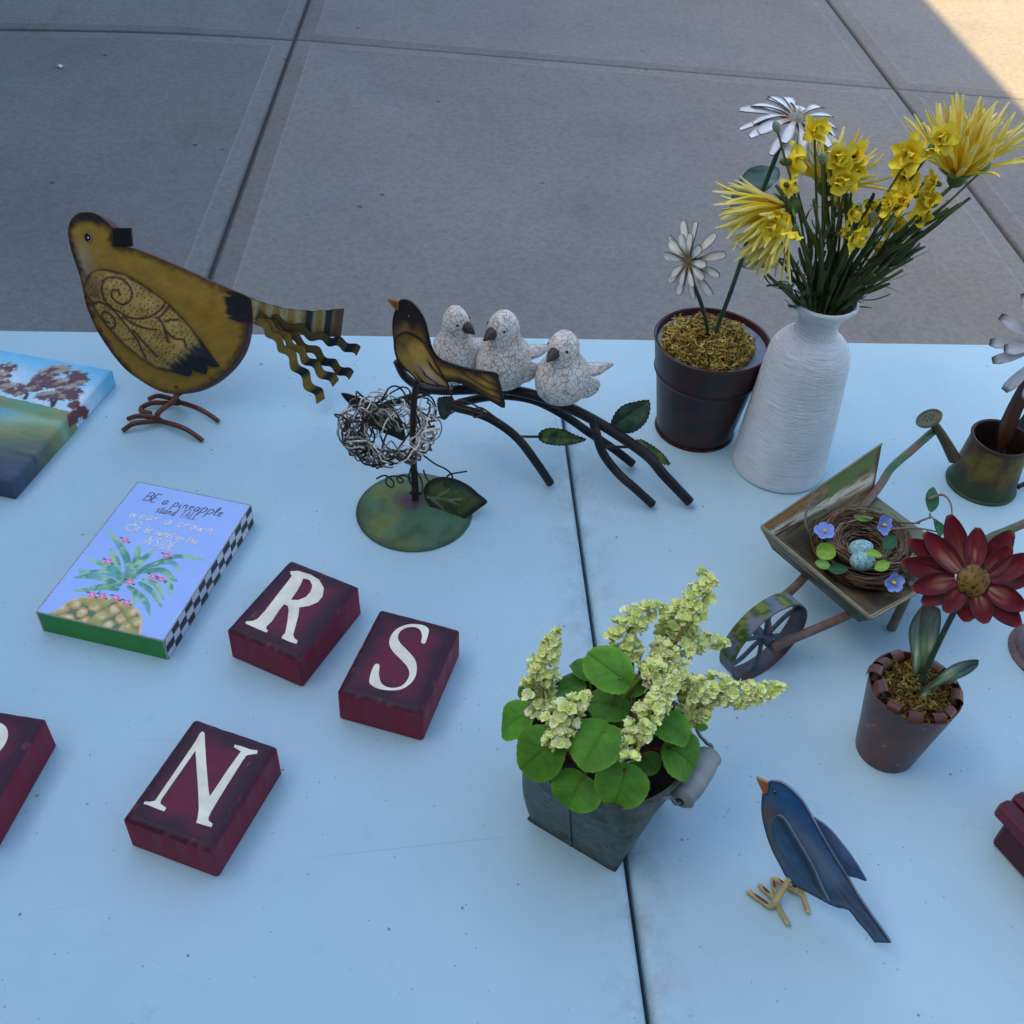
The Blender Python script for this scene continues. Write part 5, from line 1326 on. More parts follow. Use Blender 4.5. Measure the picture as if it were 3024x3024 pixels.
for k in range(4):
    frd, ol = D['br_leaf%d' % k]
    X = serrated(ol)
    a, b = A(ol[0]), A(ol[0])
    far = A(ol)[np.argmax(np.hypot(*(A(ol) - a).T))]
    ax_ = unit(far - a)
    cl = np.vstack([X, X[:1]])
    def vein(u, v, a=a, ax_=ax_):
        s = (u - a[0]) * ax_[0] + (v - a[1]) * ax_[1]
        w = (u - a[0]) * -ax_[1] + (v - a[1]) * ax_[0]
        q = np.abs((((s - np.abs(w) * .9) / .0058) % 1) - .5)
        return s, w, np.minimum(np.abs(w), .0011 + .006 * q)
    def pn(u, v, k=k, cl=cl, vein=vein):
        n = fbm(u * 170, v * 170, 40 + k)
        g1, g2 = ((.040, .085, .045), (.14, .22, .05)) if k in (0, 2) else ((.035, .075, .05), (.06, .12, .075))
        c = mix(A(g1), A(g2), ss(.40, .72, n))
        if k == 2:
            c = mix(c, A((.28, .27, .03)), ss(.55, .7, fbm(u * 120, v * 120, 77)))
        s, w, q = vein(u, v)
        c = mix(c, A((.10, .16, .09)) if k != 1 else A((.035, .075, .05)), ss(.0010, .0004, q) * .7)
        return mix(c, A((.012, .02, .012)), ss(.0016, .0004, dline(u, v, cl)[0]))
    mb = MB().plate(X, [A(q) for q in frd], .0008, paint=pn, res=.0012, edge=(.015, .025, .015), bulge=lambda u, v, vein=vein: -.0012 * ss(.0016, .0, vein(u, v)[2]) + .002 * ss(.0, .008, np.abs(vein(u, v)[1])))
    part(mb, 'leaf', M_metal, brn)
GLZ = A((.76, .74, .68))
def ceramic_bird(base, top, width, look, tail):
    """base point on the branch, look = horizontal beak direction, tail = tail direction"""
    base, top = A(base), A(top)
    Hh = np.linalg.norm(top - base)
    mb = MB()
    look, tail = unit((*look, 0)), unit((*tail, 0))
    side = np.cross(look, (0, 0, 1))
    zs = np.array([0, .02, .06, .13, .22, .32, .42, .52, .60, .66, .72, .79, .86, .92, .97, 1.0])
    ws = np.array([.0, .26, .48, .76, .95, 1.0, .97, .86, .70, .60, .57, .57, .52, .41, .26, 0])
    hx = np.interp(zs, [0, .5, .75, 1], [0, .0, .10, .10])
    n = 28
    V, C = [], []
    for z, w, h in zip(zs, ws, hx):
        th = np.linspace(0, 2 * math.pi, n, endpoint=False)
        bel = 1 + .10 * np.cos(th) * (1 if z < .5 else 0)
        fat = np.interp(z, [0, .3, .6, 1], [1.0, 1.10, 1.12, 1.12])
        P = base + (top - base) * z + look * (h * width * .6) + (np.cos(th) * fat * bel)[:, None] * look * w * width / 2 + np.sin(th)[:, None] * side * w * width / 2
        V.append(P)
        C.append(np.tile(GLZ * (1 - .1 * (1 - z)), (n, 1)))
    m = len(zs)
    F = [(i * n + j, i * n + (j + 1) % n, (i + 1) * n + (j + 1) % n, (i + 1) * n + j) for i in range(m - 1) for j in range(n)]
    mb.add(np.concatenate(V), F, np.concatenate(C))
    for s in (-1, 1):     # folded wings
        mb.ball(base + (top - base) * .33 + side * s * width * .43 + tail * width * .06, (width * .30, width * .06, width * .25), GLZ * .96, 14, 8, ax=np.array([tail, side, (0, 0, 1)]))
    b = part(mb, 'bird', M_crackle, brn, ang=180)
    hc = base + (top - base) * .80 + look * width * .06
    bk = hc + look * width * .27
    part(MB().tube([bk, bk + look * width * .10 - A((0, 0, .0006)), bk + look * width * .25 - A((0, 0, .003))], [.0056, .0046, .0006], (.055, .04, .036), 8), 'beak', M_dark, b)
    for s in (-1, 1):
        ep = hc + A((0, 0, Hh * .045)) + unit(look * .70 + side * s * .72) * width * .278
        part(MB().ball(ep, .0012, (.006, .006, .006), 8, 6), 'eye', M_metal, b)
    t0 = base + (top - base) * .40 + tail * width * .36
    part(MB().tube([t0, t0 + tail * width * .3 + A((0, 0, .001)), t0 + tail * width * .62 + A((0, 0, .003))], [.010, .0085, .0016], mix(GLZ * .9, A((.28, .22, .16)), np.array([0, .3, .9])), 12, 0, flat=.45), 'tail', M_crackle, b, ang=180)
    f = MB()
    for s in (-1, 1):
        f.tube([base + side * s * width * .12 + A((0, 0, .003)), base + side * s * width * .12 - A((0, 0, .004))], .0016, GLZ * .7, 6)
    part(f, 'feet', M_crackle, b)
TL = ((.85, .5), (.95, .35), (.95, .25))
LK = ((.75, -.62), (-.70, -.66), (-.62, -.75))
for bp_, tp_, w_, lk, tl in zip(D['br_birds'], D['br_birdtop'], D['br_birdw'], LK, TL):
    bp_, tp_ = A(bp_), A(tp_)
    tp_ = A((bp_[0] - .002, bp_[1], min(tp_[2], bp_[2] + .080)))
    ceramic_bird(bp_, tp_, w_[0] * .87, lk, tl)

# ------------------------------------------------------------ blue metal bird
bf = fr_('bb_fr')
bb = thing('metal_bird', 'small flat dark blue metal bird with orange beak, standing near the bucket', 'bird figurine', (.23, .3265, 0))
BO2 = smooth(D['bb_body'], 2, True)
c2 = np.vstack([BO2, BO2[:1]])
E2 = A(D['bb_eye'][0])
bx0 = unit(A(D['bb_body'][17]) - A(D['bb_body'][0]))
def bb_paint(u, v):
    n = fbm(u * 200, v * 200, 3)
    s = (u - E2[0]) * bx0[0] + (v - E2[1]) * bx0[1]
    w = (u - E2[0]) * -bx0[1] + (v - E2[1]) * bx0[0]         # positive towards the back
    c = mix(A((.045, .125, .235)), A((.020, .090, .225)), ss(-.01, .012, w + .006 * (n - .5)))
    c = mix(c, A((.14, .185, .26)), np.exp(-((w + .004) / .007) ** 2) * ss(.01, .022, s) * .75)  # lighter grey sheen along the middle, painted into the colour
    bl = ss(-.006, -.013, w + .003 * (n - .5)) * ss(.004, .012, s) * ss(.062, .04, s)
    c = mix(c, A((.16, .09, .055)), bl * .7)
    c = mix(c, A((.018, .035, .07)), ss(.0025, .0005, dline(u, v, c2)[0] + .002 * (n - .5)) * .8)
    st = fbm(w * 900, s * 30, 6)
    c = mix(c, A((.022, .045, .085)), ss(.065, .08, s) * st)
    q = np.hypot((u - E2[0]) / .0017, (v - E2[1]) / .0023)
    c = mix(c, A((.004, .004, .006)), ss(1.05, .9, q))
    return mix(c, A((.8, .8, .8)), ss(.4, .2, np.hypot((u - E2[0]) / .0017, (v - E2[1] - .0005) / .0023)))
body = part(MB().plate(BO2, bf, .0015, paint=bb_paint, res=.0006, edge=(.16, .20, .26), bulge=lambda u, v: .003 * ss(0, .012, dline(u, v, c2)[0])), 'body', M_metal, bb)
part(MB().plate(D['bb_beak'], bf, .0016, off=.0008, res=.001, edge=(.35, .22, .10), paint=lambda u, v: mix(A((.40, .24, .07)), A((.42, .10, .02)), ss(0, .009, u - A(D['bb_beak'][0])[0] + .003 * (fbm(u * 400, v * 400) - .5)))), 'beak', M_metal, bb)
W2 = smooth(D['bb_wing'], 2, True)
w2c = np.vstack([W2, W2[:1]])
def bw_paint(u, v):
    n = fbm(u * 200, v * 200, 13)
    d, _ = dline(u, v, w2c)
    s = (u - E2[0]) * bx0[0] + (v - E2[1]) * bx0[1]
    c = mix(A((.022, .080, .155)), A((.04, .125, .225)), n)
    c = mix(c, A((.09, .115, .16)), ss(.055, .085, s + .016 * (n - .5)) * .75)
    rid, _ = dline(u, v, smooth(D['bb_wing'][1:11], 2))
    c = mix(c, A((.020, .024, .022)), np.exp(-((rid - .0035) / .002) ** 2) * .7)
    return mix(c, A((.25, .32, .40)), ss(.0008, .0003, rid))
part(MB().plate(W2, bf, .001, paint=bw_paint, res=.0006, off=.0042, edge=(.2, .26, .33), bulge=lambda u, v: .0022 * ss(0, .008, dline(u, v, w2c)[0])), 'wing', M_metal, bb)
B2 = smooth(D['bb_back'], 2, True)
o_, x_, y_, n_ = bf
part(MB().plate(B2, bf, .001, off=-.004, res=.0009, edge=(.10, .15, .24), paint=lambda u, v: mix(A((.09, .16, .31)), A((.014, .07, .19)), ss(.028, .045, (u - A(D['bb_back'][0])[0]) + .02 * (fbm(u * 60, v * 500, 2) - .5)))), 'wing', M_metal, bb)
YF = A((.50, .42, .19))
for k in range(2):
    ft, tp = A(D['bb_feet'][k]), A(D['bb_legs'][k])
    tp = tp + A(n_) * (-.002 - .004 * k) + A((0, 0, .004))
    lg = part(MB().tube([tp, (tp * .5 + ft * .5) + A((0, 0, .001)), ft + A((0, 0, .002)), ft], [.0018, .0020, .0020], YF, 10, 4).ball(ft, .0027, YF, 10, 6), 'leg', M_metal, bb)
    for q in D['bb_toes'][4 * k:4 * k + 4] if k == 0 else D['bb_toes'][4:]:
        P = smooth(A(q), 5)
        mb = MB().tube(P, .0018, mix(YF, YF * .6, fbm(np.linspace(0, 9, len(P)), np.zeros(len(P)) + q[0][0] * 99, 3)), 10).ball(P[-1], .0018, YF, 8, 6)
        if q is not D['bb_toes'][3] and q is not D['bb_toes'][6]:
            h_ = len(P) * 2 // 5
            mb.tube(P[h_:] + A((0, 0, .0010)), [.0008, .0011, .0010, .0006], (.15, .018, .016), 8)
        part(mb, 'toe', M_metal, lg)
# ------------------------------------------------------------ petals and leaves
def petal(L, W, prof, curl=0., cup=0., ny=10, nx=5, colf=None, th=0.0, sway=0., ruff=0.):
    """strip along +y with width profile, bending towards +z"""
    t = np.linspace(0, 1, ny)
    w = np.interp(t, np.linspace(0, 1, len(prof)), prof) * W / 2
    s = np.linspace(-1, 1, nx)
    ang = curl * t
    y = np.concatenate([[0], np.cumsum(np.cos(ang[:-1]) * L / (ny - 1))])
    z = np.concatenate([[0], np.cumsum(np.sin(ang[:-1]) * L / (ny - 1))])
    P = np.zeros((ny, nx, 3))
    P[..., 0] = w[:, None] * s[None, :] + sway * L * (t ** 2)[:, None]
    cz = cup * w[:, None] * (s ** 2)[None, :] + ruff * W * np.sin(t * 9)[:, None] * s[None, :]
    P[..., 1] = y[:, None] - np.sin(ang)[:, None] * cz
    P[..., 2] = z[:, None] + np.cos(ang)[:, None] * cz
    T, S = np.meshgrid(t, s, indexing='ij')
    c = colf(T, S) if colf else A((.5, .5, .5))
    mb = MB().grid(P, c, flip=True)
    if th:
        mb.grid(P - A((0, 0, th)), c * .45, flip=False)
        bd = [(i, 0) for i in range(ny)] + [(ny - 1, j) for j in range(1, nx)] + [(i, nx - 1) for i in range(ny - 2, -1, -1)]
        idx = [i * nx + j for i, j in bd]
        V = np.concatenate([P.reshape(-1, 3), (P - A((0, 0, th))).reshape(-1, 3)])
        N = nx * ny
        mb.add(V, [(a, b, b + N, a + N) for a, b in zip(idx[:-1], idx[1:])], A((.04, .03, .03)))
    return mb
ROUND = [.36, .38, .44, .56, .76, .95, 1, .93, .58]
def moss_cap(parent, centre, R, dome, n, stems=(), hz=.0065, tone=1.0):
    """tangle of dried moss strands over a low mound"""
    mb = MB()
    cx, cy, cz = centre
    rs, th = np.linspace(1, 0, 9), np.linspace(0, 2 * math.pi, 37)[:-1]
    prof = [(R * r + 1e-7, dome * (1 - r ** 2) - .001) for r in rs]
    mb.lathe(prof, centre, n=36, colf=lambda t, z, V: mix(A((.020, .014, .005)), A((.08, .055, .012)), fbm(V[:, 0] * 400, V[:, 1] * 400, 3)))
    pal = [(.34, .24, .05), (.42, .31, .09), (.22, .15, .03), (.12, .085, .02), (.30, .17, .04), (.45, .38, .14)]
    for i in range(n):
        r, a = R * math.sqrt(rng.uniform(0, 1.02)), rng.uniform(0, 6.3)
        z = cz + dome * (1 - (r / R) ** 2) + rng.uniform(-.001, hz) * (.3 + 1.2 * vn(A(r * math.cos(a) * 260), A(r * math.sin(a) * 260), 9))
        m = rng.integers(4, 8)
        d = rng.uniform(0, 6.3)
        P = [A((cx + r * math.cos(a), cy + r * math.sin(a), z))]
        for k in range(m):
            d += rng.uniform(-1.5, 1.5)
            P.append(P[-1] + A((math.cos(d), math.sin(d), rng.uniform(-.8, .9))) * rng.uniform(.0009, .0024))
        P = A(P)
        rr_ = np.hypot(P[:, 0] - cx, P[:, 1] - cy)
        P[:, :2] = np.where((rr_ > R)[:, None], A((cx, cy)) + (P[:, :2] - A((cx, cy))) * (R / rr_)[:, None], P[:, :2])
        mb.tube(P, [.0005, .0008, .0004], A(pal[rng.integers(6)]) * rng.uniform(.55, 1.35) * tone, 4, cap=False)
    return part(mb, 'moss', M_moss, parent, stuff=True, ang=80)

# ------------------------------------------------------------ brown metal pot with two daisies
px0, py0 = .2562, .8173
dz = thing('daisy_pot', 'dark brown metal pot of moss with two white metal daisies, beside the vase', 'flower pot', (px0, py0, 0))
HP, RB, RT = .1036, .0373, .0527
def rp_(z):
    return RB + (RT - RB) * z / HP
SPOTS = [(math.radians(a), z) for a, z in ((-105, .080), (-112, .058), (-80, .062), (-88, .038), (-112, .028), (-55, .030), (-60, .07), (-140, .05), (-35, .05), (-20, .08), (-70, .015), (-95, .095))]
def pot_col(t, z, V):
    n = fbm(t * 5, z * 40, 5)
    c = mix(A((.030, .008, .007)), A((.050, .011, .009)), n)
    tt = np.where(t > math.pi, t - 2 * math.pi, t)
    for a, zz in SPOTS:
        q = np.hypot((tt - a) * .042, z - zz) + .006 * (vn(t * 60, z * 700, 4) - .5)
        c = mix(c, A((.010, .008, .014)), ss(.012, .003, q) * .9)
    return c
bead = []
for z in np.linspace(.003, HP - .001, 70):
    r = rp_(z) - (.0012 if z > .070 else 0) * -1 + .0014 * math.exp(-((z - .070) / .0016) ** 2)
    bead.append((r, z))
prof = [(RB - .002, 0), (RB + .0016, .0003), (RB + .0022, .0015), (RB + .0014, .003)] + bead + [(RT + .0018, HP), (RT + .0020, HP + .0010), (RT + .0010, HP + .0016), (RT - .0004, HP + .0008), (RT - .0010, HP - .004), (RT - .003, HP - .013)]
part(MB().lathe(prof, (px0, py0, 0), n=96, colf=pot_col), 'pot', M_gloss, dz, ang=50)
part(MB().lathe([(RT - .0018, HP - .0050), (.02, HP - .0046), (1e-7, HP - .0044)], (px0, py0, 0), (.20, .24, .30), 60), 'soil_disc', M_metal, dz)
moss_cap(dz, (px0 - .005, py0 - .003, HP - .0050), .0430, .011, 1700, tone=1.25)
GST = A((.030, .060, .042))
def stem(path, r, parent, col=GST, name='stem'):
    P = smooth(path, 5)
    c = mix(A(col), A(col) * 1.7, fbm(np.linspace(0, 9, len(P)), np.zeros(len(P)), 3))
    return part(MB().tube(P, r, c, 10), name, M_metal, parent)
stem(D['dz_s1'], .0019, dz)
stem(D['dz_s2'], .0020, dz)
def daisy_col(tip, base, streak):
    def f(T, S):
        c = mix(A(base), A(tip), ss(.12, .5, T + .25 * (vn(T * 14, S * 3 + 5, 3) - .5)))
        c = mix(c, A(streak) * .5, ss(.78, 1.0, np.abs(S)) * .7)
        return c
    return f
def daisy(parent, c, n, L1, L2, W, cols, tiltz, seed, nrm_up=(0, 0, 1), pr=.006, n1=11, n2=10, dip=.12, cc=((.20, .13, .04), (.10, .10, .11)), lay=.0025, curl=-.35):
    r_ = random.Random(seed)
    c, n = A(c), unit(n)
    ex = unit(np.cross((0.31, .2, 1), n))
    ey = np.cross(n, ex)
    head = MB()
    prof = [(pr * q, pr * .42 * (1 - q ** 2) + .0012) for q in np.linspace(1, .01, 8)]
    V0 = []
    m = MB().lathe(prof, (0, 0, 0), n=24, colf=lambda t, z, V: mix(A(cc[0]), A(cc[1]), ss(.35, .65, fbm(V[:, 0] * 600, V[:, 1] * 600, seed))))
    V = m.v[0] @ np.array([ex, ey, n]) + c
    head.add(V, m.f, m.c[0])
    hd = part(head, 'flower_head', M_metal, parent, ang=70)
    meshes = []
    for k in range(3):
        ms = [petal(L, W * r_.uniform(.9, 1.1), ROUND, curl=curl * r_.uniform(.4, 1.5), cup=.22, colf=cols, th=.0008, ny=9).mesh('petal', M_metal, 50) for L in (L1, L2)]
        meshes.append(ms)
    for lay_, (N, j) in enumerate(((n1, 0), (n2, 1))):
        for i in range(N):
            a = 2 * math.pi * (i + .5 * lay_) / N + r_.uniform(-.1, .1)
            d = ex * math.cos(a) + ey * math.sin(a)
            up = n * (r_.uniform(-.10, .14) + dip * lay_)
            M = frame(c + d * pr * .55 + n * lay * lay_, d + up, n + d * r_.uniform(-.1, .1) + np.cross(n, d) * r_.uniform(-.25, .25), r_.uniform(.88, 1.06))
            inst(meshes[r_.randrange(3)][j], 'petal', hd, M)
    return hd
cw = daisy_col((.80, .80, .72), (.24, .16, .09), (.16, .11, .08))
f1 = A(D['dz_f1'])
daisy(dz, f1, (-.86, -.46, .12), .031, .021, .0086, cw, 0, 3, pr=.0058, n1=11, n2=10, dip=.2)
cw2 = daisy_col((.72, .76, .80), (.38, .26, .16), (.2, .15, .12))
f2 = A(D['dz_f2'])
daisy(dz, f2, (.06, -.17, 1.0), .041, .031, .0092, cw2, 0, 8, pr=.0095, n1=15, n2=11, dip=.10, cc=((.30, .24, .10), (.12, .17, .21)), curl=-.75)
for k, nm in ((1, 'dz_l1'), (2, 'dz_l2')):
    frd, ol = D[nm]
    OL = smooth(ol, 3, True)
    cl = np.vstack([OL, OL[:1]])
    lc = (A((.30, .46, .45)), A((.20, .33, .34))) if k == 1 else (A((.40, .42, .28)), A((.30, .31, .19)))
    part(MB().plate(OL, [A(q) for q in frd], .001, res=.002, edge=(.08, .1, .09), bulge=lambda u, v: .004 * np.sin(u * 230 + v * 90),
         paint=lambda u, v: mix(mix(lc[0], lc[1], ss(.35, .7, fbm(u * 90, v * 90, k))), A((.06, .07, .06)), ss(.0025, .0006, dline(u, v, cl)[0]) * .4 + .5 * ss(.62, .74, fbm(u * 60 - v * 200, v * 40, 7)))), 'leaf', M_metal, dz)

# ------------------------------------------------------------ white vase
vx, vy = .3271, .7612
vase = thing('vase', 'white bottle vase ribbed with fine rings, holding yellow flowers', 'vase', (vx, vy, 0))
HV = .1804
prof = [(.037, 0), (.0415, .0004), (.0432, .002), (.0437, .005), (.0435, .012), (.0410, .060), (.0378, .105), (.0366, .121), (.0352, .1295), (.0326, .1365), (.0280, .1425), (.0220, .1475), (.0187, .1525), (.0176, .1580), (.0181, .1635), (.0203, .1695), (.0238, .1740), (.0268, .1768), (.0284, .1792), (.0287, .1813), (.0278, .1828), (.0260, .1826), (.0228, .1775), (.0185, .1690), (.0160, .160), (.0160, .150)]
P = A(prof)
S = smooth(P, 6)
part(MB().lathe(S, (vx, vy, 0), n=120, colf=lambda t, z, V: mix(A((.82, .86, .88)), A((.74, .79, .82)), fbm(t * 6, z * 60, 3))), 'vase_body', M_string, vase, ang=180)
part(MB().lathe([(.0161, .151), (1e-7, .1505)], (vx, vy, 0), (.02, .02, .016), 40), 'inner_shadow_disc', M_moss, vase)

# ------------------------------------------------------------ yellow bouquet
MOUTH = A((vx, vy, .172))
SG = A((.070, .098, .030))
def from_vase(tip, parent, r=.0016, name='stem', bow=.012, col=SG):
    tip = A(tip)
    d = tip - MOUTH
    off = unit(A((d[0], d[1], 0)) + 1e-6) * min(.012, np.hypot(d[0], d[1]) * .35) * rng.uniform(.5, 1)
    root = MOUTH + off * .9 + A((0, 0, -.012))
    mid = root * .45 + tip * .55 + unit(A((d[0], d[1], 0)) + 1e-6) * -bow * rng.uniform(.4, 1.2) + rng.normal(0, .002, 3)
    P = smooth([root, root * .75 + mid * .25 + A((0, 0, .004)), mid, tip], 5)
    c = mix(col, A(col) * 1.9, fbm(np.linspace(0, 7, len(P)), np.zeros(len(P)) + tip[0] * 99, 3))
    part(MB().tube(P, [r, r, r * .75], c, 7), name, M_leaf, parent)
    return P
def strap_leaf_mesh(L, W, curl, col):
    return petal(L, W, [.6, .9, 1, .95, .8, .6], curl=curl, cup=.3, ny=8, nx=3, colf=lambda T, S: mix(A(col) * .7, A(col) * 1.3, vn(T * 6, S * 2, 3))).mesh('leaf', M_leaf, 60)
SLV = [strap_leaf_mesh(L, .0034, c_, col) for L, c_, col in ((.026, .5, (.065, .098, .032)), (.034, .9, (.045, .070, .026)), (.020, -.4, (.09, .125, .045)), (.030, 1.5, (.055, .08, .035)))]
def stem_leaves(P, parent, n, t0=.05, t1=.9, sc=1.0):
    for k in range(n):
        i = int((t0 + (t1 - t0) * rng.uniform()) * (len(P) - 2))
        tg = unit(P[i + 1] - P[i])
        side = unit(rng.normal(0, 1, 3))
        side = unit(side - tg * (side @ tg))
        d = unit(tg * rng.uniform(.7, 1.4) + side * rng.uniform(.3, .8))
        inst(SLV[rng.integers(4)], 'leaf', parent, frame(P[i], d, -side + tg * .3, rng.uniform(.7, 1.15) * sc))
def mumcol(T, S):
    c = mix(A((.84, .46, .010)), A((.88, .68, .04)), ss(.05, .4, T))
    c = mix(c, A((.89, .80, .26)), ss(.5, .95, T))
    return mix(c, c * .8, ss(.5, 1, np.abs(S)) * .6)
def mumcol2(T, S):
    c = mix(A((.70, .62, .46)), A((.82, .60, .08)), ss(.0, .35, T))
    return mix(c, A((.85, .76, .30)), ss(.6, 1, T))
MUM = [petal(.060, .0046, [.55, .7, .75, .72, .68, .7, .9, .75, .35], curl=c_, cup=cu, ny=11, nx=4, colf=f_, sway=s_).mesh('petal', M_fabric, 60)
       for c_, cu, s_, f_ in ((.35, 1.1, .05, mumcol), (.7, 1.4, -.08, mumcol), (-.25, 1.2, .1, mumcol), (.1, .9, -.12, mumcol2), (1.0, 1.3, .02, mumcol))]
def spider_mum(label, c, axis, n, R, spread, parent_leaves, seed):
    c, ax_ = A(c), unit(axis)
    o = thing('chrysanthemum', label, 'flower', MOUTH, 'yellow spider chrysanthemums')
    P = from_vase(c - ax_ * .004, o, .0022)
    stem_leaves(P, o, parent_leaves, .1, .75, 1.2)
    ex = unit(np.cross(ax_, (.3, .2, 1)))
    ey = np.cross(ax_, ex)
    m = MB()
    m.ball(c, .0075, (.10, .17, .035), 12, 8)
    for k in range(6):
        a = k * 1.05
        d = ex * math.cos(a) + ey * math.sin(a)
        q = petal(.018, .012, [.7, 1, .95, .7, .2], curl=.5, cup=.4, ny=6, nx=4, colf=lambda T, S: mix(A((.09, .20, .035)), A((.15, .28, .06)), T))
        M = frame(c - ax_ * .002, d + ax_ * .3, ax_)
        V = np.concatenate(q.v)
        V = V @ np.array(M.to_3x3()).T + np.array(M.translation)
        m.add(V, q.f, np.concatenate(q.c))
    hd = part(m, 'flower_head', M_leaf, o, ang=70)
    r_ = np.random.default_rng(seed)
    for i in range(n):
        t = (i + .5) / n
        a = i * 2.39996
        th_ = spread[0] + (spread[1] - spread[0]) * math.sqrt(t)
        d = ax_ * math.cos(th_) + (ex * math.cos(a) + ey * math.sin(a)) * math.sin(th_)
        d = unit(d + r_.normal(0, .07, 3))
        k = r_.integers(5) if th_ < 1.3 else r_.choice([0, 2, 3])
        inst(MUM[k], 'petal', hd, frame(c + d * .004, d, ax_ + r_.normal(0, .25, 3), R / .060 * r_.uniform(.78, 1.06)))
    return o
spider_mum('large open yellow spider chrysanthemum at the right of the vase bouquet', D['bq_mums'][0], (-.02, .12, 1.0), 95, D['bq_mumR'][0] * .87, (.0, 1.12), 5, 1)
spider_mum('yellow spider chrysanthemum leaning left of the bouquet with downward petals', A(D['bq_mums'][1]) + A((0, .012, 0)), (-.76, -.25, -.45), 80, D['bq_mumR'][1] * .97, (.12, 1.06), 6, 2)
spider_mum('yellow spider chrysanthemum deep in the middle behind the small blossoms', D['bq_mums'][2], (.15, .25, .95), 60, .046, (.1, 1.35), 4, 3)
# sprays of small ruffled blossoms
def blossom_mesh(seed):
    r_ = np.random.default_rng(seed)
    mb = MB()
    for lay_ in range(2):
        N = 5 if lay_ == 0 else 4
        for k in range(N):
            a = 6.283 * (k + .5 * lay_) / N + r_.uniform(-.2, .2)
            q = petal(.0130 * (1 - .25 * lay_), .0088, [.35, .7, 1, 1, .8, .45], curl=r_.uniform(.0, 1.0), cup=r_.uniform(-.1, .6), ny=7, nx=5, ruff=r_.uniform(-.32, .32),
                      colf=lambda T, S: mix(A((.88, .60, .010)), A((.89, .76, .07)), ss(.2, .8, T + .3 * (vn(T * 9, S * 4 + seed, 2) - .5))))
            el = .25 + .75 * lay_ + r_.uniform(-.2, .25)
            d = A((math.cos(a) * math.cos(el), math.sin(a) * math.cos(el), math.sin(el)))
            M = frame((0, 0, 0), d, (0, 0, 1))
            V = np.concatenate(q.v) @ np.array(M.to_3x3()).T
            mb.add(V, q.f, np.concatenate(q.c))
    mb.ball((0, 0, -.002), (.0028, .0028, .005), (.10, .15, .03), 8, 6)
    return mb.mesh('blossom', M_fabric, 70)
BLS = [blossom_mesh(k) for k in range(4)]
SPR = [('spray of small yellow blossoms rising tallest in front of the white daisy', [0, 4, 6], [9, 0], [6, 12]),
       ('spray of small yellow blossoms in the upper middle of the bouquet', [1, 2, 3, 5], [1], [5, 8, 9]),
       ('spray of small yellow blossoms leaning right under the big chrysanthemum', [6, 7, 8, 10], [3], [10, 0]),
       ('spray of small yellow blossoms low in the centre of the bouquet', [11, 12, 13, 14], [2, 4, 5], [1, 2, 13]),
       ('spray of small yellow blossoms on long stalks at the far right side', [9, 10], [3], [11, 3, 4, 7])]
FL, BD, TP = D['bq_fl'], D['bq_bud'], D['bq_tips']
used = {}
asg = [[0, 4, 5], [1, 2, 3], [6, 7, 8], [11, 12, 13, 14], [9, 10]]
bds = [[0], [1], [5], [2, 4], [3]]
tps = [[6, 7, 8, 4], [5, 13, 9], [10, 11, 0], [3, 12, 2], [1, 9, 0]]
for (lab, *_), fl, bd, tp in zip(SPR, asg, bds, tps):
    o = thing('flower_spray', lab, 'flower', MOUTH + A((rng.uniform(-.004, .004), rng.uniform(-.004, .004), 0)), 'sprays of small yellow blossoms')
    for i in fl:
        c = A(FL[i])
        P = from_vase(c, o, .0012, bow=.008)
        stem_leaves(P, o, 5, .05, .85)
        d = unit(P[-1] - P[-2] + A((rng.uniform(-.7, .7), rng.uniform(-.9, .1), rng.uniform(-.1, .5))))
        x = unit(np.cross(d, (.2, .9, .1)))
        y = np.cross(d, x)
        M = Matrix(((x[0], y[0], d[0], c[0]), (x[1], y[1], d[1], c[1]), (x[2], y[2], d[2], c[2]), (0, 0, 0, 1))) @ Matrix.Scale(rng.uniform(.95, 1.25), 4)
        inst(BLS[rng.integers(4)], 'blossom', o, M)
        for e_ in range(rng.integers(1, 3)):
            M2 = Matrix.Translation(Vector(rng.normal(0, .0075, 3))) @ M @ Matrix.Rotation(rng.uniform(-1.2, 1.2), 4, Vector(rng.normal(0, 1, 3))) @ Matrix.Scale(rng.uniform(.6, .85), 4)
            inst(BLS[rng.integers(4)], 'blossom', o, M2)
    for i in bd:
        c = A(BD[i])
        P = from_vase(c, o, .0011, bow=.006)
        stem_leaves(P, o, 3, .1, .9)
        d = unit(P[-1] - P[-2])
        part(MB().ball(c + d * .003, (.0030, .0030, .0052), mix(A((.22, .32, .20)), A((.34, .42, .26)), np.linspace(0, 1, 90))[:1][0], 10, 8, ax=np.array([unit(np.cross(d, (1, .2, 0))), np.cross(d, unit(np.cross(d, (1, .2, 0)))), d])), 'bud', M_leaf, o, ang=180)
    for i in tp:
        c = A(TP[i])
        for s in range(2):
            P = from_vase(c + rng.normal(0, .006, 3), o, .0016, bow=.010)
            stem_leaves(P, o, 6, .28, 1.0, 1.1)

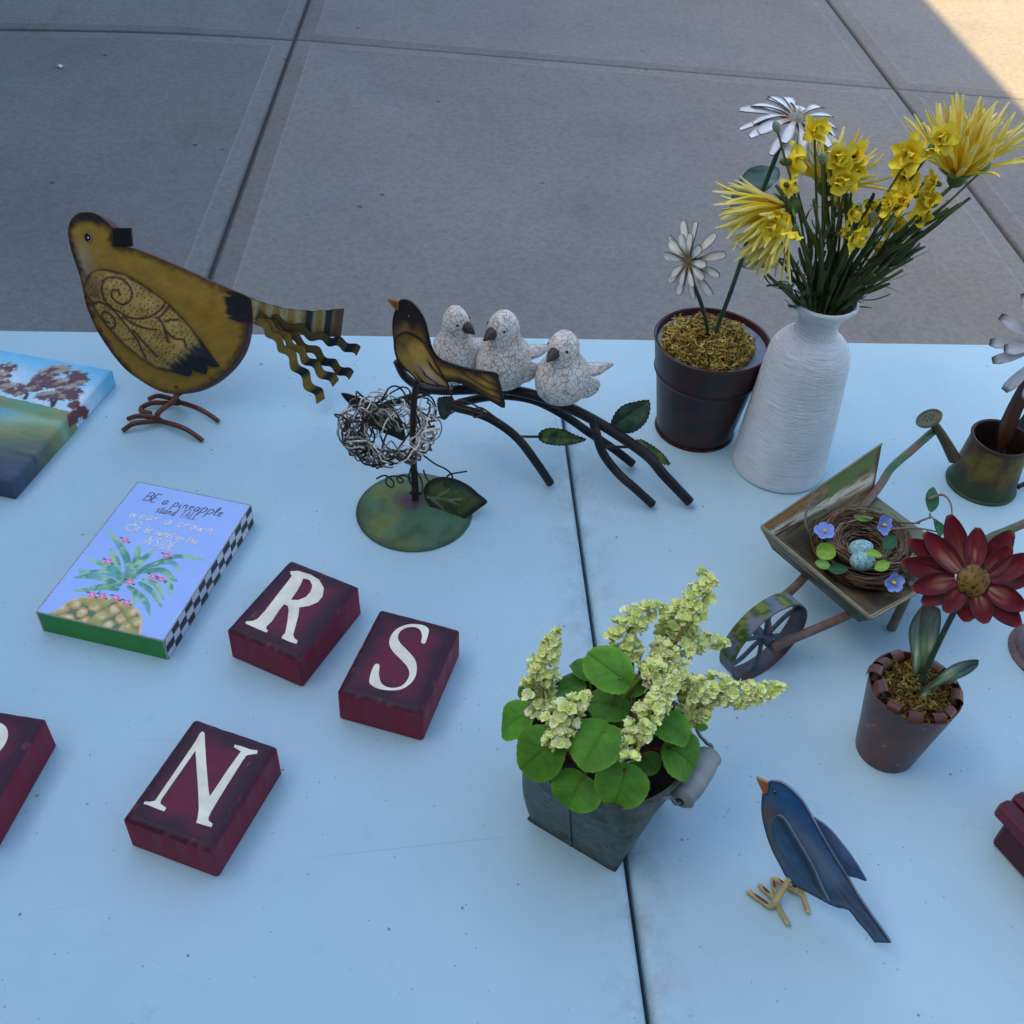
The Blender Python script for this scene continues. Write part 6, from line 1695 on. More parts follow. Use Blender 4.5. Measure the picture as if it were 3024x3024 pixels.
# ------------------------------------------------------------ red metal daisy in a pot with curled rim
rx, ry = .3300, .4377
RBp, RTp, HR = .0214, .0318, .0735
rd = thing('daisy_pot', 'rust brown pot with curled metal rim holding one large dark red metal daisy', 'flower pot', (rx, ry, 0))
def rpot(t, z, V):
    n = fbm(t * 5, z * 90, 15)
    c = mix(A((.135, .042, .024)), A((.095, .036, .032)), ss(.3, .7, n))
    c = mix(c, A((.06, .030, .034)), ss(.45, .75, fbm(t * 3 + 4, z * 50, 17)))
    return mix(c, A((.26, .19, .15)), ss(.80, .84, vn(t * 40 + z * 900, z * 1200 - t * 30, 7)) * ss(.6, .75, vn(t * 7, z * 120, 9)) * .7)
prof = [(RBp - .001, 0), (RBp, .0006)] + [(RBp + (RTp - RBp) * q, HR * q) for q in np.linspace(.02, 1, 24)] + [(RTp - .001, HR), (RTp - .0012, HR - .004), (RTp - .004, HR - .02)]
part(MB().lathe(prof, (rx, ry, 0), n=72, colf=rpot), 'pot', M_gloss, rd, ang=45)
for k in range(12):
    a = 2 * math.pi * (k + .3) / 12 + rng.uniform(-.06, .06)
    d = A((math.cos(a), math.sin(a), 0))
    tn = A((-d[1], d[0], 0))
    cr = rng.uniform(.0046, .0060)
    c0 = A((rx, ry, HR + rng.uniform(-.0025, .0015))) + d * (RTp + rng.uniform(-.0012, .0018))
    tilt = rng.uniform(-.35, .35)
    th = np.linspace(-.4, rng.uniform(4.3, 5.4), 16)
    hw = rng.uniform(.0038, .0052)
    pts = np.zeros((16, 4, 3))
    ctr = c0 + A((0, 0, .0005)) - d * cr
    for i, t in enumerate(th):
        rr2 = cr * (1 - .02 * i)
        for j, s in enumerate(np.linspace(-1, 1, 4)):
            pts[i, j] = ctr + d * rr2 * math.cos(t) + A((0, 0, 1)) * rr2 * math.sin(t) + tn * hw * s + d * tilt * hw * s
    cc_ = mix(A((.135, .045, .026)), A((.055, .024, .020)), np.repeat(fbm(th * 2, th * 0 + k, 3)[:, None], 4, 1))
    mb = MB().grid(pts, cc_)
    cen = ctr
    mb.grid(cen + (pts - cen) * .90 + tn * 0, cc_ * .7, flip=True)
    part(mb, 'rim_curl', M_gloss, rd, ang=60)
moss_cap(rd, (rx, ry, HR - .011), RTp - .0030, .008, 620, tone=.62)
stem(D['rd_stem'], .0019, rd)
RF = fr_('rd_fr')
fo, fx, fy, fn = RF
hd = MB()
m = MB().lathe([(.0102 * q, .0040 * (1 - q ** 2) + .0018) for q in np.linspace(1, .01, 10)], (0, 0, 0), n=36,
               colf=lambda t, z, V: mix(mix(A((.15, .09, .014)), A((.24, .14, .02)), fbm(V[:, 0] * 300, V[:, 1] * 300, 3)), A((.03, .018, .012)), ss(.52, .66, fbm(V[:, 0] * 900, V[:, 1] * 500, 5)) + ss(.0088, .0102, np.hypot(V[:, 0], V[:, 1]))))
hd.add(m.v[0] @ np.array([fx, fy, fn]) + fo, m.f, m.c[0])
hdp = part(hd, 'flower_head', M_metal, rd, ang=70)
def redcol(seed):
    def f(T, S):
        n = vn(T * 5 + seed * 7, S * 6 + seed, 3)
        c = mix(A((.085, .003, .010)), A((.145, .005, .012)), n)
        c = mix(c, A((.055, .008, .014)), ss(.55, 1.0, np.abs(S)) * .8)
        st = vn(T * 3, S * 14 + seed * 5, 6)
        c = mix(c, A((.34, .19, .12)), ss(.70, .15, T) * ss(.75, .25, np.abs(S)) * ss(.35, .75, st) * (.9 if seed % 3 else .4))
        return mix(c, A((.30, .08, .05)), ss(.93, 1.0, T) * .6)
    return f
for k, (a, b) in enumerate(D['rd_pet']):
    a, b = A(a), A(b)
    dd = b - a
    L = np.linalg.norm(dd)
    dd /= L
    lay_ = k % 2
    q = petal(L * 1.04, .0128 + .002 * rng.uniform(), [.55, .78, .93, 1, 1, .95, .82, .60, .25], curl=rng.uniform(.15, .45), cup=.28, ny=14, nx=9, colf=redcol(k), th=.0008)
    W = fo + fx * a[0] + fy * a[1] + fn * (.0016 if lay_ else -.0006)
    d3 = fx * dd[0] + fy * dd[1] - fn * .16
    inst(q.mesh('petal', M_metal, 50), 'petal', hdp, frame(W, d3, fn + rng.normal(0, .05, 3)))
for k, nm in ((0, 'rd_l1'), (1, 'rd_l2')):
    frd, ol = D[nm]
    OL = smooth(ol, 4, True)
    cl = np.vstack([OL, OL[:1]])
    a = A(ol[0])
    b = A(ol)[np.argmax(np.hypot(*(A(ol) - a).T))]
    axd = unit(b - a)
    def lp(u, v, a=a, axd=axd, cl=cl, k=k):
        s = (u - a[0]) * axd[0] + (v - a[1]) * axd[1]
        w = (u - a[0]) * -axd[1] + (v - a[1]) * axd[0]
        st = fbm(w * 500 + s * 60, s * 40, 5 + k)
        c = mix(A((.12, .24, .12)), A((.48, .54, .30)), ss(.35, .7, st))
        c = mix(c, A((.08, .13, .15)), ss(.022, .036, s + .016 * (st - .5)) * .75)
        c = mix(c, A((.20, .11, .10)), ss(.044, .058, s + .012 * (st - .5)) * .8)
        return mix(c, A((.025, .045, .04)), ss(.0022, .0005, dline(u, v, cl)[0]) * .8)
    def lb(u, v, a=a, axd=axd):
        w = (u - a[0]) * -axd[1] + (v - a[1]) * axd[0]
        s = (u - a[0]) * axd[0] + (v - a[1]) * axd[1]
        return .004 * np.abs(np.tanh(w * 300)) - 1.2 * s ** 2 + .0025 * np.sin(s * 120)
    part(MB().plate(OL, [A(q) for q in frd], .0009, paint=lp, res=.0011, edge=(.06, .1, .08), bulge=lb), 'leaf', M_metal, rd)

# ------------------------------------------------------------ galvanised bucket and its plant
bkx, bky, BKH, BKR = .1105, .3925, .085, .0515
bk = thing('bucket', 'galvanised metal bucket with square base, round rim and wooden grip', 'bucket', (bkx, bky, 0))
F0, L0 = A((.118, .346)), A((.064, .385))
e1 = unit(L0 - F0)
e2 = A((-e1[1], e1[0]))
if e2[1] < 0:
    e2 = -e2
sq = .0666
cb2 = (F0 + L0) / 2 + e2 * sq / 2
n = 96
def bucket_ring(t, ins=0.0):
    """square at the foot, circle at the rim"""
    th = np.linspace(0, 2 * math.pi, n, endpoint=False)
    p = 2 + 22 * (1 - t) ** 2.2
    c_, s_ = np.cos(th), np.sin(th)
    sup = (np.abs(c_) ** p + np.abs(s_) ** p) ** (-1 / p)
    R = (sq / 2 * (1 - t) + BKR * t) - ins
    R = R * sup
    ctr = cb2 * (1 - t) + A((bkx, bky)) * t
    # square edges run along e1,e2
    x = R * c_
    y = R * s_
    X = ctr + x[:, None] * e1 + y[:, None] * e2
    return X
V, C = [], []
ts = list(np.linspace(0, 1, 36))
Z = []
for t in ts:
    z = BKH * t
    ins = -.0009 * (math.exp(-((t - .80) / .010) ** 2) + math.exp(-((t - .765) / .010) ** 2)) - (.0012 if t < .02 else 0)
    V.append(np.c_[bucket_ring(t, ins), np.full(n, z)])
V.append(np.c_[bucket_ring(1, -.0018), np.full(n, BKH + .0006)])
V.append(np.c_[bucket_ring(1, -.0012), np.full(n, BKH + .0024)])
V.append(np.c_[bucket_ring(1, .0010), np.full(n, BKH + .0022)])
V.append(np.c_[bucket_ring(1, .0016), np.full(n, BKH - .001)])
V.append(np.c_[bucket_ring(.75, .0016), np.full(n, BKH * .75)])
m = len(V)
Va = np.concatenate(V)
F = [(i * n + j, i * n + (j + 1) % n, (i + 1) * n + (j + 1) % n, (i + 1) * n + j) for i in range(m - 1) for j in range(n)]
F.append(tuple((m - 1) * n + j for j in range(n)))
ca = mix(A((.075, .105, .095)), A((.135, .17, .152)), fbm(Va[:, 0] * 120 + Va[:, 2] * 60, Va[:, 1] * 120 + Va[:, 2] * 90, 3))
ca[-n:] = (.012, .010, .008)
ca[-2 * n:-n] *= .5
part(MB().add(Va, F, ca), 'bucket_body', M_galv, bk, ang=35)
mb = MB()      # seam down the middle of the near left face
pth = []
for t in np.linspace(.0, .78, 12):
    R = bucket_ring(t, -.0006)
    q = R[(3 * n) // 4] if e2[1] > 0 else R[n // 4]
    pth.append((*q, BKH * t))
mb.tube(pth, .0011, (.11, .135, .14), 6)
part(mb, 'seam', M_galv, bk, ang=80)
base = np.concatenate([A((cb2[0], cb2[1], .0008)) + s1 * (sq / 2 + .0004) * A((*e1, 0)) + s2 * (sq / 2 + .0004) * A((*e2, 0)) for s1, s2 in ((1, 1), (1, -1), (-1, -1), (-1, 1), (1, 1))]).reshape(-1, 3)
mb = MB()
for i in range(4):
    mb.tube(base[i:i + 2], .0008, (.05, .065, .06), 6)
part(mb, 'foot_hem', M_galv, bk, ang=80)
hw_ = part(MB().tube(D['bk_wire'], .0013, (.17, .20, .22), 8, 6), 'handle', M_galv, bk, ang=80)
g0, g1 = A(D['bk_grip'])
gl = g1 - g0
T = np.linspace(0, 1, 17)
rad = np.interp(T, [0, .02, .06, .12, .3, .7, .88, .94, .98, 1], [.0050, .0072, .0078, .0072, .0084, .0084, .0072, .0078, .0072, .0050]) * 1.06
th = np.linspace(0, 6.283, 24)
part(MB().tube(g0 + T[:, None] * gl, rad, mix(A((.19, .23, .22)), A((.32, .35, .33)), fbm(T * 30, T * 0, 3)), 18), 'grip', M_wood, hw_, ang=50)
part(MB().tube([g0 - gl * .012, g0 + gl * .01], .0030, (.03, .03, .03), 10), 'grip_hole', M_dark, hw_)

pl = thing('potted_plant', 'plant with round green leaves and pale yellow flower spikes in the galvanised bucket', 'plant', (bkx, bky, BKH - .01))
def round_leaf(parent, c, rx_, ry_, k):
    c = A(c)
    r_ = np.random.default_rng(100 + k)
    out = A((c[0] - bkx, c[1] - bky, 0))
    rr3 = np.linalg.norm(out)
    od = unit(out + A((1e-4, -1e-4, 0)))
    tocam = unit(A((0, 0, .64)) - c)
    n_ = unit(A((0, 0, 1)) * .75 + od * min(.75, rr3 * 13) + tocam * .35 + r_.normal(0, .2, 3))
    d = unit(od * .8 - n_ * (od @ n_) + r_.normal(0, .15, 3))
    d = unit(d - n_ * (d @ n_))
    x = np.cross(d, n_)
    R = (rx_ + ry_) / 2 / 1.0
    na, nr = 110, 14
    th = np.linspace(0, 2 * math.pi, na, endpoint=False)
    V, C = [], []
    scal = 1 + .030 * np.abs(np.sin(th * 11 + k)) + .03 * r_.normal(0, .4) * np.cos(th * 2 + 1) + .02 * np.sin(3 * th + k)
    notch = 1 - .05 * np.exp(-((np.abs(np.angle(np.exp(1j * (th + math.pi / 2)))) / .22) ** 2))
    base_g = A((.088, .27, .020)) * r_.uniform(.75, 1.1)
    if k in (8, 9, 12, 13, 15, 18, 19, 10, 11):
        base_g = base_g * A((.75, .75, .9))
    ox = r_.uniform(-1, 1)
    for i in range(nr):
        q = (i + .02) / (nr - 1)
        rr4 = R * q * (1 + (scal - 1) * q ** 2) * (1 + (notch - 1) * q)
        X, Y = rr4 * np.cos(th) * (rx_ / R) ** .5, rr4 * np.sin(th) * (ry_ / R) ** .5
        h = -.30 * (rr4 ** 2) / R + .085 * R * np.sin(th * 3 + ox * 3) * q ** 2 + .05 * R * np.sin(th * 5 + k) * q ** 3 + .16 * np.abs(X) * (1 - .3 * q)
        # veins press grooves from the base
        sx_, wy_ = Y / R, np.abs(X) / R
        lat = np.abs((((sx_ - .65 * wy_) / .42) % 1) - .5)
        ve = np.maximum(np.exp(-(wy_ / .045) ** 2), ss(.10, .02, lat) * ss(.95, .6, q) * .8)
        h = h - .035 * R * ve + .22 * np.abs(X) * (.4 + .6 * q)
        V.append(c + X[:, None] * x + Y[:, None] * d + h[:, None] * n_)
        nz = fbm(X * 160 + k, Y * 160, 3)
        cc2 = mix(base_g * .72, base_g * 1.25, nz)
        cc2 = mix(cc2, base_g * A((.70, .74, .85)), ve * .5)
        cc2 = mix(cc2, base_g * A((2.3, 1.5, 1.2)), ss(.80, 1.0, np.full(na, q)) * .35)
        C.append(cc2)
    Va = np.concatenate(V)
    F = [(i * na + j, i * na + (j + 1) % na, (i + 1) * na + (j + 1) % na, (i + 1) * na + j) for i in range(nr - 1) for j in range(na)]
    F.append(tuple(range(na - 1, -1, -1)))
    lf = part(MB().add(Va, F, np.concatenate(C)), 'leaf', M_leaf, parent, ang=180)
    root = A((bkx, bky, BKH - .012)) + od * rr3 * .35
    p0 = c - d * R * .55 - n_ * .001
    part(MB().tube([root, (root + p0) / 2 + A((0, 0, .004)), p0], .0011, (.16, .17, .035) if k % 3 else (.22, .03, .02), 6, 4), 'leaf_stalk', M_leaf, lf, ang=80)
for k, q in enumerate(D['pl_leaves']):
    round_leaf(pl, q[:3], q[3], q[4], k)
def floret_mesh(seed):
    r_ = np.random.default_rng(seed)
    mb = MB()
    for k in range(5):
        a = 6.283 * k / 5 + r_.uniform(-.3, .3)
        el = r_.uniform(.1, .9)
        d = A((math.cos(a) * math.cos(el), math.sin(a) * math.cos(el), math.sin(el)))
        q = petal(.0050 * r_.uniform(.7, 1.1), .0046, [.4, .9, 1, .7], curl=r_.uniform(0, .8), cup=.5, ny=4, nx=3, colf=lambda T, S: mix(A((.74, .91, .18)), A((.85, .92, .40)), T))
        M = frame((0, 0, 0), d, (0, 0, 1))
        mb.add(np.concatenate(q.v) @ np.array(M.to_3x3()).T, q.f, np.concatenate(q.c))
    for k in range(3):
        d = unit(r_.normal(0, 1, 3) + A((0, 0, 1.2)))
        mb.tube([d * .001, d * .0052], [.0003, .00045], (.74, .75, .45), 4)
    return mb
FLT = [floret_mesh(k) for k in range(5)]
for k, path in enumerate(D['pl_spikes']):
    P = smooth(path, 10)
    L = np.r_[0, np.cumsum(np.linalg.norm(np.diff(P, axis=0), axis=1))]
    mb = MB()
    nfl = int(L[-1] / .00066) + 14
    for i in range(nfl):
        t = (i + rng.uniform()) / nfl
        c = np.array([np.interp(t * L[-1], L, P[:, j]) for j in range(3)])
        c2_ = np.array([np.interp(min(1, t + .05) * L[-1], L, P[:, j]) for j in range(3)])
        tg = unit(c2_ - c) if t < .95 else unit(P[-1] - P[-3])
        d = rng.normal(0, 1, 3)
        d = unit(d - tg * (d @ tg))
        wdt = (.0078 * np.interp(t, [0, .1, .5, .8, 1], [.65, 1, .9, .5, .08])) * rng.uniform(.5, 1.1)
        s = rng.uniform(.8, 1.25) * np.interp(t, [0, .7, 1], [1, .85, .5])
        f_ = FLT[rng.integers(5)]
        zz = unit(d + tg * .5 + A((0, -.1, .6)))
        xx = unit(np.cross(zz, rng.normal(0, 1, 3)))
        Rm = np.array([xx, np.cross(zz, xx), zz])
        tint = A((1, 1, 1)) * rng.uniform(.9, 1.1) if rng.uniform() > .16 else A((1.10, 1.04, 1.5))
        mb.add(np.concatenate(f_.v) * s @ Rm + c + d * wdt, f_.f, np.clip(np.concatenate(f_.c) * tint, 0, .90))
    sp_ = part(mb, 'florets', M_floret, pl, ang=70, stuff=True)
    root = A(D['pl_base'][k % 5])
    st_ = smooth([root, (root + P[0]) / 2 + A((0, 0, .003)), P[0], P[len(P) // 2]], 4)
    part(MB().tube(st_, .0012, mix(A((.20, .02, .015)), A((.40, .45, .10)), np.linspace(0, 1, len(st_))), 7), 'flower_stalk', M_leaf, sp_, ang=80)
# ------------------------------------------------------------ wheelbarrow planter
wx, wy, WR, WA = D['wheel']
wu = A((math.cos(WA), math.sin(WA), 0))
wnv = A((-wu[1], wu[0], 0))
T_ = {k: A(v) for k, v in D['tray'].items()}
wb = thing('wheelbarrow', 'small painted metal wheelbarrow planter with spoked blue wheel, carrying a twig nest', 'wheelbarrow', (.30, .56, 0))
def planks(u, v, k):
    """painted wood grain: greens, ochres and cream over brown"""
    n = fbm(u * 26 + k * 3, v * 150, 30 + k)
    w = np.sin(v * 900 + 3.2 * fbm(u * 40, v * 60, 31 + k) * 6)
    c = mix(A((.055, .028, .014)), A((.26, .19, .10)), ss(.35, .65, n))
    c = mix(c, A((.16, .17, .13)), ss(.5, .7, fbm(u * 40, v * 40, 35 + k)) * .7)
    c = mix(c, A((.030, .018, .012)), ss(.80, .97, w) * ss(.3, .6, fbm(u * 50, v * 50, 39)) * .8)
    return c
def quad(p00, p10, p11, p01, nu, nv):
    s, t = np.meshgrid(np.linspace(0, 1, nu), np.linspace(0, 1, nv), indexing='ij')
    s_, t_ = s[..., None], t[..., None]
    return p00 * (1 - s_) * (1 - t_) + p10 * s_ * (1 - t_) + p11 * s_ * t_ + p01 * (1 - s_) * t_, s, t
def panel(name, p00, p10, p11, p01, colf, th=.0012, parent=wb, nu=60, nv=30):
    P, s, t = quad(p00, p10, p11, p01, nu, nv)
    nn_ = unit(np.cross(p10 - p00, p01 - p00))
    c = colf(s, t)
    mb = MB().grid(P, c)
    mb.grid(P - nn_ * th, c * .6, flip=True)
    ed = [P[:, 0], P[-1, :], P[::-1, -1], P[0, ::-1]]
    for e in ed:
        V = np.concatenate([e, e - nn_ * th])
        m = len(e)
        mb.add(V, [(i, i + m, i + m + 1, i + 1) for i in range(m - 1)], (.20, .18, .12))
    return part(mb, name, M_metal, parent, ang=30)
# geometry: axis along wu, mirrored about the middle of the front wall
fl, fr2 = T_['ft_l'], T_['ft_r']
midf = (fl + fr2) / 2
def bw_(u, v, z):
    return A((midf[0], midf[1], 0)) + wu2 * u + wv2 * v + A((0, 0, z))
wv2 = unit(A((fl[0] - fr2[0], fl[1] - fr2[1], 0)))
wu2 = A((wv2[1], -wv2[0], 0))
hwf = np.linalg.norm((fl - fr2)[:2]) / 2
def loc2(p):
    d = A(p) - A((midf[0], midf[1], 0))
    return d @ wu2, d @ wv2, p[2]
fbu, fbv, _ = loc2(T_['fb_l'])
rbu, rbv, _ = loc2(T_['rb_l'])
rtu, rtv, rtz = loc2(T_['rt_l'])
FZ = .05
fbv_ = hwf - .012
rbv_ = max(rbv, .040)
Lf, Rf = bw_(0, hwf, .068), bw_(0, -hwf, .068)
Lfb, Rfb = bw_(.010, fbv_, FZ), bw_(.010, -fbv_, FZ)
Lrb, Rrb = bw_(rbu, rbv_, FZ), bw_(rbu, -rbv_, FZ)
Lrt, Rrt = bw_(rtu, rtv, rtz), bw_(rtu, -rtv, rtz)
panel('floor_panel', Lfb, Rfb, Rrb, Lrb, lambda s, t: mix(mix(planks(s * .1, t * .12, 1) * .55, A((.040, .055, .035)), .3 * np.ones(s.shape)), mix(A((.045, .085, .045)), A((.20, .22, .15)), fbm(s * 6, t * 4, 3)), ss(.55, .8, t + .2 * (fbm(s * 5, t * 5, 4) - .5))))
def leftcol(s, t):
    c = planks(s * .13, t * .05, 2)
    c = mix(c, A((.62, .60, .46)), ss(.30, .42, t + .25 * s - .1) * ss(.66, .52, t + .25 * s - .1) * ss(.30, .5, fbm(s * 8, t * 22, 5)) * .9)
    wv = np.abs(((t * 9 - s * 2.4 + 1.6 * fbm(s * 4, t * 5, 51)) % 1) - .5)
    c = mix(c, A((.030, .016, .010)), ss(.09, .03, wv) * ss(.30, .40, t) * ss(.75, .55, s) * ss(.35, .5, fbm(s * 9, t * 30, 52)) * .9)
    c = mix(c, A((.42, .20, .045)), ss(.62, .9, t) * ss(.6, .2, s) * .8)
    g = ss(.52, .62, t + .5 * (fbm(s * 9, t * 9, 8) - .5)) * ss(.45, .6, s + .25 * (fbm(s * 12, t * 6, 9) - .5)) * ss(1.0, .93, s)
    c = mix(c, A((.10, .16, .035)), g)
    c = mix(c, A((.045, .022, .016)), np.maximum(ss(.93, 1, t), ss(.95, 1, s)))
    return mix(c, A((.07, .10, .09)), ss(.3, .05, t) * ss(.5, .2, s) * .5)
panel('side_panel', Lfb, Lrb, Lrt, Lf, leftcol, nu=90, nv=46)
panel('side_panel', Rrb, Rfb, Rf, Rrt, leftcol, nu=60, nv=30)
panel('front_panel', Rfb, Lfb, Lf, Rf, lambda s, t: planks(s * .11, t * .02, 6) * .6)
# outer skirt of the front wall seen from the wheel
panel('front_skirt', Lfb + A((0, 0, -.001)) - wu2 * .004, Rfb + A((0, 0, -.001)) - wu2 * .004, Rf - wu2 * .0016 - A((0, 0, .0006)), Lf - wu2 * .0016 - A((0, 0, .0006)),
      lambda s, t: mix(mix(planks(s * .10, t * .03, 4), A((.06, .11, .07)), ss(.5, .9, s) * .8), A((.20, .18, .11)), ss(.75, .95, t) * .6))
mb = MB()
for a, b in ((Lf, Rf), (Lf, Lrt), (Rf, Rrt)):
    mb.tube([a, b], .0010, (.24, .22, .15), 6)
part(mb, 'rolled_edge', M_metal, wb, ang=80)
# poles that run from the wheel axle under the tray to the handles
def pole_col(P, k):
    t = np.linspace(0, 1, len(P))
    c = mix(A((.12, .070, .048)), A((.20, .14, .11)), fbm(t * 30, t * 0 + k, 4))
    return mix(c, A((.060, .13, .062)), ss(.36, .5, fbm(t * 9 + k, t * 0, 8)) * ss(.4, .6, t))
for k, nm in enumerate(('rod1', 'rod2')):
    P = smooth(D[nm], 8)
    part(MB().tube(P, .0036, pole_col(P, k), 12), 'pole', M_dark, wb, ang=80)
ax0 = A((wx, wy, WR))
for s, nm in ((-1, 'rod1'), (1, 'rod2')):
    p = A(D[nm][0])
    lf_, lt = A(D['leg']), A(D['legtop'])
    u_, v_, _ = loc2(lf_)
    ut, vt, _ = loc2(lt)
    f_ = bw_(u_, v_ if s < 0 else -v_, .002)
    t_ = bw_(ut, vt if s < 0 else -vt, .052)
    P = np.linspace(0, 1, 8)[:, None] * (f_ - t_) + t_
    part(MB().tube(P, [.0036, .0040], mix(A((.12, .085, .065)), A((.22, .17, .14)), fbm(np.linspace(0, 9, 8), np.zeros(8) + s, 5)), 12), 'leg', M_dark, wb, ang=80)
# wheel
def rimcol(th, S):
    n = fbm(np.cos(th) * 5 + 9, np.sin(th) * 5 + S * .8, 6)
    c = mix(A((.085, .115, .17)), A((.15, .18, .23)), n)
    lfm = ss(.46, .54, vn(th * 3.2, S * .9 + 3, 5) + .12 * np.sin(th * 23) * np.abs(S))
    c = mix(c, mix(A((.03, .075, .018)), A((.15, .18, .03)), ss(.45, .6, vn(th * 9, S * 3, 7))), lfm)
    return mix(c, A((.06, .035, .028)), ss(.72, .8, fbm(th * 4, S * 2, 11)) * .7)
nth = 97
th = np.linspace(0, 2 * math.pi, nth)
S = np.linspace(-1, 1, 7)
def rimring(r):
    return ax0 + r * (np.cos(th)[:, None, None] * wu + np.sin(th)[:, None, None] * A((0, 0, 1))) + (S[None, :, None] * .0072) * wnv
TT, SS_ = np.meshgrid(th, S, indexing='ij')
mb = MB().grid(rimring(WR), rimcol(TT, SS_))
mb.grid(rimring(WR - .0012), mix(A((.06, .075, .105)), A((.085, .05, .045)), ss(.5, .7, fbm(TT * 3, SS_, 9))), flip=True)
for j in (0, 6):
    a, b = rimring(WR)[:, j], rimring(WR - .0012)[:, j]
    mb.add(np.concatenate([a, b]), [(i, i + 1, i + 1 + nth, i + nth) if j == 0 else (i, i + nth, i + 1 + nth, i + 1) for i in range(nth - 1)], (.06, .05, .055))
rim_ = part(mb, 'wheel_rim', M_metal, wb, ang=60)
part(MB().tube([ax0 - wnv * .008, ax0 + wnv * .008], .0042, (.065, .08, .11), 14), 'hub', M_metal, rim_, ang=50)
p1, p2 = A(D['rod1'][0]), A(D['rod2'][0])
part(MB().tube([p1, p2], .0022, (.10, .075, .06), 10), 'axle', M_dark, wb, ang=60)
for k in range(6):
    a = 2 * math.pi * k / 6 + .35
    P = []
    for q in np.linspace(0, 1, 10):
        r = .003 + (WR - .004) * q
        aa = a + .75 * (q - .0) * (1 - q) * 1.3
        P.append(ax0 + r * (math.cos(aa) * wu + math.sin(aa) * A((0, 0, 1))))
    part(MB().tube(P, .0019, mix(A((.060, .080, .115)), A((.10, .12, .15)), fbm(np.linspace(0, 4, 10), np.zeros(10) + k, 3)), 8), 'spoke', M_metal, rim_, ang=80)

# ------------------------------------------------------------ twig nest with flowers, in the tray
tc = A(D['tn_c'])
NR = min(D['tn_r'][0], .0385)
tn = thing('twig_nest', 'round brown twig nest with blue blossoms and green leaves lying in the wheelbarrow', 'nest', (tc[0], tc[1], FZ))
def twigs(n, name, r0, r1, z0, z1, rad, cols, seed, ext=(1.0, 3.4)):
    r_ = np.random.default_rng(seed)
    mb = MB()
    for k in range(n):
        q = r_.uniform()
        R0 = r0 + (r1 - r0) * q
        zc = z0 + (z1 - z0) * q + r_.normal(0, .0022)
        a0, e = r_.uniform(0, 6.3), r_.uniform(*ext)
        m = int(6 + e * 5)
        a = a0 + np.linspace(0, e, m) * r_.choice([-1, 1])
        tl, tp = r_.uniform(-.16, .16), r_.uniform(0, 6.3)
        R_ = R0 * (1 + .05 * np.sin(a * 2 + r_.uniform(0, 6))) + np.cumsum(r_.normal(0, .0005, m))
        P = np.c_[tc[0] + R_ * np.cos(a), tc[1] + R_ * np.sin(a), FZ + np.maximum(.0012, zc + tl * R0 * np.sin(a - tp) * .35 + np.cumsum(r_.normal(0, .0004, m)))]
        mb.tube(smooth(P, 2), rad * r_.uniform(.6, 1.3), A(cols[r_.integers(len(cols))]) * r_.uniform(.75, 1.25), 5, cap=False)
    return part(mb, name, M_twig, tn, stuff=True, ang=80)
BR = [(.11, .068, .042), (.19, .13, .088), (.27, .205, .15), (.075, .046, .03), (.15, .105, .075)]
twigs(70, 'outer_twigs', NR * .80, NR * 1.02, .004, .010, .0010, BR[:2] + BR[3:4], 5, (1.5, 4.5))
twigs(260, 'woven_twigs', NR * .46, NR * .86, .010, .021, .00042, BR, 6)
twigs(70, 'inner_twigs', NR * .30, NR * .52, .003, .012, .00042, BR, 7, (.8, 2.5))
part(MB().lathe([(NR * .85, .001), (NR * .8, .010), (NR * .55, .013), (NR * .3, .004), (1e-7, .003)], (tc[0], tc[1], FZ), (.035, .022, .015), 40), 'nest_core', M_twig, tn)
for q in D['tn_tw']:
    part(MB().tube(A(q) + rng.normal(0, .0005, (len(q), 3)), [.0012, .0009, .0006], (.12, .075, .05) if len(q) > 5 else (.20, .16, .13), 6, 5), 'tendril', M_twig, tn, ang=80)
def bluecol(T, S):
    return mix(mix(A((.20, .30, .82)), A((.26, .42, .90)), ss(.2, .9, T)), A((.38, .46, .80)), ss(.3, .9, np.abs(S)) * .5)
BP = petal(.0072, .0068, [.4, .8, 1, .95, .6], curl=.6, cup=.35, ny=7, nx=5, colf=bluecol).mesh('petal', M_fabric, 70)
for k, (p, nrm) in enumerate(zip(D['tn_fl'], ((-.25, -.35, .9), (.3, -.75, .55), (.05, -.8, .45)))):
    p, nrm = A(p), unit(nrm)
    ex = unit(np.cross((.3, .1, 1), nrm))
    ey = np.cross(nrm, ex)
    fm = MB().ball(p + nrm * .0015, (.0016, .0016, .0026), (.70, .58, .04), 8, 6, ax=np.array([ex, ey, nrm]))
    fm.tube([p, p - nrm * .003 - A((0, 0, .002)), p - nrm * .006 - A((0, 0, .005))], [.0018, .0012], (.20, .36, .05), 7)
    fh = part(fm, 'blue_flower', M_leaf, tn, ang=80)
    for i in range(5):
        a = 6.283 * i / 5 + k
        d = ex * math.cos(a) + ey * math.sin(a)
        inst(BP, 'petal', fh, frame(p, d + nrm * .1, nrm, rng.uniform(1.05, 1.3)))
LG = [((.16, .34, .030), (.28, .46, .06)), ((.12, .30, .06), (.24, .42, .10)), ((.018, .085, .03), (.03, .13, .05))]
KIND = [0, 1, 2, 0, 0, 2, 1, 0, 2, 2, 2]
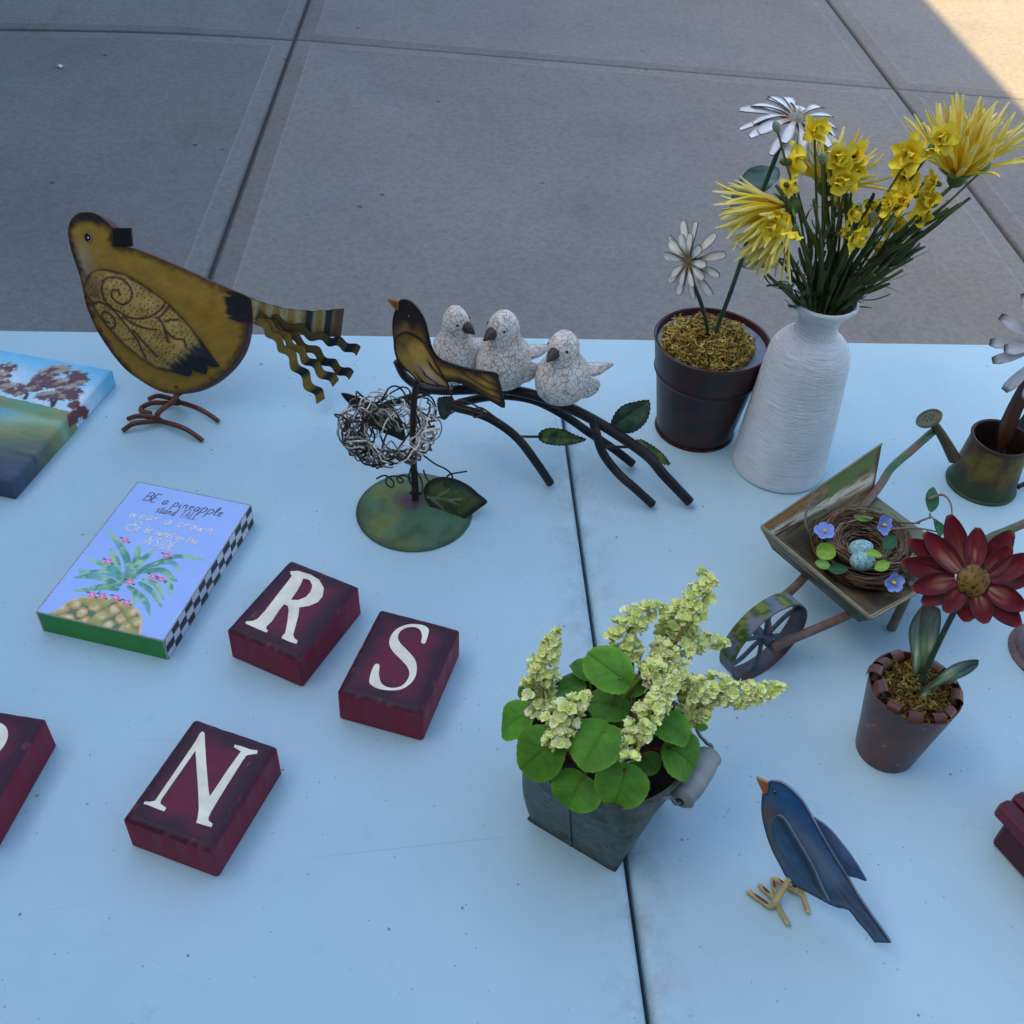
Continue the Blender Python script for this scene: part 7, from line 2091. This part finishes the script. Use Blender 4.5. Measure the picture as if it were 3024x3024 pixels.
for k, (a, b) in enumerate(D['tn_lf']):
    a, b = A(a), A(b)
    L = np.linalg.norm(b - a) * 1.02
    g1, g2 = LG[KIND[k]]
    W = L * (.92 if k == 0 else (.42 if k >= 9 else .60))
    q = petal(L, W, [.30, .75, .97, 1, .9, .62, .12] if k else [.5, .9, 1, 1, .95, .8, .35], curl=.25, cup=.35 if k != 10 else .9, ny=12, nx=7,
              colf=lambda T, S: mix(mix(A(g1), A(g2), vn(T * 5 + k, S * 3, 4)), A(g2) * 1.2, ss(.12, .0, np.abs(S)) * .5))
    M = frame(a, b - a, unit(A((.0, -.45, .9)) + rng.normal(0, .12, 3)))
    V = np.concatenate(q.v) @ np.array(M.to_3x3()).T + a
    part(MB().add(V, q.f, np.concatenate(q.c)), 'leaf', M_leaf, tn, ang=80)
for k, (p, lab, axd) in enumerate(zip(D['eggs'], ('speckled pale blue egg at the back of the twig nest', 'speckled pale blue egg at the front of the twig nest, under the bright green leaf'), ((.95, .05, .25), (1, -.1, .05)))):
    p = A(p)
    axd = unit(axd)
    e = thing('egg', lab, 'egg', p - A((0, 0, .007)), 'blue eggs in the nest')
    x2 = unit(np.cross(axd, (0, 0, 1)))
    m = MB().ball(p, (.0074, .0074, .0098), (.25, .47, .48), 22, 16, ax=np.array([x2, np.cross(axd, x2), axd]))
    V = m.v[0]
    s = (V - p) @ axd
    m.v[0] = p + axd * s[:, None] + (V - p - axd * s[:, None]) * (1 - s[:, None] / .0098 * .14)
    part(m, 'egg_shell', M_eggs, e, ang=180)

# ------------------------------------------------------------ watering can and the metal daisy in it
kx, ky, KB, KT, KH = .5186, .7346, .0312, .0259, .0556
wc = thing('watering_can', 'small green and rust coloured metal watering can with round sprinkler head at the right edge', 'watering can', (kx, ky, 0))
def cancol(t, z, V):
    n = fbm(t * 3.5, z * 60, 5)
    c = mix(A((.070, .032, .018)), A((.115, .090, .018)), ss(.40, .62, n))
    c = mix(c, A((.022, .060, .022)), ss(.028, .008, z + .014 * (n - .5)) * .85)
    c = mix(c, A((.13, .12, .015)), np.exp(-((z - .036) / .009) ** 2) * ss(.45, .65, fbm(t * 5 + 3, z * 90, 7)) * .8)
    return mix(c, A((.05, .028, .020)), ss(.050, .055, z))
prof = [(KB - .001, 0), (KB + .0012, .0004), (KB + .0016, .0018), (KB + .0004, .003)] + [(KB + (KT - KB) * (q ** .85), KH * q) for q in np.linspace(.06, .97, 22)] + [(KT + .0012, KH - .0008), (KT + .0018, KH + .0006), (KT + .0010, KH + .0018), (KT - .0010, KH + .0010), (KT - .0014, KH - .004), (KT - .0006, KH * .6), (KB - .003, .004), (1e-7, .0035)]
def cancol2(t, z, V):
    c = cancol(t, z, V)
    r = np.hypot(V[:, 0], V[:, 1])
    c[-72 * 4:] = A((.035, .020, .014))
    return c
part(MB().lathe(prof, (kx, ky, 0), n=72, colf=cancol2), 'can_body', M_metal, wc, ang=50)
SPt = A(D['wc_spout'])
P = smooth(SPt, 6)
sp_ = part(MB().tube(P, [.0058, .0046, .0038, .0036], mix(A((.060, .045, .018)), A((.10, .065, .025)), fbm(np.linspace(0, 6, len(P)), np.zeros(len(P)), 3)), 14), 'spout', M_metal, wc, ang=60)
rc_, ra_, rb_ = [A(q) for q in D['wc_rose']]
rrad = np.linalg.norm(ra_ - rb_) / 2
rn_ = unit((-.55, .10, .8))
ex = unit(np.cross((0, .3, 1), rn_))
ey = np.cross(rn_, ex)
pr = [(.0036, -.006), (rrad * .55, -.0035), (rrad * .98, -.0012), (rrad * 1.04, .0002), (rrad * .98, .0014), (rrad * .86, .0014), (rrad * .80, .0004), (rrad * .4, .0009), (1e-7, .0010)]
m = MB().lathe(pr, (0, 0, 0), n=48, colf=lambda t, z, V: mix(A((.085, .095, .055)), A((.14, .15, .09)), fbm(V[:, 0] * 200, V[:, 1] * 200, 3)))
m.v[0] = m.v[0] @ np.array([ex, ey, rn_]) + rc_ + rn_ * .002
rose = part(m, 'sprinkler_head', M_metal, sp_, ang=50)
mb = MB()
for r, nq in ((.0, 1), (.36, 6)):
    for k in range(nq):
        a = 6.283 * k / max(nq, 1)
        c = rc_ + rn_ * .0030 + (ex * math.cos(a) + ey * math.sin(a)) * rrad * r
        mb.tube([c - rn_ * .0004, c + rn_ * .0002], .0009, (.012, .012, .008), 8)
part(mb, 'hole', M_dark, sp_, stuff=False)
part(MB().tube(D['wc_handle'], .0030, (.07, .04, .025), 8, 6, flat=.35), 'handle', M_metal, wc, ang=80)
wd = thing('metal_daisy', 'white metal daisy with black tipped petals and long brown leaf standing in the watering can', 'flower', (kx, ky, .004))
wcn = A(D['wd_c'])
stem([(kx + .004, ky, .004), (kx + .003, ky + .002, .06), (wcn[0] + .003, wcn[1] + .004, .12), wcn + A((0, .003, -.004))], .0019, wd)
def wdcol(T, S):
    n = vn(T * 9, S * 5, 3)
    c = mix(A((.30, .19, .13)), A((.54, .56, .62)), ss(.1, .5, T + .2 * (n - .5)))
    c = mix(c, A((.70, .72, .74)), ss(.6, .9, T) * .5)
    return mix(c, A((.02, .014, .012)), ss(.88, .94, T + .10 * (n - .5)))
daisy(wd, wcn, (-.25, -.88, .38), D['wd_L'] * .93, .034, .0110, wdcol, 0, 21, pr=.011, n1=13, n2=6, dip=.15, curl=-.2)
for nm, ca_, cb_ in (('wc_l1', (.10, .035, .020), (.13, .085, .065)), ('wc_l2', (.016, .060, .038), (.03, .095, .065))):
    frd, ol = D[nm]
    OL = smooth(ol, 4, True)
    cl = np.vstack([OL, OL[:1]])
    a = A(ol[0])
    b = A(ol)[np.argmax(np.hypot(*(A(ol) - a).T))]
    axd = unit(b - a)
    wfun = lambda u, v, a=a, axd=axd: (u - a[0]) * -axd[1] + (v - a[1]) * axd[0]
    part(MB().plate(OL, [A(q) for q in frd], .001, res=.0016, edge=(.02, .02, .02), bulge=lambda u, v: .5 * np.abs(wfun(u, v)),
                    paint=lambda u, v: mix(mix(A(ca_), A(cb_), ss(.3, .8, fbm(u * 30, v * 30, 3) + 3 * (v - .06))), A((.02, .018, .015)), ss(.0016, .0004, dline(u, v, cl)[0]) * .7)), 'leaf', M_metal, wd)

# ------------------------------------------------------------ dark red crate at the lower right edge
c0, c1 = [A(q) for q in D['rb']['d']]
ra = unit(c1 - c0)                       # towards the near right
rb2 = A((-ra[1], ra[0], 0))
if rb2[0] < 0:
    rb2 = -rb2
c0 = c0 - rb2 * .0065 - ra * .002
cr = thing('wooden_crate', 'dark maroon wooden crate with slatted top, cut off by the lower right picture edge', 'crate', c0 + ra * .06 + rb2 * .05)
def rbox(c, half, col, bev=.0022, seed=0):
    """chamfered board"""
    hx, hy, hz = half
    V, Cc = [], []
    lv = [(-hz, bev), (-hz + bev, 0), (hz - bev, 0), (hz, bev)]
    for z, ins in lv:
        for sx, sy in ((1, 1), (-1, 1), (-1, -1), (1, -1)):
            for k in (0, 1):
                fx_, fy_ = (hx - ins, hy - ins - bev) if (k == 0) == (sx * sy > 0) else (hx - ins - bev, hy - ins)
                V.append(A(c) + ra * sx * fx_ + rb2 * sy * fy_ + A((0, 0, z)))
                Cc.append(A(col) * (1.0 if ins == 0 else .45) * rng.uniform(.85, 1.1))
    F = [(i * 8 + j, i * 8 + (j + 1) % 8, (i + 1) * 8 + (j + 1) % 8, (i + 1) * 8 + j) for i in range(3) for j in range(8)]
    F = [tuple(reversed(f)) for f in F] if np.dot(np.cross(ra, rb2), (0, 0, 1)) < 0 else F
    top, bot_ = tuple(24 + j for j in range(8)), tuple(range(7, -1, -1))
    if np.dot(np.cross(ra, rb2), (0, 0, 1)) < 0:
        top, bot_ = top[::-1], bot_[::-1]
    return MB().add(V, F + [top, bot_], A(Cc))
BZ = .028
part(rbox(c0 + ra * .060 + rb2 * .048 + A((0, 0, BZ / 2 + .0005)), (.060, .048, BZ / 2), (.070, .010, .022)), 'crate_body', M_wood, cr, ang=30)
for k in range(8):
    part(rbox(c0 + ra * .058 + rb2 * (.0005 + .0126 * k) + A((0, 0, BZ + .0072 + (.0016 if k else 0))), (.0655, .0056, .0068), (.125, .016, .034), bev=.0020), 'top_slat', M_wood, cr, ang=30)

# ------------------------------------------------------------ grey speckled pot at the right edge
gx, gy = .4965, .5240
gp = thing('metal_pot', 'grey speckled metal pot behind the red daisy, mostly outside the right picture edge', 'pot', (gx, gy, 0))
prof = [(.0330, 0), (.0345, .0005), (.0348, .0016), (.0338, .0030), (.0312, .0036), (.0300, .0050), (.0275, .012), (.0255, .022), (.0245, .034), (.0240, .050), (.0246, .0515), (.0240, .0525), (.0228, .050), (.0225, .02), (1e-7, .018)]
part(MB().lathe(prof, (gx, gy, 0), n=64, colf=lambda t, z, V: mix(mix(A((.16, .15, .20)), A((.24, .23, .27)), fbm(t * 9, z * 200, 4)), A((.08, .04, .035)), ss(.010, .004, np.abs(z - .006) + .004 * (fbm(t * 20, z * 0, 5) - .3)) * .8)), 'pot_body', M_speck, gp, ang=50)

# ------------------------------------------------------------ scrap of paper on the pavement
sx_, sy_ = -1.259, 3.689
ps_ = MB()
q = A([(-.022, -.02), (.018, -.024), (.026, .012), (-.016, .024)]) * .45
P, s, t = quad(A((*q[0], 0)), A((*q[1], 0)), A((*q[2], 0)), A((*q[3], 0)), 9, 9)
P[..., 2] = .004 + .003 * np.sin(s * 5 + t * 3) * np.cos(t * 4)
P += A((sx_, sy_, GZ + .002))
ps_.grid(P, (.72, .72, .70))
ps_.grid(P - A((0, 0, .0006)), (.7, .7, .7), flip=True)
scrap = part(ps_, 'paper_scrap', M_print, None)
scrap['label'] = 'small scrap of white paper lying on the pavement at upper left'
scrap['category'] = 'litter'
